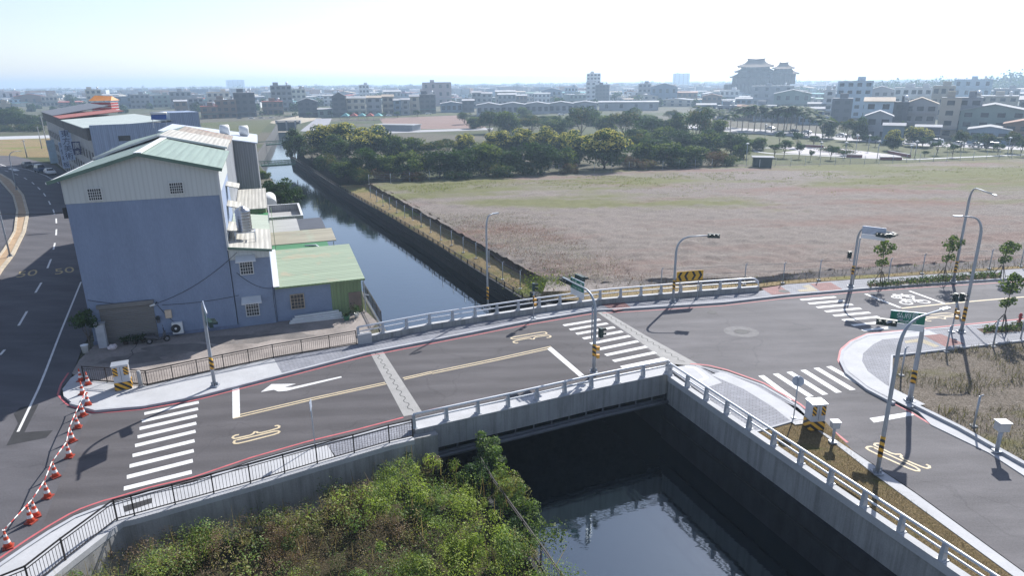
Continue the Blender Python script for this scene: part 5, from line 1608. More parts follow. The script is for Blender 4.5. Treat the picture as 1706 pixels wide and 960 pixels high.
zc = [(1227, 806), (1110, 744), (1020, 660), (933, 602), (848, 563), (770, 514), (698, 480), (630, 430), (568, 388), (512, 350), (458, 331), (405, 297), (358, 272), (313, 250), (272, 222), (230, 195)]
wire_fence('steel post fence on the grass strip above the canal wall', [G(560 + x / 4, 280 + y / 4, -2.1) for x, y in zc], 2.1)
fx = [(615, 307), (651, 305), (683, 303), (716, 301), (748, 299), (779, 297.5), (810, 296), (841, 293.5), (872, 292), (903, 290.5), (931, 289), (961, 287.5), (990, 286.5), (1019, 285), (1048, 283.5), (1077, 282.5), (1104, 282), (1131, 281), (1158, 280), (1186, 279)]
wire_fence('thin post fence along the edge of the copse', [G(x, y, -.9) for x, y in fx], 2.1, wires=5, arm=False)
fx = [(1243, 277.5), (1267, 277), (1292, 276.5), (1317, 276), (1341, 275.5), (1366, 275), (1391, 274.5), (1416, 274), (1440, 273), (1464, 272), (1487, 271), (1510, 270), (1532, 269), (1555, 268), (1577, 267.5), (1599, 267), (1621, 266), (1643, 265), (1664, 264.5), (1685, 264), (1706, 263)]
wire_fence('thin post fence between the field and the park', [G(x, y, -.9) for x, y in fx], 2.1, wires=4, arm=False)
wire_fence('steel post fence behind the far pavement at the field edge', [G(*q, .0) for q in [(1101, 482), (1240, 474), (1304, 472), (1364, 467), (1480, 464), (1536, 456), (1648, 448), (1700, 444), (1790, 438)]], 2.15)
wire_fence('steel post fence round the dry grass lot at the lower right', [G(*q, .06) for q in [(1700, 566), (1654, 578), (1576, 587), (1501, 626)]], 2.1, wires=0, pm=.06)
wire_fence('lone leaning steel post with its foot on the dry grass verge', [G(1622, 711, .06)], 2.0, wires=0, pm=.06)

# ------------------------------------------------------------------ cars
m_carglass = M('car_glass', (.015, .018, .022), .08, spec=.6, var=.02)
def make_car(kind, paint):
    t = thing('parked_car', '', 'car')
    mb = MB()
    if kind == 'van':
        prof = [(-2.2, .45), (-2.25, 1.0), (-2.15, 1.85), (.9, 1.9), (1.55, 1.2), (2.2, 1.0), (2.25, .45)]
        gl = [(-2.0, 1.15), (-1.95, 1.75), (.85, 1.78), (1.4, 1.18)]
    else:
        prof = [(-2.1, .42), (-2.2, .85), (-2.05, 1.0), (-1.65, 1.08), (-1.05, 1.47), (.35, 1.5), (1.05, 1.02), (2.0, .86), (2.15, .7), (2.15, .42)]
        gl = [(-1.5, 1.06), (-1.0, 1.4), (.3, 1.43), (.9, 1.03)]
    n = len(prof)
    hw = .86
    def yy(z): return hw if z < 1.05 else hw - (z - 1.05) * .35
    vs = [(x, -yy(z), z) for x, z in prof] + [(x, yy(z), z) for x, z in prof]
    mb.add(vs, [tuple(range(n)), tuple(range(n, 2 * n))[::-1]] + [((i + 1) % n, i, n + i, n + (i + 1) % n) for i in range(n)])
    b = mb.build('body', paint, t)
    md = b.modifiers.new('b', 'BEVEL'); md.width = .06; md.segments = 2
    for s in (-1, 1):
        mb = MB()
        mb.add([(x, s * (yy(z) + .012), z) for x, z in gl], [tuple(range(len(gl)))[::s]])
        mb.build('side_window', m_carglass, t)
    i0 = 5 if kind != 'van' else 3
    a, c = prof[i0], prof[i0 + 1]
    mb = MB(); mb.add([(a[0] + .08, -.62, a[1] - .02), (c[0] - .05, -.72, c[1] + .04), (c[0] - .05, .72, c[1] + .04), (a[0] + .08, .62, a[1] - .02)], [(0, 1, 2, 3)])
    for v in range(len(mb.v)): mb.v[v] = (mb.v[v][0] + .03, mb.v[v][1], mb.v[v][2] + .03)
    mb.build('windscreen', m_carglass, t)
    for x in (-1.35, 1.35):
        for s in (-1, 1):
            mb = MB(); mb.tube([(x, s * .72, .32), (x, s * .9, .32)], .32, 16); w = mb.build('wheel', m_tyre, t)
            mb = MB(); mb.tube([(x, s * .9, .32), (x, s * .91, .32)], .19, 12); mb.build('rim', m_chrome, w)
    for s in (-1, 1):
        MB().box((2.17, s * .6, .72), (.04, .34, .14)).build('headlight', m_signw, t)
        MB().box((-2.2, s * .62, .8), (.04, .28, .16)).build('tail_light', mr2, t)
    return t
paints = {'white': M('car_white', (.66, .67, .68), .3, var=.03), 'dark grey': M('car_grey', (.06, .065, .07), .3, .3, var=.03), 'dark blue': M('car_blue', (.03, .06, .13), .3, .3, var=.03), 'silver': M('car_silver', (.42, .43, .44), .3, .5, var=.03), 'red': M('car_red', (.3, .03, .03), .3, var=.03)}
protos = {}
def car(label, kind, paint, px, z, px2, group):
    """car standing at px, its nose towards px2"""
    key = (kind, paint)
    if key in protos: o = copy_tree(protos[key])
    else: o = protos[key] = make_car(kind, paints[paint])
    p, q = G(*px, z), G(*px2, z)
    place(o, p, math.atan2(q.y - p.y, q.x - p.x), label, group)
CGL = 'cars parked along the old street'
car('dark grey car parked farthest up the old street', 'car', 'dark grey', (47, 279), .01, (88, 288), CGL)
car('dark blue van parked on the old street between two cars', 'van', 'dark blue', (68, 287), .01, (100, 296), CGL)
car('white car parked beside the long house on the old street', 'car', 'white', (84, 291), .01, (110, 300), CGL)
CGR = 'cars parked along the park street'
for i, (px, k, c, l) in enumerate([((1322, 221), 'car', 'dark grey', 'dark car behind the palms'), ((1343, 222.5), 'car', 'white', 'white car behind the palms at the park'), ((1401, 228), 'car', 'white', 'white car left of the red parapet'), ((1423, 229), 'car', 'silver', 'silver car next to the red parapet'), ((1558, 240.5), 'van', 'white', 'white van behind the yellow flowering park tree'), ((1596, 243), 'car', 'white', 'white car in the middle of the park street row'), ((1625, 245), 'car', 'white', 'white car near the lamp at the park street'), ((1651, 246.5), 'van', 'dark grey', 'dark van at the right end of the park street row'), ((1283, 216), 'car', 'silver', 'silver car among the palm trunks')]):
    car(l, k, c, px, -.94, (px[0] - 40, px[1] - 3.0), CGR)
CGF = 'cars parked before the far houses'
for i, (px, c, l) in enumerate([((400, 200), 'dark grey', 'dark car at the left end of the green field'), ((420, 199.5), 'white', 'white car before the tall dark house past the green field'), ((436, 199), 'silver', 'silver car before the brown house past the green field'), ((453, 198.5), 'white', 'white car nearest the canal end'), ((648, 194), 'white', 'white car before the cream shop houses'), ((714, 190.5), 'white', 'white car before the dark netted house'), ((935, 192), 'white', 'white car below the dark warehouse')]):
    car(l, 'car', c, px, -.95, (px[0] + 30, px[1] - .6), CGF)

a, b = at_row(-.1, -.02, 10.9), G(-120, 336, 9.5)
mb = MB()
mb.tube([(b - a) * (i / 12) + Vector((0, 0, -1.2 * 4 * (i / 12) * (1 - i / 12) * .5)) for i in range(13)], .03, 5)
o = thing('cable', 'thin black cable hung across the old street from the blue house', 'cable', a)
mb.build('wire', m_dark, o)
# ------------------------------------------------------------------ trees
lm_dark = leafmat('leaf_dark', (.055, .105, .036)); lm_mid = leafmat('leaf_mid', (.14, .215, .05)); lm_light = leafmat('leaf_light', (.15, .20, .045))
lm_olive = leafmat('leaf_olive', (.13, .125, .042)); lm_brown = leafmat('leaf_brown', (.145, .10, .06)); lm_dry = leafmat('leaf_dry', (.28, .21, .12)); lm_lime = leafmat('leaf_lime', (.30, .35, .045))
lm_yel = leafmat('blossom_yellow', (.66, .58, .16), .25); lm_grey = leafmat('leaf_greygreen', (.17, .21, .14)); lm_red = leafmat('leaf_redbrown', (.15, .085, .06))
lm_straw = leafmat('straw', (.29, .255, .22), .3, .2, .4); lm_straw2 = leafmat('straw_dark', (.20, .16, .11), .3, .2, .4); lm_palm = leafmat('palm_leaf', (.04, .068, .026))
m_bark = M('bark', (.10, .08, .065), .95, var=.4, scale=3); m_barkpale = M('bark_pale', (.22, .19, .16), .95, var=.3, scale=3)

def crown_points(n, H, Rd, z0, nclump, seed, flat=.8, full=False):
    """leaf centres in uneven clumps around an egg-shaped crown"""
    g = np.random.default_rng(seed)
    d = g.normal(size=(nclump, 3)); d /= np.linalg.norm(d, axis=1, keepdims=True)
    if not full: d[:, 2] = np.where(d[:, 2] < -.45, -d[:, 2] * .5, d[:, 2])
    rad = g.uniform(.45, .95, (nclump, 1))
    ch = (H - z0) / 2
    cc = d * rad * [Rd, Rd, ch] * .82 + [0, 0, z0 + ch]
    cr = g.uniform(.24, .44, nclump) * Rd
    k = g.integers(0, nclump, n)
    e = g.normal(size=(n, 3)); e /= np.linalg.norm(e, axis=1, keepdims=True)
    rr = cr[k][:, None] * g.uniform(.35, 1.0, (n, 1)) ** .55
    P = cc[k] + e * rr * [1, 1, flat]
    N = e + g.normal(size=(n, 3)) * .7
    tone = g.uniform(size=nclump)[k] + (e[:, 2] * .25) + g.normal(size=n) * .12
    return P, N, tone, cc, cr
def trunk_mesh(H, z0, Rd, r, seed, mat, limbs=5):
    g = random.Random(seed)
    mb = MB()
    top = Vector((g.uniform(-.2, .2), g.uniform(-.2, .2), z0 + (H - z0) * .45))
    mb.tube([(0, 0, -.3), (g.uniform(-.1, .1), g.uniform(-.1, .1), z0 * .6), top], [r, r * .8, r * .5], 8)
    for i in range(limbs):
        a = 6.283 * i / limbs + g.uniform(-.4, .4)
        s = Vector((0, 0, z0 * g.uniform(.55, 1.0)))
        e = Vector((math.cos(a) * Rd * .6, math.sin(a) * Rd * .6, z0 + (H - z0) * g.uniform(.3, .7)))
        mb.tube([s, s.lerp(e, .5) + Vector((0, 0, .2)), e], [r * .5, r * .35, r * .12], 6)
    return mb.mesh('trunk', mat)
TREES = {}
def proto_tree(kind, var):
    key = (kind, var)
    if key in TREES: return TREES[key]
    seed = hash(kind) % 1 + 100 * var + len(kind) * 7
    spec = {  # H, R, z0, leaves, leaf size, clumps, mats, tone cuts, trunk r
        'dark': (8, 4.2, -.4, 5200, .50, 34, [lm_dark, lm_mid, lm_dark], .2),
        'mid': (7, 4.0, -.6, 5000, .48, 36, [lm_dark, lm_mid, lm_light], .16),
        'loose': (8, 3.8, .8, 2800, .46, 24, [lm_dark, lm_mid, lm_olive], .16),
        'yellow': (8.5, 4.2, -.2, 4600, .50, 32, [lm_dark, lm_mid, lm_mid], .2),
        'shrub': (3.2, 3.0, -.3, 2600, .30, 22, [lm_dark, lm_mid, lm_olive], .07),
        'brown': (3.0, 3.0, -.3, 2400, .30, 20, [lm_brown, lm_red, lm_olive], .06),
        'park': (5, 2.0, 1.5, 1100, .34, 12, [lm_dark, lm_mid, lm_mid], .09)}[kind]
    H, Rd, z0, n, ls, nc, mats, tr = spec
    P, N, tone, cc, cr = crown_points(n, H, Rd, z0, nc, seed, full=z0 < 0)
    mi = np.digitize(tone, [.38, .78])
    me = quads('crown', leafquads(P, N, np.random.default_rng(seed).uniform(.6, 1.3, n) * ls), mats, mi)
    fl = None
    if kind == 'yellow':
        g = np.random.default_rng(seed + 5)
        k = g.integers(0, nc, 3600)
        e = g.normal(size=(3600, 3)); e[:, 2] = np.abs(e[:, 2]) + .15; e /= np.linalg.norm(e, axis=1, keepdims=True)
        Q = cc[k] + e * cr[k][:, None] * 1.02 * [1, 1, .85]
        hi = (Q[:, 2] > H * .46) & (np.sin(Q[:, 0] * 1.7 + seed) + np.cos(Q[:, 1] * 1.9) > -1.1)
        Q = Q[hi]
        fl = quads('blossom', leafquads(Q, e[hi] + g.normal(size=(len(Q), 3)) * .4, g.uniform(.28, .55, len(Q))), [lm_yel, lm_light], (g.uniform(size=len(Q)) > .72).astype(int))
    tm = trunk_mesh(H, max(z0, .8), Rd, tr, seed, m_bark)
    TREES[key] = (me, tm, fl, H, Rd)
    return TREES[key]
NT = [0]
def tree(px, by, ty, wpx, kind, label, group, z=-.95, cat='tree', name='tree'):
    NT[0] += 1
    var = NT[0] % 4
    me, tm, fl, H, Rd = proto_tree(kind, var)
    p = G(px, by, z)
    h = max(1.2, HT((px, by), (px, ty), z))
    dist = math.hypot(p.y, p.x)
    wid = wpx / F_PX * math.hypot(p.y, CAM_H)
    t = thing(name, label, cat, p, NT[0] * 1.3, group)
    s = wid / (2 * Rd * 1.02)
    t.scale = (s, s, h / H / 1.0)
    link('crown', me, t)
    link('trunk', tm, t)
    if fl: link('blossom', fl, t)
    return t
CG = 'trees and bushes of the copse'
KL = {'dark': 'dense dark green tree', 'mid': 'mid green bushy tree', 'loose': 'loose olive green tree', 'yellow': 'yellow flowering tree', 'shrub': 'low green bush', 'brown': 'low reddish brown bush', 'park': 'small dark park tree'}
front = [(492, 262, 212, 48, 'mid'), (520, 268, 240, 40, 'loose'), (548, 287, 252, 52, 'shrub'), (576, 296, 262, 50, 'mid'), (612, 296, 236, 52, 'dark'), (648, 297, 256, 60, 'mid'), (686, 297, 247, 66, 'mid'), (733, 295, 244, 72, 'dark'), (772, 294, 238, 70, 'dark'), (812, 292, 236, 64, 'mid'), (850, 290, 238, 60, 'dark'), (900, 288, 230, 76, 'dark'), (945, 286, 244, 52, 'mid'), (1006, 281, 208, 92, 'yellow'), (966, 272, 214, 62, 'yellow'), (1042, 279, 258, 42, 'brown'), (1076, 277, 230, 62, 'mid'), (1112, 277, 234, 64, 'mid'), (1150, 276, 238, 70, 'mid'), (1192, 276, 250, 52, 'brown'),
    (542, 262, 204, 66, 'yellow'), (578, 262, 198, 92, 'yellow'), (618, 266, 206, 74, 'yellow'), (655, 266, 214, 52, 'mid'), (560, 268, 222, 60, 'mid'), (690, 262, 226, 58, 'mid'), (726, 264, 230, 56, 'loose'), (774, 262, 218, 42, 'yellow'), (830, 260, 215, 54, 'yellow'), (870, 260, 209, 62, 'yellow'), (910, 258, 207, 60, 'yellow'), (940, 262, 214, 54, 'yellow'), (702, 280, 256, 50, 'brown'), (800, 276, 236, 60, 'mid'), (1100, 262, 222, 60, 'dark'), (1056, 262, 220, 50, 'loose'), (640, 300, 280, 50, 'brown'), (690, 301, 284, 60, 'brown'), (760, 299, 280, 70, 'shrub'), (830, 296, 272, 70, 'shrub'), (880, 293, 268, 60, 'shrub'), (950, 289, 270, 50, 'brown'), (1070, 282, 262, 60, 'brown'), (1130, 279, 258, 66, 'shrub'), (600, 303, 280, 40, 'shrub'), (1215, 276, 256, 40, 'shrub'), (745, 258, 226, 50, 'loose'), (850, 248, 222, 60, 'mid')]
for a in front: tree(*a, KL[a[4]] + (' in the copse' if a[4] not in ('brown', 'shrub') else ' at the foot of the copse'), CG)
BGG = 'trees behind the copse'
back = [(815, 222, 180, 46, 'loose'), (846, 224, 182, 56, 'mid'), (885, 225, 188, 46, 'loose'), (925, 226, 192, 50, 'mid'), (968, 226, 172, 56, 'loose'), (1010, 228, 190, 40, 'mid'), (1042, 230, 177, 72, 'loose'), (1085, 236, 190, 58, 'dark'), (1128, 236, 186, 50, 'mid'), (1160, 240, 172, 52, 'loose'), (1100, 250, 206, 58, 'mid'), (1140, 254, 212, 60, 'dark'), (1180, 258, 214, 66, 'mid'), (1218, 256, 218, 54, 'dark'), (1190, 238, 194, 50, 'mid'), (1060, 244, 206, 50, 'mid'), (1235, 264, 236, 30, 'mid')]
for a in back: tree(*a, KL[a[4]] + ' behind the copse', BGG)
rt = random.Random(12)
for i, x in enumerate(range(772, 1120, 19)):
    by = rt.uniform(200, 214)
    tree(x + rt.uniform(-6, 6), by, by - rt.uniform(15, 27), rt.uniform(26, 46), rt.choice(['loose', 'mid', 'dark', 'mid']), 'hazy tree before the long dark warehouse', 'trees before the warehouses')
for i, x in enumerate(range(345, 720, 29)):
    by = rt.uniform(195, 199)
    tree(x + rt.uniform(-6, 6), by, by - rt.uniform(7, 13), rt.uniform(9, 16), 'park', 'small street tree before the first row of houses', 'street trees before the far houses')
LGp = 'trees across the old street'
for a in [(12, 214, 178, 46, 'dark'), (40, 214, 182, 44, 'dark'), (66, 212, 188, 36, 'mid'), (28, 205, 176, 40, 'mid'), (8, 222, 206, 34, 'shrub'), (34, 222, 205, 34, 'shrub'), (60, 222, 206, 32, 'shrub'), (118, 178, 152, 14, 'dark'), (122, 182, 160, 10, 'dark')]:
    tree(*a, KL[a[4]] + ' across the old street on the left', LGp)
PGp = 'small trees of the park'
park = [(1290, 262, 236, 24, 'park'), (1306, 262, 230, 26, 'park'), (1331, 264, 234, 20, 'park'), (1384, 266, 240, 26, 'park'), (1355, 245, 222, 20, 'park'), (1327, 246, 218, 20, 'park'), (1298, 240, 216, 18, 'park'), (1486, 250, 212, 34, 'yellow'), (1488, 250, 230, 26, 'park'), (1528, 243, 207, 48, 'yellow'), (1536, 246, 226, 28, 'park'), (1560, 258, 232, 24, 'park'), (1586, 262, 236, 20, 'park'), (1600, 250, 214, 30, 'loose'), (1622, 246, 220, 26, 'park'), (1642, 250, 218, 30, 'loose'), (1662, 258, 236, 22, 'park'), (1684, 254, 216, 34, 'loose'), (1700, 260, 230, 20, 'park'), (1458, 244, 224, 16, 'park'), (1444, 240, 222, 16, 'park'), (1410, 234, 196, 36, 'loose'), (1432, 234, 192, 30, 'mid'), (1380, 230, 194, 30, 'mid'), (1404, 262, 250, 14, 'park'), (1540, 262, 250, 14, 'park'), (1500, 232, 200, 20, 'mid'), (1350, 268, 248, 12, 'park'), (1262, 250, 226, 34, 'mid'), (1240, 246, 226, 30, 'mid')]
for a in park: tree(*a, KL[a[4]] + ' on the park lawn', PGp)
# round bush mounds in the park court
# palms ---------------------------------------------------------------
def palm_mesh(seed):
    g = np.random.default_rng(seed)
    Ps, Ns, Ss = [], [], []
    Q = []
    for i in range(16):
        a = i * 2.4 + g.uniform(-.2, .2)
        up = g.uniform(.1, 1.2)
        L = g.uniform(2.2, 2.9)
        prev = None
        for k in range(9):
            t = k / 8
            r = L * t * math.cos(up * (1 - t * .5))
            z = L * math.sin(up) * t - 1.9 * t * t
            c = np.array([math.cos(a) * r, math.sin(a) * r, z])
            side = np.array([-math.sin(a), math.cos(a), 0])
            w = .55 * (1 - abs(t - .45) * 1.3) + .1
            if prev is not None:
                for s in (-1, 1):
                    pc, pw = prev
                    Q.append([pc, c, c + side * s * w + [0, 0, -.35 * w], pc + side * s * pw * .8 + [0, 0, -.35 * pw]])
            prev = (c, w)
    return quads('fronds', np.array(Q), [lm_palm, lm_mid], g.integers(0, 2, len(Q)))
pmz = [palm_mesh(i) for i in range(3)]
tmz = MB().tube([(0, 0, -.3), (.05, 0, 2), (.12, 0, 5.2)], [.10, .07, .055], 8).mesh('trunk', m_barkpale)
palms = [(1168, 212, 176), (1180, 214, 180), (1196, 213, 182), (1212, 214, 186), (1236, 218, 176), (1246, 216, 180), (1256, 219, 174), (1267, 217, 182), (1275, 219, 184), (1285, 220, 178), (1295, 219, 182), (1305, 221, 176), (1316, 222, 176), (1326, 220, 180), (1336, 223, 178), (1347, 226, 184), (1358, 228, 190), (1310, 216, 180), (1228, 212, 184), (1216, 226, 188), (1370, 232, 198), (1187, 222, 184), (1515, 238, 214), (1655, 250, 228), (1578, 252, 236), (1410, 258, 238)]
for i, (px, by, ty) in enumerate(palms):
    p = G(px, by, -.95)
    h = HT((px, by), (px, ty), -.95)
    t = thing('palm_tree', 'feathery palm tree between the park and the street of cars' if px < 1400 else 'single feathery palm tree on the park lawn', 'palm tree', p, i * 1.1, 'palm trees along the park')
    s = h / 6.2
    t.scale = (s * 1.45, s * 1.45, s * 1.05)
    f = link('fronds', pmz[i % 3], t); f.location = (.12, 0, 5.2)
    link('trunk', tmz, t)
# trees at the canal between the sheds
tree(466, 352, 288, 64, 'dark', 'dark green tree rising behind the sheds at the water', 'trees at the canal bank', 0)
tree(493, 342, 310, 42, 'dark', 'lower dark tree leaning over the water behind the sheds', 'trees at the canal bank', 0)
tree(440, 300, 282, 26, 'mid', 'small pale green bush by the second footbridge', 'trees at the canal bank', -.5)
# corner shrub
tree(152, 582, 512, 46, 'park', 'dark bushy shrub at the street corner of the blue house', 'shrub', 0, 'shrub', 'shrub')
# young staked trees --------------------------------------------------
wd_l2 = leafmat('young_leaf', (.16, .24, .05), .3, .4)
def young(label, px, top, seed, sc_=1.0):
    p = G(px[0], px[1], .15)
    H = HT(px, top, .15)
    t = thing('young_tree', label, 'tree', p, 0, 'young staked trees along the right road')
    g = np.random.default_rng(seed)
    lean = g.uniform(-.25, .35)
    tp = [(0, 0, 0), (lean * .2, .02, H * .3), (lean * .45, 0, H * .6), (lean, 0, H * .9)]
    mb = MB(); mb.tube(tp, [.05, .04, .03, .015], 8)
    cl = [(lean * .9, 0, H * .88, .5), (lean + .45, .1, H * .76, .42), (lean - .5, 0, H * .80, .45), (lean + .1, .3, H * .7, .4), (lean * .6 - .35, -.1, H * .5, .34), (lean * .6 + .35, .1, H * .52, .34), (lean + .7, -.2, H * .86, .34), (lean - .15, -.3, H * .94, .34)]
    P, N, T = [], [], []
    for (x, y, z, r) in cl:
        mb.tube([(lean * .6, 0, z - r), (x, y, z)], [.02, .01], 5)
        k = 75; r *= 1.2
        e = g.normal(size=(k, 3)); e /= np.linalg.norm(e, axis=1, keepdims=True)
        P.append(np.array([x, y, z]) + e * r * g.uniform(.2, 1, (k, 1)) ** .5); N.append(e + g.normal(size=(k, 3)) * .5)
    mb.build('trunk', m_bark, t)
    P, N = np.concatenate(P), np.concatenate(N)
    me = quads('crown', leafquads(P, N, g.uniform(.16, .3, len(P)), .7), [lm_mid, wd_l2, lm_light], g.integers(0, 3, len(P)))
    link('crown', me, t)
    for a in (.3, 2.4, 4.5):
        mb = MB(); mb.tube([(math.cos(a) * .75, math.sin(a) * .75, 0), (math.cos(a) * .06, math.sin(a) * .06, 1.45)], .035, 6); mb.build('stake', m_brown, t)
    mb = MB(); mb.tube([(math.cos(a) * .2, math.sin(a) * .2, 1.25) for a in (.3, 2.4, 4.5, .31)], .025, 5); mb.build('stake_ring', m_brown, t)
young('staked young tree below the signal heads, leftmost of the row', (1466, 475), (1480, 400), 3)
young('staked young tree in the middle, beside the tall lamp beyond the road', (1570, 469), (1578, 391), 4)
young('staked young tree beyond the road at the right edge, sparse crown', (1666, 463), (1676, 402), 5)
young('staked young tree on the near side of the right road by the hydrant', (1668, 552), (1688, 455), 6)

# ------------------------------------------------------------------ low growth
def inpoly(P, poly):
    x, y = P[:, 0], P[:, 1]
    c = np.zeros(len(P), bool)
    n = len(poly)
    for i in range(n):
        x1, y1 = poly[i][0], poly[i][1]; x2, y2 = poly[(i + 1) % n][0], poly[(i + 1) % n][1]
        with np.errstate(divide='ignore', invalid='ignore'):
            c ^= ((y1 > y) != (y2 > y)) & (x < (x2 - x1) * (y - y1) / (y2 - y1 + 1e-12) + x1)
    return c
def scatter(poly, n):
    a = np.array([[p[0], p[1]] for p in poly])
    lo, hi = a.min(0), a.max(0)
    out = np.zeros((0, 2))
    while len(out) < n:
        P = rng.uniform(lo, hi, (n * 2, 2))
        out = np.concatenate([out, P[inpoly(P, poly)]])
    return out[:n]
def fbm(P, s, seed=0.0):
    return np.array([noise.fractal(Vector((x * s + seed, y * s - seed, seed)), .8, 2.1, 4) for x, y in P])
def blades(P, z, L, tilt=.6, wd=.05):
    """narrow leaning blades: P (n,2), z (n), L (n)"""
    n = len(P)
    a = rng.uniform(0, 6.283, n)
    b = rng.uniform(0, 6.283, n)
    base = np.concatenate([P, z[:, None]], 1)
    t = np.abs(rng.normal(0, tilt, n))[:, None]
    up = np.stack([np.cos(a), np.sin(a), np.zeros(n)], 1) * np.sin(t) + np.array([0, 0, 1.]) * np.cos(t)
    sd_ = np.stack([np.cos(b), np.sin(b), np.zeros(n)], 1) * wd / 2 * L[:, None] / .3
    top = base + up * L[:, None]
    return np.stack([base - sd_, base + sd_, top + sd_ * .3, top - sd_ * .3], 1)
# straw on the dry lot
lot = [p.xy for p in GL([(1489, 600), (1600, 582), (1706, 568), (2000, 535), (2150, 700), (2050, 905), (1706, 772), (1526, 668), (1487, 646)], .06)]
P = scatter(lot, 26000)
f = fbm(P, .35)
k = f > -.12
P, f = P[k], f[k]
o = link('dry_grass', quads('dry_grass', blades(P, np.full(len(P), .05), rng.uniform(.10, .38, len(P)) * (1 + f), 1.3, .035), [lm_straw, lm_straw2, lm_olive], rng.choice(3, len(P), p=[.52, .24, .24])))
tag(o, 'pale dry grass lying over the lot at the lower right', 'dry grass', kind='stuff')
# stubble on the field
fpoly = [(p.x, p.y) for p in near_e[:6]] + [(p.x, p.y) for p in [G(1706, 330), G(1300, 345), G(900, 350), G(720, 352), G(790, 395)]]
lm_fs = leafmat('field_straw', (.50, .455, .43), .3, .2, .4); lm_fr = leafmat('field_redstraw', (.27, .15, .115), .3, .2, .4)
P = scatter(fpoly, 105000)
f = fbm(P, .12, 3.)
o = link('field_stubble', quads('field_stubble', blades(P, np.interp(P[:, 1], [62, 125], [.2, -.75]), rng.uniform(.07, .26, len(P)), 1.3, .07), [lm_fs, lm_straw2, lm_fr], np.where(f > .12, rng.choice([0, 2], len(P), p=[.35, .65]), rng.choice([0, 1], len(P), p=[.74, .26]))))
tag(o, 'dry mown stubble across the field', 'stubble', kind='stuff')
# weeds along the earth bank, strip and step
Pb, Zb = [], []
for (A, Bv, n) in ((lo, hi, 5200), (wl, lo, 700), (foot, step, 1700), (vb, foot, 900)):
    t = rng.uniform(0, 1, n); u = rng.uniform(0, len(A) - 1.01, n)
    i = u.astype(int); fr = u - i
    A_ = np.array([tuple(v) for v in A]); B__ = np.array([tuple(v) for v in Bv])
    a = A_[i] * (1 - fr[:, None]) + A_[i + 1] * fr[:, None]; b = B__[i] * (1 - fr[:, None]) + B__[i + 1] * fr[:, None]
    q = a * (1 - t[:, None]) + b * t[:, None]
    Pb.append(q[:, :2]); Zb.append(q[:, 2])
Pb, Zb = np.concatenate(Pb), np.concatenate(Zb)
o = link('bank_weeds', quads('bank_weeds', blades(Pb, Zb, rng.uniform(.10, .36, len(Pb)), 1.0, .07), [lm_straw2, lm_brown, lm_olive, lm_light], rng.choice(4, len(Pb), p=[.4, .28, .22, .10])))
tag(o, 'dry weeds on the earth bank and fence strip', 'weeds', kind='stuff')
# green weedy belt along the far side of the field
wd_light0 = leafmat('field_weed', (.20, .24, .075), .3, .4); wd_olive0 = leafmat('field_weed_dry', (.26, .24, .11), .3, .4)
gb = [p.xy for p in GL([(640, 312), (800, 300), (1000, 291), (1220, 285), (1420, 285), (1706, 275), (1706, 300), (1500, 318), (1400, 330), (1280, 345), (1200, 335), (1000, 318), (850, 310), (700, 322)], -.5)]
P = scatter(gb, 42000)
f = fbm(P, .09, 7.)
k = f > -.05
P, f = P[k], f[k]
o = link('green_weeds', quads('green_weeds', blades(P, np.interp(P[:, 1], [90, 160], [-.25, -.8]), rng.uniform(.10, .3, len(P)), 1.1, .12), [wd_light0, wd_olive0, lm_light], rng.choice(3, len(P), p=[.4, .45, .15])))
tag(o, 'patchy green weeds along the far side of the field', 'weeds', kind='stuff')
# bushy weeds where the strip meets the bridge
C = G(918, 478, -1.0)
n = 2600
P = rng.normal(size=(n, 3)) * [1.7, 1.4, .55] + [C.x, C.y, -.75]
o = link('shrub', quads('foliage', leafquads(P, rng.normal(size=(n, 3)), rng.uniform(.12, .3, n), .35), [lm_light, lm_mid, lm_lime], rng.choice(3, n, p=[.4, .35, .25])))
tag(o, 'bright green bush behind the far guardrail at the canal corner', 'bush')
# planting strips by the right road
for lab, pts, n in (('low plants in the strip beyond the right road', [(1444, 473), (1560, 463), (1668, 454), (1668, 463), (1560, 472), (1450, 480)], 4200), ('low leafy plants by the hydrant on the near side of the right road', [(1627, 548), (1706, 540), (1780, 533), (1780, 545), (1706, 552), (1640, 556)], 2600)):
    pg = [p.xy for p in GL(pts, .16)]
    P = scatter(pg, n)
    f = fbm(P, .9)
    k = f > -.2
    P = P[k]
    o = link('ground_cover', quads('ground_cover', leafquads(np.concatenate([P, rng.uniform(.18, .55, (len(P), 1))], 1), rng.normal(size=(len(P), 3)) + [0, 0, .6], rng.uniform(.1, .22, len(P))), [lm_dark, lm_mid, lm_light], rng.choice(3, len(P))))
    tag(o, lab, 'plants', kind='stuff')
    struct(MB().sheet(pg, ZS + .009), 'planting_bed', m_bank)
# grass on the mown verge
vg = [p.xy for p in GL([(1335, 703), (1368, 702), (1440, 778), (1524, 838), (1690, 970), (1640, 985), (1420, 822), (1270, 728)], .1)]
P = scatter(vg, 9000)
o = link('verge_grass', quads('verge_grass', blades(P, np.full(len(P), .1), rng.uniform(.05, .14, len(P)), .8, .03), [lm_brown, lm_olive, lm_straw2], rng.choice(3, len(P), p=[.5, .3, .2])))
tag(o, 'short brown grass on the verge along the canal road', 'grass', kind='stuff')

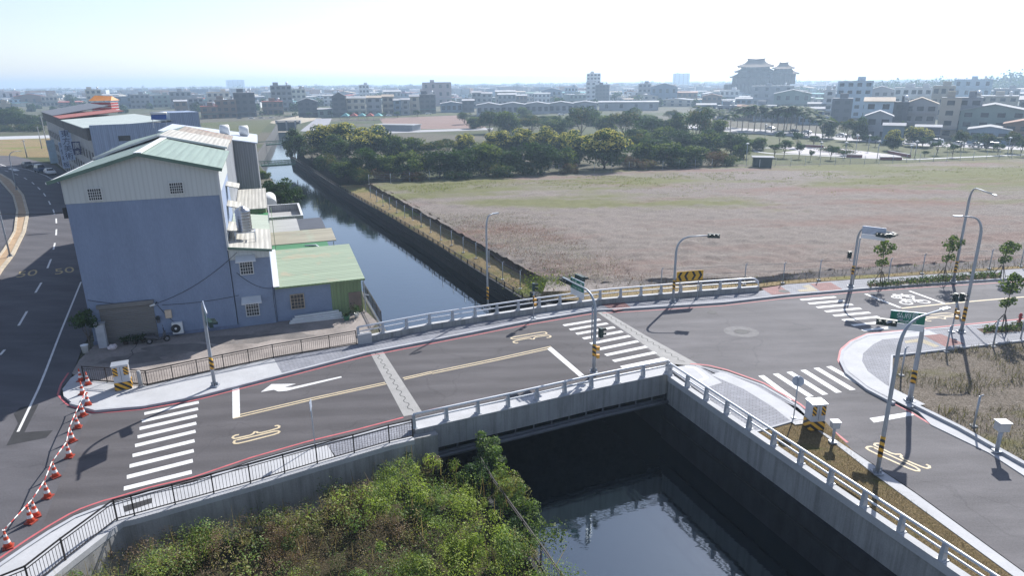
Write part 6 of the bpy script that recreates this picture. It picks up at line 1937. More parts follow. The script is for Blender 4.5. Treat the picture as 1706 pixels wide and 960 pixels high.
# ------------------------------------------------------------------ the overgrown bank in front
th = [(x + .25 * 0, y - .55) for x, y in NW] + [(15.0, -8), (2.6, 22), (1.2, 24.8), (-1.9, 31.6), (-3.2, 33.6)]
thp = [(x, y) for x, y in th]
def veg_h(P, d, f):
    return np.minimum(-1.15 + np.clip(d * .33, 0, 1.7) + f * 1.15, np.interp(d, [0, .9, 2.4], [-.8, -.3, 2]))
wd_brown = leafmat('weed_brown', (.20, .135, .085), .4, .4); wd_dry = leafmat('weed_dry', (.36, .28, .17), .4, .4); wd_olive = leafmat('weed_olive', (.20, .20, .065), .4, .4)
wd_mid = leafmat('weed_mid', (.105, .18, .045), .4, .4); wd_light = leafmat('weed_light', (.19, .275, .065), .35, .45); wd_lime = leafmat('weed_lime', (.30, .385, .07), .3, .45)
P = scatter(thp, 4300)
P = P[(P[:, 1] > 15) & (np.abs(P[:, 0]) < 27)]
nwx = np.array([p[0] for p in NW])[::-1]; nwy = np.array([p[1] for p in NW])[::-1]
dist = np.interp(P[:, 0], nwx, nwy) - P[:, 1]
f = fbm(P, .22, 1.)
rad = rng.uniform(.22, .8, len(P))
hgt_ = veg_h(P, dist, f) + rng.normal(0, .18, len(P)) - .05
tone = fbm(P, .30, 9.) * 1.1 + rng.normal(0, .28, len(P)) + np.clip((P[:, 0] + 6.5) / 9, -.28, .42)
K = 140
idx = np.repeat(np.arange(len(P)), K)
e = rng.normal(size=(len(idx), 3)); e /= np.linalg.norm(e, axis=1, keepdims=True)
Cc = np.concatenate([P, (hgt_ - rad * .6)[:, None]], 1)[idx] + e * rad[idx][:, None] * rng.uniform(.3, 1.12, (len(idx), 1)) ** .6 * [1, 1, 1.1]
keep = Cc[:, 2] > -2.45
Cc, e, idx = Cc[keep], e[keep], idx[keep]
tt = tone[idx] + rng.normal(0, .09, len(idx))
mi = np.digitize(tt, [-.5, -.34, -.10, .16, .44])
lsz = np.where(mi < 2, .65, 1.0) * (.05 + .09 * rng.uniform(size=len(P)) ** 1.5)[idx] * rng.uniform(.6, 1.4, len(idx))
o = link('undergrowth', quads('undergrowth', leafquads(Cc, e * .6 + rng.normal(size=e.shape) * .6 + np.array([.25, .4, .75]), lsz, .5), [wd_brown, wd_dry, wd_olive, wd_mid, wd_light, wd_lime], mi))
tag(o, 'tangled undergrowth covering the bank below the near pavement', 'undergrowth', kind='stuff')
# thin stems sticking out of it
P2 = scatter(thp, 5200); P2 = P2[(P2[:, 1] > 15) & (np.abs(P2[:, 0]) < 27)]
d2 = np.interp(P2[:, 0], nwx, nwy) - P2[:, 1]
f2 = fbm(P2, .22, 1.)
z2 = veg_h(P2, d2, f2) - .4
o = link('dry_stems', quads('dry_stems', blades(P2, z2, rng.uniform(.5, 1.05, len(P2)), .45, .012), [lm_dry, lm_brown, lm_light], rng.choice(3, len(P2))))
tag(o, 'thin dry stems standing out of the undergrowth', 'stems', kind='stuff')
def shrub(label, px, zb, h, r, mats, n, seed, ls=(.07, .17), nc=14):
    p = G(px[0], px[1], zb + h * .6)
    t = thing('shrub', label, 'shrub', (p.x, p.y, zb), 0, 'shrubs on the overgrown bank')
    P, N, tone, cc, cr = crown_points(int(n * 1.6), h, r, -.3, nc + 8, seed, 1.0, True); n = len(P)
    g = np.random.default_rng(seed)
    link('foliage', quads('foliage', leafquads(P, N + [0, 0, .4], g.uniform(*ls, n), .5), mats, np.digitize(tone, [.4, .75])[:] if len(mats) > 2 else (tone > .5).astype(int)), t)
    mb = MB()
    for c in cc[:9]: mb.tube([(0, 0, -.2), (c[0] * .5, c[1] * .5, c[2] * .55), tuple(c)], [.035, .022, .008], 5)
    mb.build('stem', m_bark, t)
shrub('tall pale leaved shrub at the bridge end of the canal railing', (812, 742), -2.4, 2.9, 1.05, [lm_grey, wd_mid, wd_light], 2600, 21, (.09, .2))
shrub('tangled creeper bush spilling over the railing below the bridge corner', (838, 800), -2.9, 2.2, 1.3, [wd_mid, wd_olive, wd_light], 2600, 41)
shrub('leafy bush hanging down the canal wall half way along the railing', (872, 860), -3.2, 2.3, 1.3, [lm_mid, wd_mid, wd_light], 2600, 42)
shrub('small bush under the tall pale leaved shrub', (822, 765), -2.8, 1.9, 1.0, [wd_mid, lm_grey, wd_light], 2000, 43)
shrub('dark broad leaved shrub just left of the railing top', (790, 790), -2.4, 2.2, 1.1, [lm_dark, lm_mid, lm_mid], 2400, 22, (.09, .18))
shrub('olive shrub hanging over the canal railing', (850, 815), -2.2, 2.1, 1.1, [wd_olive, wd_light, wd_mid], 2400, 23)
shrub('bright yellow green shrub near the bottom edge', (775, 905), -2.4, 2.3, 1.15, [wd_mid, wd_lime, wd_lime], 3400, 24, (.06, .14))
shrub('lime green bush at the very bottom of the bank', (690, 945), -2.4, 2.1, 1.2, [wd_light, wd_lime, wd_light], 2800, 25, (.06, .14))
shrub('dark green bush in the middle of the bank', (700, 830), -2.4, 2.0, 1.3, [lm_mid, wd_mid, wd_light], 3000, 26)
shrub('brown dead looking bush in the middle of the slope', (590, 835), -2.4, 1.9, 1.5, [wd_brown, lm_brown, wd_olive], 3200, 27, (.05, .11))
shrub('reddish brown bush left of the slope middle', (470, 890), -2.4, 1.9, 1.5, [wd_brown, lm_red, wd_dry], 3000, 28, (.05, .11))
shrub('green bush growing against the wall foot', (640, 785), -2.4, 1.6, 1.0, [wd_mid, wd_light, wd_mid], 1800, 29)
shrub('feathery dry grass clump near the bridge abutment', (715, 775), -2.4, 1.7, .8, [wd_dry, wd_olive, wd_dry], 1500, 30, (.05, .12))
shrub('yellow green creeper bush at the left of the slope', (330, 905), -2.4, 1.6, 1.2, [wd_light, wd_lime, wd_mid], 1800, 31)
shrub('dark green mass of leaves behind the railing bottom', (860, 890), -2.4, 2.1, 1.3, [lm_dark, lm_mid, lm_dark], 3200, 32)
t = thing('shrub', 'small leafy sprig growing over the water beyond the railing', 'shrub', G(918, 905, -3.0), 0, 'shrubs on the overgrown bank')
n = 420
P = rng.normal(size=(n, 3)) * [.45, .4, .4] + [0, 0, .4]
link('foliage', quads('foliage', leafquads(P, rng.normal(size=(n, 3)) + [0, 0, 1], rng.uniform(.08, .2, n)), [lm_mid, lm_light], rng.integers(0, 2, n)), t)
MB().tube([(-.8, .2, -.3), (0, 0, .5)], [.03, .012], 6).build('stem', m_bark, t)
# ------------------------------------------------------------------ the town
TC = {'white': (.62, .63, .63), 'cream': (.54, .50, .43), 'grey': (.30, .31, .33), 'dark grey': (.11, .115, .13), 'pale blue': (.42, .52, .60), 'blue grey': (.20, .26, .33), 'brown': (.23, .17, .135), 'beige': (.42, .38, .32), 'green grey': (.24, .30, .28), 'pinkish': (.42, .34, .34), 'red': (.30, .08, .065)}
RC = {'white': (.40, .40, .41), 'pale grey': (.32, .33, .34), 'rusty': (.30, .19, .145), 'grey': (.28, .29, .31), 'green': (.2, .3, .25), 'red': (.36, .10, .08), 'teal': (.16, .36, .36), 'tan': (.45, .38, .30)}
def wm_(c): return M('town_wall_' + c.replace(' ', '_'), TC[c], .85, var=.2, scale=.12, stretch=(1, 1, .5), fine=.08)
def rm_(c): return M('town_roof_' + c.replace(' ', '_'), RC[c], .85, var=.25, scale=.12, stretch=(1, .3, 1), spec=.15)
WIN = M('town_window', (.045, .05, .06), .35, var=.3, scale=.5)
NUM = ['', 'one', 'two', 'three', 'four', 'five', 'six', 'seven', 'eight', 'nine', 'ten']
def house(x0, x1, yb, yt, roof='flat', c='grey', rc='white', st=3, place_='', rot=0.0, win=True, deep=1.0, z=-1.0, cat='house', name='town_house', label=None, group='houses of the town'):
    cx = (x0 + x1) / 2
    p = G(cx, yb, z)
    dist = math.hypot(p.y, CAM_H)
    wd = (x1 - x0) / F_PX * dist
    H = HT((cx, yb), (cx, yt), z)
    H = max(H, 2.5)
    dp = max(6.0, min(22, wd * deep))
    face = math.atan2(p.x, p.y)
    t = thing(name, '', cat, p, -face + rot, group)
    g = random.Random(int(x0 * 31 + yb * 7))
    hb = H if roof == 'flat' else H * .82 if roof == 'gable' else H * .9
    MB().box((0, dp / 2, hb / 2), (wd, dp, hb)).build('wall', wm_(c), t)
    r = rm_(rc)
    if roof == 'flat':
        mb = MB()
        mb.box((0, dp / 2, hb + .08), (wd * 1.01, dp * 1.01, .16))
        mb.build('roof', r, t)
        mb = MB(); mb.box((wd * g.uniform(-.25, .25), dp * .55, hb + 1.25), (min(wd * .4, 4), min(dp * .4, 4), 2.2)); mb.build('roof_hut', wm_(c), t)
        if g.random() < .55:
            mb = MB(); mb.lathe([(.8, 0), (.8, 1.3), (.4, 1.6)], 10, (wd * .3, dp * .3, hb + .9)); mb.box((wd * .3, dp * .3, hb + .5), (1.2, 1.2, .8)); mb.build('water_tank', M('stainless_far', (.6, .61, .62), .3, .5, var=.05), t)
    elif roof == 'gable':
        o_ = .5
        vs = [(-wd / 2 - o_, -o_, hb), (0, -o_, H), (wd / 2 + o_, -o_, hb), (-wd / 2 - o_, dp + o_, hb), (0, dp + o_, H), (wd / 2 + o_, dp + o_, hb)]
        mb = MB(); mb.add(vs, [(0, 1, 4, 3), (1, 2, 5, 4)]); mb.add([(x, y, q - .25) for x, y, q in vs], [(3, 4, 1, 0), (4, 5, 2, 1)]); mb.add([vs[0], vs[1], (vs[1][0], vs[1][1], vs[1][2] - .25), (vs[0][0], vs[0][1], vs[0][2] - .25), vs[2], (vs[2][0], vs[2][1], vs[2][2] - .25)], [(0, 3, 2, 1), (1, 2, 5, 4)])
        mb.build('roof', r, t)
        MB().add([(-wd / 2, 0, hb), (wd / 2, 0, hb), (0, 0, H - .25), (-wd / 2, dp, hb), (wd / 2, dp, hb), (0, dp, H - .25)], [(0, 1, 2), (5, 4, 3)]).build('gable', wm_(c), t)
    else:    # ridge across the view / mono slope rising to the back
        vs = [(-wd / 2 - .4, -.8, hb), (wd / 2 + .4, -.8, hb), (wd / 2 + .4, dp * .5, H), (-wd / 2 - .4, dp * .5, H), (wd / 2 + .4, dp + .6, hb), (-wd / 2 - .4, dp + .6, hb)]
        mb = MB(); mb.add(vs, [(0, 1, 2, 3), (3, 2, 4, 5)]); mb.add([(x, y, q - .2) for x, y, q in vs], [(3, 2, 1, 0), (5, 4, 2, 3)]); mb.add([vs[0], vs[1], (vs[1][0], vs[1][1], hb - .2), (vs[0][0], vs[0][1], hb - .2)], [(0, 3, 2, 1)])
        mb.build('roof', r, t)
        MB().add([(-wd / 2, 0, hb), (-wd / 2, dp, hb), (-wd / 2, dp * .5, H - .2), (wd / 2, 0, hb), (wd / 2, dp, hb), (wd / 2, dp * .5, H - .2)], [(0, 2, 1), (3, 4, 5)]).build('gable', wm_(c), t)
    if win:
        nst = max(1, st)
        fh = hb / nst
        nw = max(1, min(4, int(wd / 3.4)))
        ww, wh = min(2.3, wd / nw * .62), fh * .46
        wmesh = MB().box((0, 0, 0), (ww, .12, wh)).mesh('window', WIN)
        rail = MB().box((0, -.45, 0), (wd * .96, .9, .12)); rail.box((0, -.86, .45), (wd * .96, .08, .8))
        rmesh = rail.mesh('balcony', wm_(c))
        balc = g.random() < .4 and st > 1
        for k in range(nst):
            for i in range(nw):
                o = link('window', wmesh, t)
                o.location = (-wd / 2 + wd * (i + .5) / nw, -.02, fh * (k + .52))
            if balc and k > 0:
                o = link('balcony', rmesh, t); o.location = (0, 0, fh * k + .1)
        if st > 1 and g.random() < .7:
            MB().box((0, -.9, fh * .92), (wd * .98, 1.7, .14)).build('canopy', rm_(g.choice(['white', 'pale grey', 'grey', 'teal'])), t)
    rn = {'flat': 'flat roof', 'gable': rc + ' gable roof', 'shed': rc + ' pitched roof'}[roof]
    t['label'] = label or f'{c} {NUM[min(st, 10)]} storey house, {rn}, {place_}'
    return t
near_row = 'past the canal end'
for a in [(395, 427, 197, 154, 'flat', 'dark grey', 'white', 4), (440, 472, 193, 169, 'flat', 'brown', 'red', 2), (456, 488, 187, 142, 'flat', 'grey', 'pale grey', 5), (489, 511, 182, 148, 'flat', 'cream', 'white', 4), (499, 530, 195, 163, 'gable', 'dark grey', 'grey', 3), (531, 555, 195, 180, 'shed', 'green grey', 'white', 1), (556, 578, 195, 153, 'gable', 'dark grey', 'grey', 4), (579, 610, 194, 160, 'shed', 'cream', 'pale grey', 3), (612, 636, 193, 159, 'shed', 'grey', 'tan', 3), (639, 657, 192, 157, 'shed', 'beige', 'tan', 3), (657, 669, 192, 164, 'shed', 'blue grey', 'white', 3), (670, 683, 192, 163, 'shed', 'grey', 'white', 3), (684, 699, 191, 157, 'shed', 'beige', 'white', 3), (700, 726, 189, 157, 'flat', 'dark grey', 'grey', 4), (735, 770, 187, 169, 'gable', 'blue grey', 'white', 1), (771, 790, 187, 165, 'shed', 'dark grey', 'white', 2), (787, 802, 180, 151, 'shed', 'grey', 'white', 3), (803, 820, 178, 153, 'shed', 'grey', 'white', 3)]:
    house(*a, place_=near_row)
P2_ = 'behind the copse'
for a in [(706, 752, 176, 137, 'flat', 'pinkish', 'grey', 3), (826, 858, 173, 150, 'shed', 'beige', 'white', 2), (830, 860, 176, 155, 'shed', 'grey', 'white', 2), (860, 878, 176, 157, 'shed', 'brown', 'white', 2), (890, 916, 171, 154, 'shed', 'white', 'pale grey', 2), (903, 935, 170, 146, 'gable', 'blue grey', 'grey', 2), (941, 962, 170, 145, 'flat', 'pale blue', 'white', 3), (992, 1014, 171, 141, 'flat', 'dark grey', 'grey', 5), (976, 992, 171, 136, 'flat', 'white', 'white', 5), (1063, 1083, 171, 139, 'flat', 'grey', 'white', 4), (1084, 1126, 173, 138, 'gable', 'blue grey', 'white', 2), (1040, 1060, 168, 150, 'gable', 'brown', 'rusty', 2), (1128, 1160, 172, 152, 'shed', 'brown', 'rusty', 2), (600, 616, 170, 141, 'flat', 'white', 'white', 4), (640, 668, 172, 150, 'shed', 'grey', 'white', 2), (540, 556, 178, 157, 'shed', 'white', 'white', 3)]:
    house(*a, place_=P2_)
house(977, 999, 168, 122, 'flat', 'white', 'white', 8, label='tallest slim white tower block of the town skyline', cat='tower block', name='tower_block')
house(1121, 1147, 147, 122, 'flat', 'pale blue', 'pale grey', 8, label='faint pale tower block left of the temple on the skyline', cat='tower block', name='tower_block')
house(380, 407, 150, 133, 'flat', 'pale blue', 'pale grey', 6, deep=.6, label='large faint square block on the left skyline', cat='block', name='office_block')
house(1000, 1094, 184, 168, 'shed', 'grey', 'white', 1, deep=.35, label='long low warehouse with a bright white roof behind the copse', cat='warehouse', name='warehouse')
for i in range(5):
    house(795 + 40 * i, 834 + 40 * i, 193 - i * 1.6, 171 - i * .7, 'gable', 'grey', 'grey', 1, deep=1.2, label='dark roofed warehouse bay in the long row above the copse', cat='warehouse', name='warehouse')
P3 = 'behind the park palms'
for a in [(1199, 1229, 172, 150, 'flat', 'white', 'white', 2), (1170, 1200, 178, 156, 'gable', 'brown', 'rusty', 2), (1252, 1316, 176, 143, 'flat', 'grey', 'pale grey', 3), (1290, 1345, 186, 149, 'gable', 'green grey', 'pale grey', 2), (1225, 1250, 185, 162, 'shed', 'blue grey', 'pale grey', 2), (1384, 1414, 204, 164, 'flat', 'dark grey', 'grey', 3), (1369, 1386, 196, 150, 'flat', 'white', 'white', 4)]:
    house(*a, place_=P3)
for a in [(1160, 1190, 196, 172, 'shed', 'blue grey', 'pale grey', 2), (1195, 1225, 198, 176, 'flat', 'grey', 'pale grey', 2), (1228, 1254, 200, 174, 'shed', 'brown', 'rusty', 2), (1256, 1290, 202, 176, 'flat', 'grey', 'grey', 2), (1291, 1330, 204, 178, 'gable', 'dark grey', 'pale grey', 2), (1332, 1368, 207, 178, 'shed', 'blue grey', 'grey', 2)]:
    house(*a, place_=P3)
house(1392, 1443, 196, 135, 'flat', 'pale blue', 'white', 5, label='big pale blue block standing above the palms right of the temple', cat='house')
P4 = ''
P4 = 'behind the park cars'
for a in [(1441, 1486, 186, 143, 'gable', 'grey', 'white', 3), (1487, 1520, 190, 146, 'flat', 'white', 'white', 3), (1522, 1545, 190, 146, 'flat', 'white', 'white', 3), (1436, 1478, 224, 162, 'shed', 'pale blue', 'tan', 3), (1440, 1478, 234, 184, 'gable', 'grey', 'white', 2), (1480, 1505, 222, 170, 'flat', 'dark grey', 'grey', 3), (1503, 1550, 222, 162, 'gable', 'grey', 'tan', 3), (1549, 1580, 196, 143, 'flat', 'beige', 'white', 3), (1560, 1588, 230, 163, 'flat', 'beige', 'grey', 4), (1588, 1622, 230, 163, 'flat', 'grey', 'grey', 4), (1602, 1691, 232, 173, 'gable', 'green grey', 'pale grey', 3), (1630, 1683, 196, 160, 'flat', 'beige', 'white', 3), (1588, 1640, 176, 132, 'flat', 'pale blue', 'white', 3), (1616, 1672, 240, 210, 'gable', 'blue grey', 'pale grey', 1), (1674, 1730, 240, 199, 'gable', 'brown', 'rusty', 2), (1695, 1740, 216, 160, 'shed', 'grey', 'white', 3), (1655, 1690, 176, 148, 'flat', 'grey', 'white', 2), (1470, 1500, 240, 205, 'shed', 'blue grey', 'grey', 1), (1525, 1560, 236, 208, 'shed', 'dark grey', 'grey', 2), (1345, 1372, 196, 170, 'shed', 'grey', 'grey', 2)]:
    house(*a, place_=P4)
P5 = 'beyond the old street'
for a in [(0, 34, 178, 152, 'flat', 'white', 'white', 2), (74, 96, 178, 160, 'flat', 'beige', 'white', 2), (104, 146, 178, 168, 'shed', 'grey', 'white', 1), (199, 253, 182, 160, 'flat', 'blue grey', 'grey', 2), (222, 250, 182, 157, 'flat', 'grey', 'pale grey', 3), (256, 290, 180, 158, 'flat', 'green grey', 'grey', 3), (288, 320, 182, 152, 'flat', 'grey', 'white', 3), (294, 313, 190, 166, 'shed', 'brown', 'white', 2), (318, 340, 188, 163, 'flat', 'grey', 'white', 3), (338, 364, 200, 177, 'flat', 'brown', 'red', 2), (363, 395, 198, 166, 'flat', 'brown', 'grey', 3), (350, 384, 184, 153, 'flat', 'cream', 'tan', 3), (150, 172, 184, 149, 'flat', 'cream', 'cream' if False else 'white', 4), (172, 196, 176, 158, 'gable', 'white', 'white', 1), (0, 20, 196, 172, 'flat', 'beige', 'tan', 1)]:
    house(*a, place_=P5)
house(32, 74, 178, 156, 'gable', 'brown', 'red', 1, deep=.8, label='small temple hall with a swept red roof on the left horizon', cat='temple', name='temple_hall')
# far rows, growing fainter
FRG = 'far houses of the town'
g = random.Random(5)
rowsF = [(178, 42, 22), (170, 60, 20), (163, 66, 18), (157, 60, 15), (152, 54, 12)]
for yb, n, hpx in rowsF:
    for i in range(n):
        cx = -20 + (1746 * (i + g.uniform(.15, .85)) / n)
        if yb > 165 and (490 < cx < 960 and yb > 172): continue
        if cx < 320 and yb > 172: continue
        if 1225 < cx < 1320 and yb < 170: continue
        dy = (853 - cx) * .0105
        wpx = g.uniform(.7, 1.6) * (yb - 136) * .8
        c = g.choice(['white', 'white', 'grey', 'blue grey', 'pale blue', 'beige', 'brown', 'green grey', 'cream'])
        rf = g.choice(['flat', 'flat', 'gable', 'shed', 'shed'])
        y2 = yb + dy + g.uniform(-2.5, 2.5)
        house(cx - wpx / 2, cx + wpx / 2, y2, y2 - g.uniform(.45, 1.0) * hpx * .8, rf, c, g.choice(['white', 'white', 'pale grey', 'rusty', 'grey', 'green', 'teal', 'red', 'tan']), g.choice([1, 2, 2, 3]), rot=g.uniform(-.5, .5), win=(yb > 160), deep=1.1,
              place_={178: 'in the second line', 170: 'in mid town', 163: 'in the middle distance', 157: 'far off', 152: 'near the horizon'}[yb], group=FRG)
# beyond that the town reads as one mass
g = np.random.default_rng(3)
mb = MB()
for i in range(2600):
    d = 1050 + 3900 * g.uniform() ** 1.6
    a = g.uniform(-.75, .75)
    x, y = d * math.tan(a), d
    wd, dp, hh = g.uniform(9, 32), g.uniform(9, 25), g.choice([4, 6, 8, 11, 13]) * g.uniform(.8, 1.2)
    mb.box((x, y, hh / 2 - 1), (wd, dp, hh), g.uniform(0, 1.5), int(g.integers(0, 6)))
o = mb.build('distant_town', [wm_('white'), wm_('grey'), wm_('blue grey'), rm_('pale grey'), rm_('rusty'), rm_('white')])
tag(o, 'hazy mass of the farthest houses along the horizon', 'town', kind='stuff')
# woods on the horizon
def wood(name, label, x0, x1, d0, d1, n, h0, h1, ax=1.0):
    g = np.random.default_rng(int(abs(x0) + n))
    C = np.stack([g.uniform(x0, x1, n), g.uniform(d0, d1, n), np.zeros(n)], 1)
    hh = g.uniform(h0, h1, n) * (1 + .25 * np.sin(C[:, 0] * .02) + .2 * np.sin(C[:, 0] * .071))
    k = 110
    idx = np.repeat(np.arange(n), k)
    e = g.normal(size=(len(idx), 3)); e /= np.linalg.norm(e, axis=1, keepdims=True)
    P = C[idx] + np.stack([np.zeros(len(idx)), np.zeros(len(idx)), hh[idx] * .42 - 1], 1) + e * (hh[idx] * .52)[:, None] * g.uniform(.3, 1, (len(idx), 1)) * [1.0, 1.0, 1]
    o = link(name, quads(name, leafquads(P, e + g.normal(size=e.shape) * .5, g.uniform(1.8, 4.2, len(P)), .8), [lm_dark, lm_mid], g.integers(0, 2, len(P))))
    tag(o, label, 'woodland', kind='stuff')
wood('distant_wood', 'hazy belt of tall trees on the right horizon', 480, 1000, 820, 930, 330, 15, 27)
wood('distant_wood', 'low faint tree line all along the horizon', -1800, 2400, 1700, 2300, 900, 10, 18)
wood('town_trees', 'trees scattered among the far houses', -700, 900, 520, 1050, 420, 5, 9)

# ------------------------------------------------------------------ the temple
tp = thing('temple', 'huge palace style temple with tiered swept roofs rising over the town', 'temple')
pt_ = G(1258, 166, -1); d_t = math.hypot(pt_.y, CAM_H)
face = math.atan2(pt_.x, pt_.y)
tp.location = pt_; tp.rotation_euler = (0, 0, -face)
u_ = d_t / F_PX                               # metres per survey pixel at the temple
m_tw, m_tr = M('temple_wall', (.13, .11, .10), .9, var=.2, scale=.05), M('temple_roof', (.10, .06, .035), .9, var=.2, scale=.08)
def swept(cx, z, w0, w1, h, dp, name='roof'):
    """hipped roof with upturned corners and horned ridge"""
    mb = MB()
    n = 8
    rings = []
    for k in range(n + 1):
        t = k / n
        cur = (1 - t) ** 1.7                  # concave profile
        hw = w1 / 2 + (w0 - w1) / 2 * cur
        hd = dp / 2 * (.06 + .94 * cur)
        rings.append((hw, hd, z + h * t))
    ns = 10
    def ring(hw, hd, zz, lift):
        pts = []
        for (sx, sy, ex, ey) in ((-1, -1, 1, -1), (1, -1, 1, 1), (1, 1, -1, 1), (-1, 1, -1, -1)):
            for i in range(ns):
                s = i / ns
                x, y = sx + (ex - sx) * s, sy + (ey - sy) * s
                c = abs(x * y) ** 4
                pts.append((cx + x * hw * (1 + .05 * c * lift), y * hd + dp / 2, zz + lift * c * h * .22))
        return pts
    vs, fs = [], []
    for k, (hw, hd, zz) in enumerate(rings): vs += ring(hw, hd, zz, (1 - k / n) ** 2)
    N_ = ns * 4
    for k in range(n):
        for i in range(N_): fs.append((k * N_ + i, k * N_ + (i + 1) % N_, (k + 1) * N_ + (i + 1) % N_, (k + 1) * N_ + i))
    fs.append(tuple(range(n * N_, n * N_ + N_))); fs.append(tuple(range(N_))[::-1])
    mb.add(vs, fs)
    r = mb.build(name, m_tr, tp)
    mb = MB()
    mb.tube([(cx - w1 * .56, dp / 2, z + h + h * .22), (cx - w1 * .47, dp / 2, z + h * 1.05), (cx, dp / 2, z + h * 1.0), (cx + w1 * .47, dp / 2, z + h * 1.05), (cx + w1 * .56, dp / 2, z + h + h * .22)], [.2, 1.0, .8, 1.0, .2], 6)
    mb.build('ridge', m_tr, r)
    return r
def tstorey(cx, z0, z1, w_, dp, off):
    MB().box((cx, dp / 2 + off, (z0 + z1) / 2), (w_, dp, z1 - z0)).build('storey', m_tw, tp)
    mb = MB()
    n = max(4, int(w_ / 4))
    for i in range(n + 1): mb.tube([(cx - w_ / 2 + w_ * i / n, off - 1.2, z0), (cx - w_ / 2 + w_ * i / n, off - 1.2, z1)], .45, 8)
    mb.build('columns', m_tw, tp)
k_ = u_
def yz(py): return HT((1258, 166), (1258, py), -1)
tstorey(0, 0, yz(140), 98 * k_, 34, 0)
tstorey(-6 * k_, yz(140), yz(127), 62 * k_, 30, 2)
tstorey(-4 * k_, yz(127), yz(118), 50 * k_, 24, 5)
tstorey(-4 * k_, yz(118), yz(110), 42 * k_, 18, 8)
swept(-4 * k_, yz(129), 74 * k_, 52 * k_, yz(119.5) - yz(129), 40)
swept(-4 * k_, yz(120), 62 * k_, 42 * k_, yz(111) - yz(120), 36)
swept(-4 * k_, yz(111.5), 54 * k_, 26 * k_, yz(98.5) - yz(111.5), 34)
tstorey(38 * k_, yz(140), yz(123), 36 * k_, 26, 1)
tstorey(38 * k_, yz(123), yz(114), 24 * k_, 18, 5)
swept(38 * k_, yz(124), 46 * k_, 26 * k_, yz(114.5) - yz(124), 30)
swept(38 * k_, yz(115), 32 * k_, 13 * k_, yz(105.5) - yz(115), 26)

# ------------------------------------------------------------------ odd things in the middle distance
m_gb = M('bridge_green', (.07, .14, .10), .6, var=.2)
def footbridge(label, a, b, z, deckw=1.6, rail=1.2):
    A, Bv = G(*a, z), G(*b, z)
    t = thing('footbridge', label, 'footbridge', A, 0, 'footbridges over the canal')
    v = Bv - A
    MB().bar((0, 0, 0), v, deckw, .45).build('deck', m_gb, t)
    n = Vector((-v.y, v.x, 0)).normalized() * deckw / 2
    for s in (-1, 1):
        mb = MB()
        mb.bar(n * s + Vector((0, 0, rail)), v + n * s + Vector((0, 0, rail)), .12, .12)
        mb.bar(n * s + Vector((0, 0, rail * .55)), v + n * s + Vector((0, 0, rail * .55)), .06, .06)
        for i in range(13): 
            q = v * (i / 12) + n * s
            mb.bar(q, q + Vector((0, 0, rail)), .07, .07)
        mb.build('railing', m_gb, t)
footbridge('green footbridge nearer over the canal, below the other one', (424, 277), (492, 273), -1.6)
footbridge('green footbridge farther up the canal beside the tree', (420, 243), (484, 238), -1.2)
t = thing('sluice_gate', 'dark sluice gate across the far end of the canal', 'sluice gate', G(481, 206, -1), 0)
MB().box((0, 0, -1.5), (13, 1.2, 5)).build('gate', M('gate_dark', (.035, .05, .06), .7), t)
MB().box((0, -.3, 1.6), (14, 1.8, .5)).build('beam', m_pale, t)
for x in (-6.5, -1, 4, 6.5): MB().box((x, -.7, -1), (.8, 1, 5)).build('pier', m_conc, t)
t = thing('hut', 'small dark green hut with a pale roof between field and park', 'hut', G(1270, 279, -.95), -.25)
MB().box((0, 1.4, 1.2), (4.3, 2.8, 2.4)).build('wall', M('hut_dark', (.035, .05, .045), .7), t)
MB().box((0, 1.3, 2.5), (5.2, 3.8, .16)).build('roof', rm_('pale grey'), t)
MB().box((-.7, -.02, 1.0), (.2, .06, 2.0)).build('door_post', m_pale, t)
t = thing('low_building', 'low building with a long pale roof by the clay ground', 'building', G(655, 218, -1), -.35)
MB().box((0, 4, 1.2), (20, 8, 2.4)).build('wall', wm_('grey'), t)
MB().box((0, 4, 2.6), (21, 9, .3)).build('roof', rm_('pale grey'), t)
t = thing('bin_row', 'row of teal and red market tents past the yellow trees', 'tents', G(607, 200, -1), -.1)
for i in range(5):
    mb = MB(); mb.add([(-12 + i * 5 - 2.4, 0, 2.4), (-12 + i * 5 + 2.4, 0, 2.4), (-12 + i * 5 + 2.4, 5, 2.4), (-12 + i * 5 - 2.4, 5, 2.4), (-12 + i * 5, 2.5, 4.2)], [(0, 1, 4), (1, 2, 4), (2, 3, 4), (3, 0, 4), (3, 2, 1, 0)])
    mb.build('tent_roof', rm_('teal' if i % 2 == 0 else 'red'), t)
mb = MB()
for i in range(6): mb.bar((-14.4 + i * 5, 0, 0), (-14.4 + i * 5, 0, 2.4), .15, .15)
mb.build('tent_poles', m_pole, t)
t['label'] = 'row of teal and red tents beyond the yellow trees'; t.name = 'market_tents'
m_hedge = M('red_parapet', (.24, .10, .085), .85)
for (a, b, l) in (((1336, 244.5), (1372, 246), 'low brown wall along the far side of the park court'), ((1410, 262), (1436, 262.5), 'low red brown wall on the near edge of the park court'), ((1466, 266), (1502, 266.5), 'long low red brown wall by the park path'), ((1480, 255), (1516, 262), 'low wall slanting along the right of the court'), ((1421, 231.5), (1443, 232), 'red parapet beside the parked cars')):
    A, Bv = G(*a, -.93), G(*b, -.93)
    t = thing('low_wall', l, 'wall', A)
    MB().bar((0, 0, .35), Bv - A + Vector((0, 0, .35)), .5, .7).build('wall_body', m_hedge, t)
    MB().bar((0, 0, .74), Bv - A + Vector((0, 0, .74)), .6, .08).build('cap', m_conc, t)
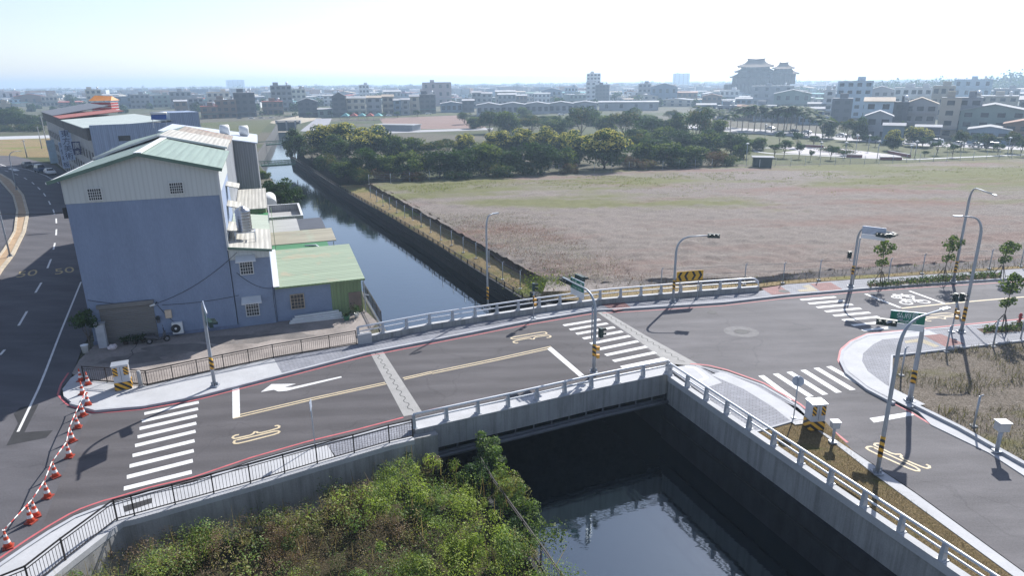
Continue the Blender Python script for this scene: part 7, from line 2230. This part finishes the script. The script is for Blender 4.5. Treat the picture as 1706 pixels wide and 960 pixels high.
for (x, y, l) in ((1381, 252, 'dark mound bed left in the park court'), (1406, 256, 'dark mound bed right in the park court')):
    p = G(x, y, -.93)
    n = 900
    P = rng.normal(size=(n, 3)) * [1.5, 1.2, .35]; P[:, 2] = np.abs(P[:, 2]) + .3
    o = link('flower_bed', quads('foliage', leafquads(P, rng.normal(size=(n, 3)) + [0, 0, 1], rng.uniform(.25, .5, n)), [lm_dark, lm_mid, lm_brown], rng.integers(0, 3, n)))
    o.location = p; tag(o, l, 'plant bed')
for i, (x, by, ty) in enumerate([(1243, 268, 240), (1524, 262, 236), (1516, 262, 243), (1562, 252, 232), (1678, 258, 230), (1605, 250, 228), (1407, 264, 238), (1461, 266, 236), (1446, 252, 226), (1274, 232, 208), (1366, 262, 238), (1425, 256, 226)]):
    p = G(x, by, -.95); h = HT((x, by), (x, ty), -.95)
    t = thing('park_lamp', 'white topped lamp post in the park', 'lamp', p, 0, 'lamp posts of the park')
    MB().tube([(0, 0, 0), (0, 0, h)], .09, 8).build('post', m_pole, t)
    MB().lathe([(.15, 0), (.5, .1), (.42, .3), (.1, .45)], 10, (0, 0, h - .1)).build('lamp_shade', m_trim, t)
# utility posts across the old street
for i, (x, by, ty) in enumerate([(80, 250, 192), (70, 248, 210), (45, 262, 232)]):
    p = G(x, by, 0); h = HT((x, by), (x, ty), 0)
    t = thing('utility_pole', ['tall pale pole left of the long house', 'second pale pole left of the long house', 'thin pole on the dry lot across the street'][i], 'pole', p)
    MB().tube([(0, 0, 0), (0, 0, h)], [.16, .1], 8).build('pole', m_conc, t)
    MB().bar((-.6, 0, h - .4), (.6, 0, h - .4), .1, .1).build('cross_arm', m_post, t)
t, p = pole_thing('street_lamp', 'lamp post on the planted median at the left edge', 'street lamp', (17, 428), .12, LG)
mast(t, 8, Vector((-1.6, -.4, 8.0)), .1, .05, None)
mb = MB(); mb.bar((-1.6, -.4, 8.0), (-2.1, -.5, 8.02), .2, .09); mb.build('lamp_head', m_steel, t)
t, p = pole_thing('street_lamp', 'lamp post farther up the planted median', 'street lamp', (28, 316), .12, LG)
mast(t, 8, Vector((1.4, 1.0, 7.6)), .1, .05, None)
mb = MB(); mb.bar((1.4, 1.0, 7.6), (1.8, 1.3, 7.62), .2, .09); mb.build('lamp_head', m_steel, t)

# ------------------------------------------------------------------ air
hz = MB().box((0, 2900, 28), (14000, 6800, 70)).build('haze', None) if False else None
me = bpy.data.meshes.new('haze')
bm = bmesh.new(); bmesh.ops.create_cube(bm, size=1); bm.to_mesh(me); bm.free()
ho = link('haze', me)
ho.scale = (12600, 6700, 66)
ho.location = (0, 3000, 66 / 2 - 6.6)
hm = bpy.data.materials.new('haze'); hm.use_nodes = True
ht = hm.node_tree; ht.nodes.clear()
hv = ht.nodes.new('ShaderNodeVolumePrincipled'); hout = ht.nodes.new('ShaderNodeOutputMaterial')
hv.inputs['Color'].default_value = (.60, .79, 1.0, 1)
hv.inputs['Density'].default_value = .00040
hv.inputs['Anisotropy'].default_value = .35
ht.links.new(hv.outputs[0], hout.inputs['Volume'])
me.materials.append(hm)
tag(ho, kind='stuff')

# ------------------------------------------------------------------ every label names one thing
bpy.context.view_layer.update()
ORD = ['leftmost', 'second from left', 'third from left', 'fourth from left', 'fifth from left', 'sixth from left', 'seventh from left', 'eighth from left', 'ninth from left', 'tenth from left', 'eleventh from left', 'twelfth from left', 'thirteenth from left', 'fourteenth from left', 'fifteenth from left', 'sixteenth from left', 'seventeenth from left', 'eighteenth from left', 'nineteenth from left', 'twentieth from left', 'twenty first from left', 'twenty second from left', 'twenty third from left', 'twenty fourth from left', 'twenty fifth from left', 'twenty sixth from left']
byl = {}
for o in col.objects:
    if o.parent is None and o.get('label') and o.get('kind') != 'structure': byl.setdefault(o['label'], []).append(o)
for l, L in byl.items():
    if len(L) < 2: continue
    L.sort(key=lambda o: PX(o.matrix_world.translation)[0])
    for i, o in enumerate(L):
        s = ORD[i] if i < len(ORD) else 'farther right'
        if i == len(L) - 1: s = 'rightmost'
        o['label'] = f'{l}, {s}'
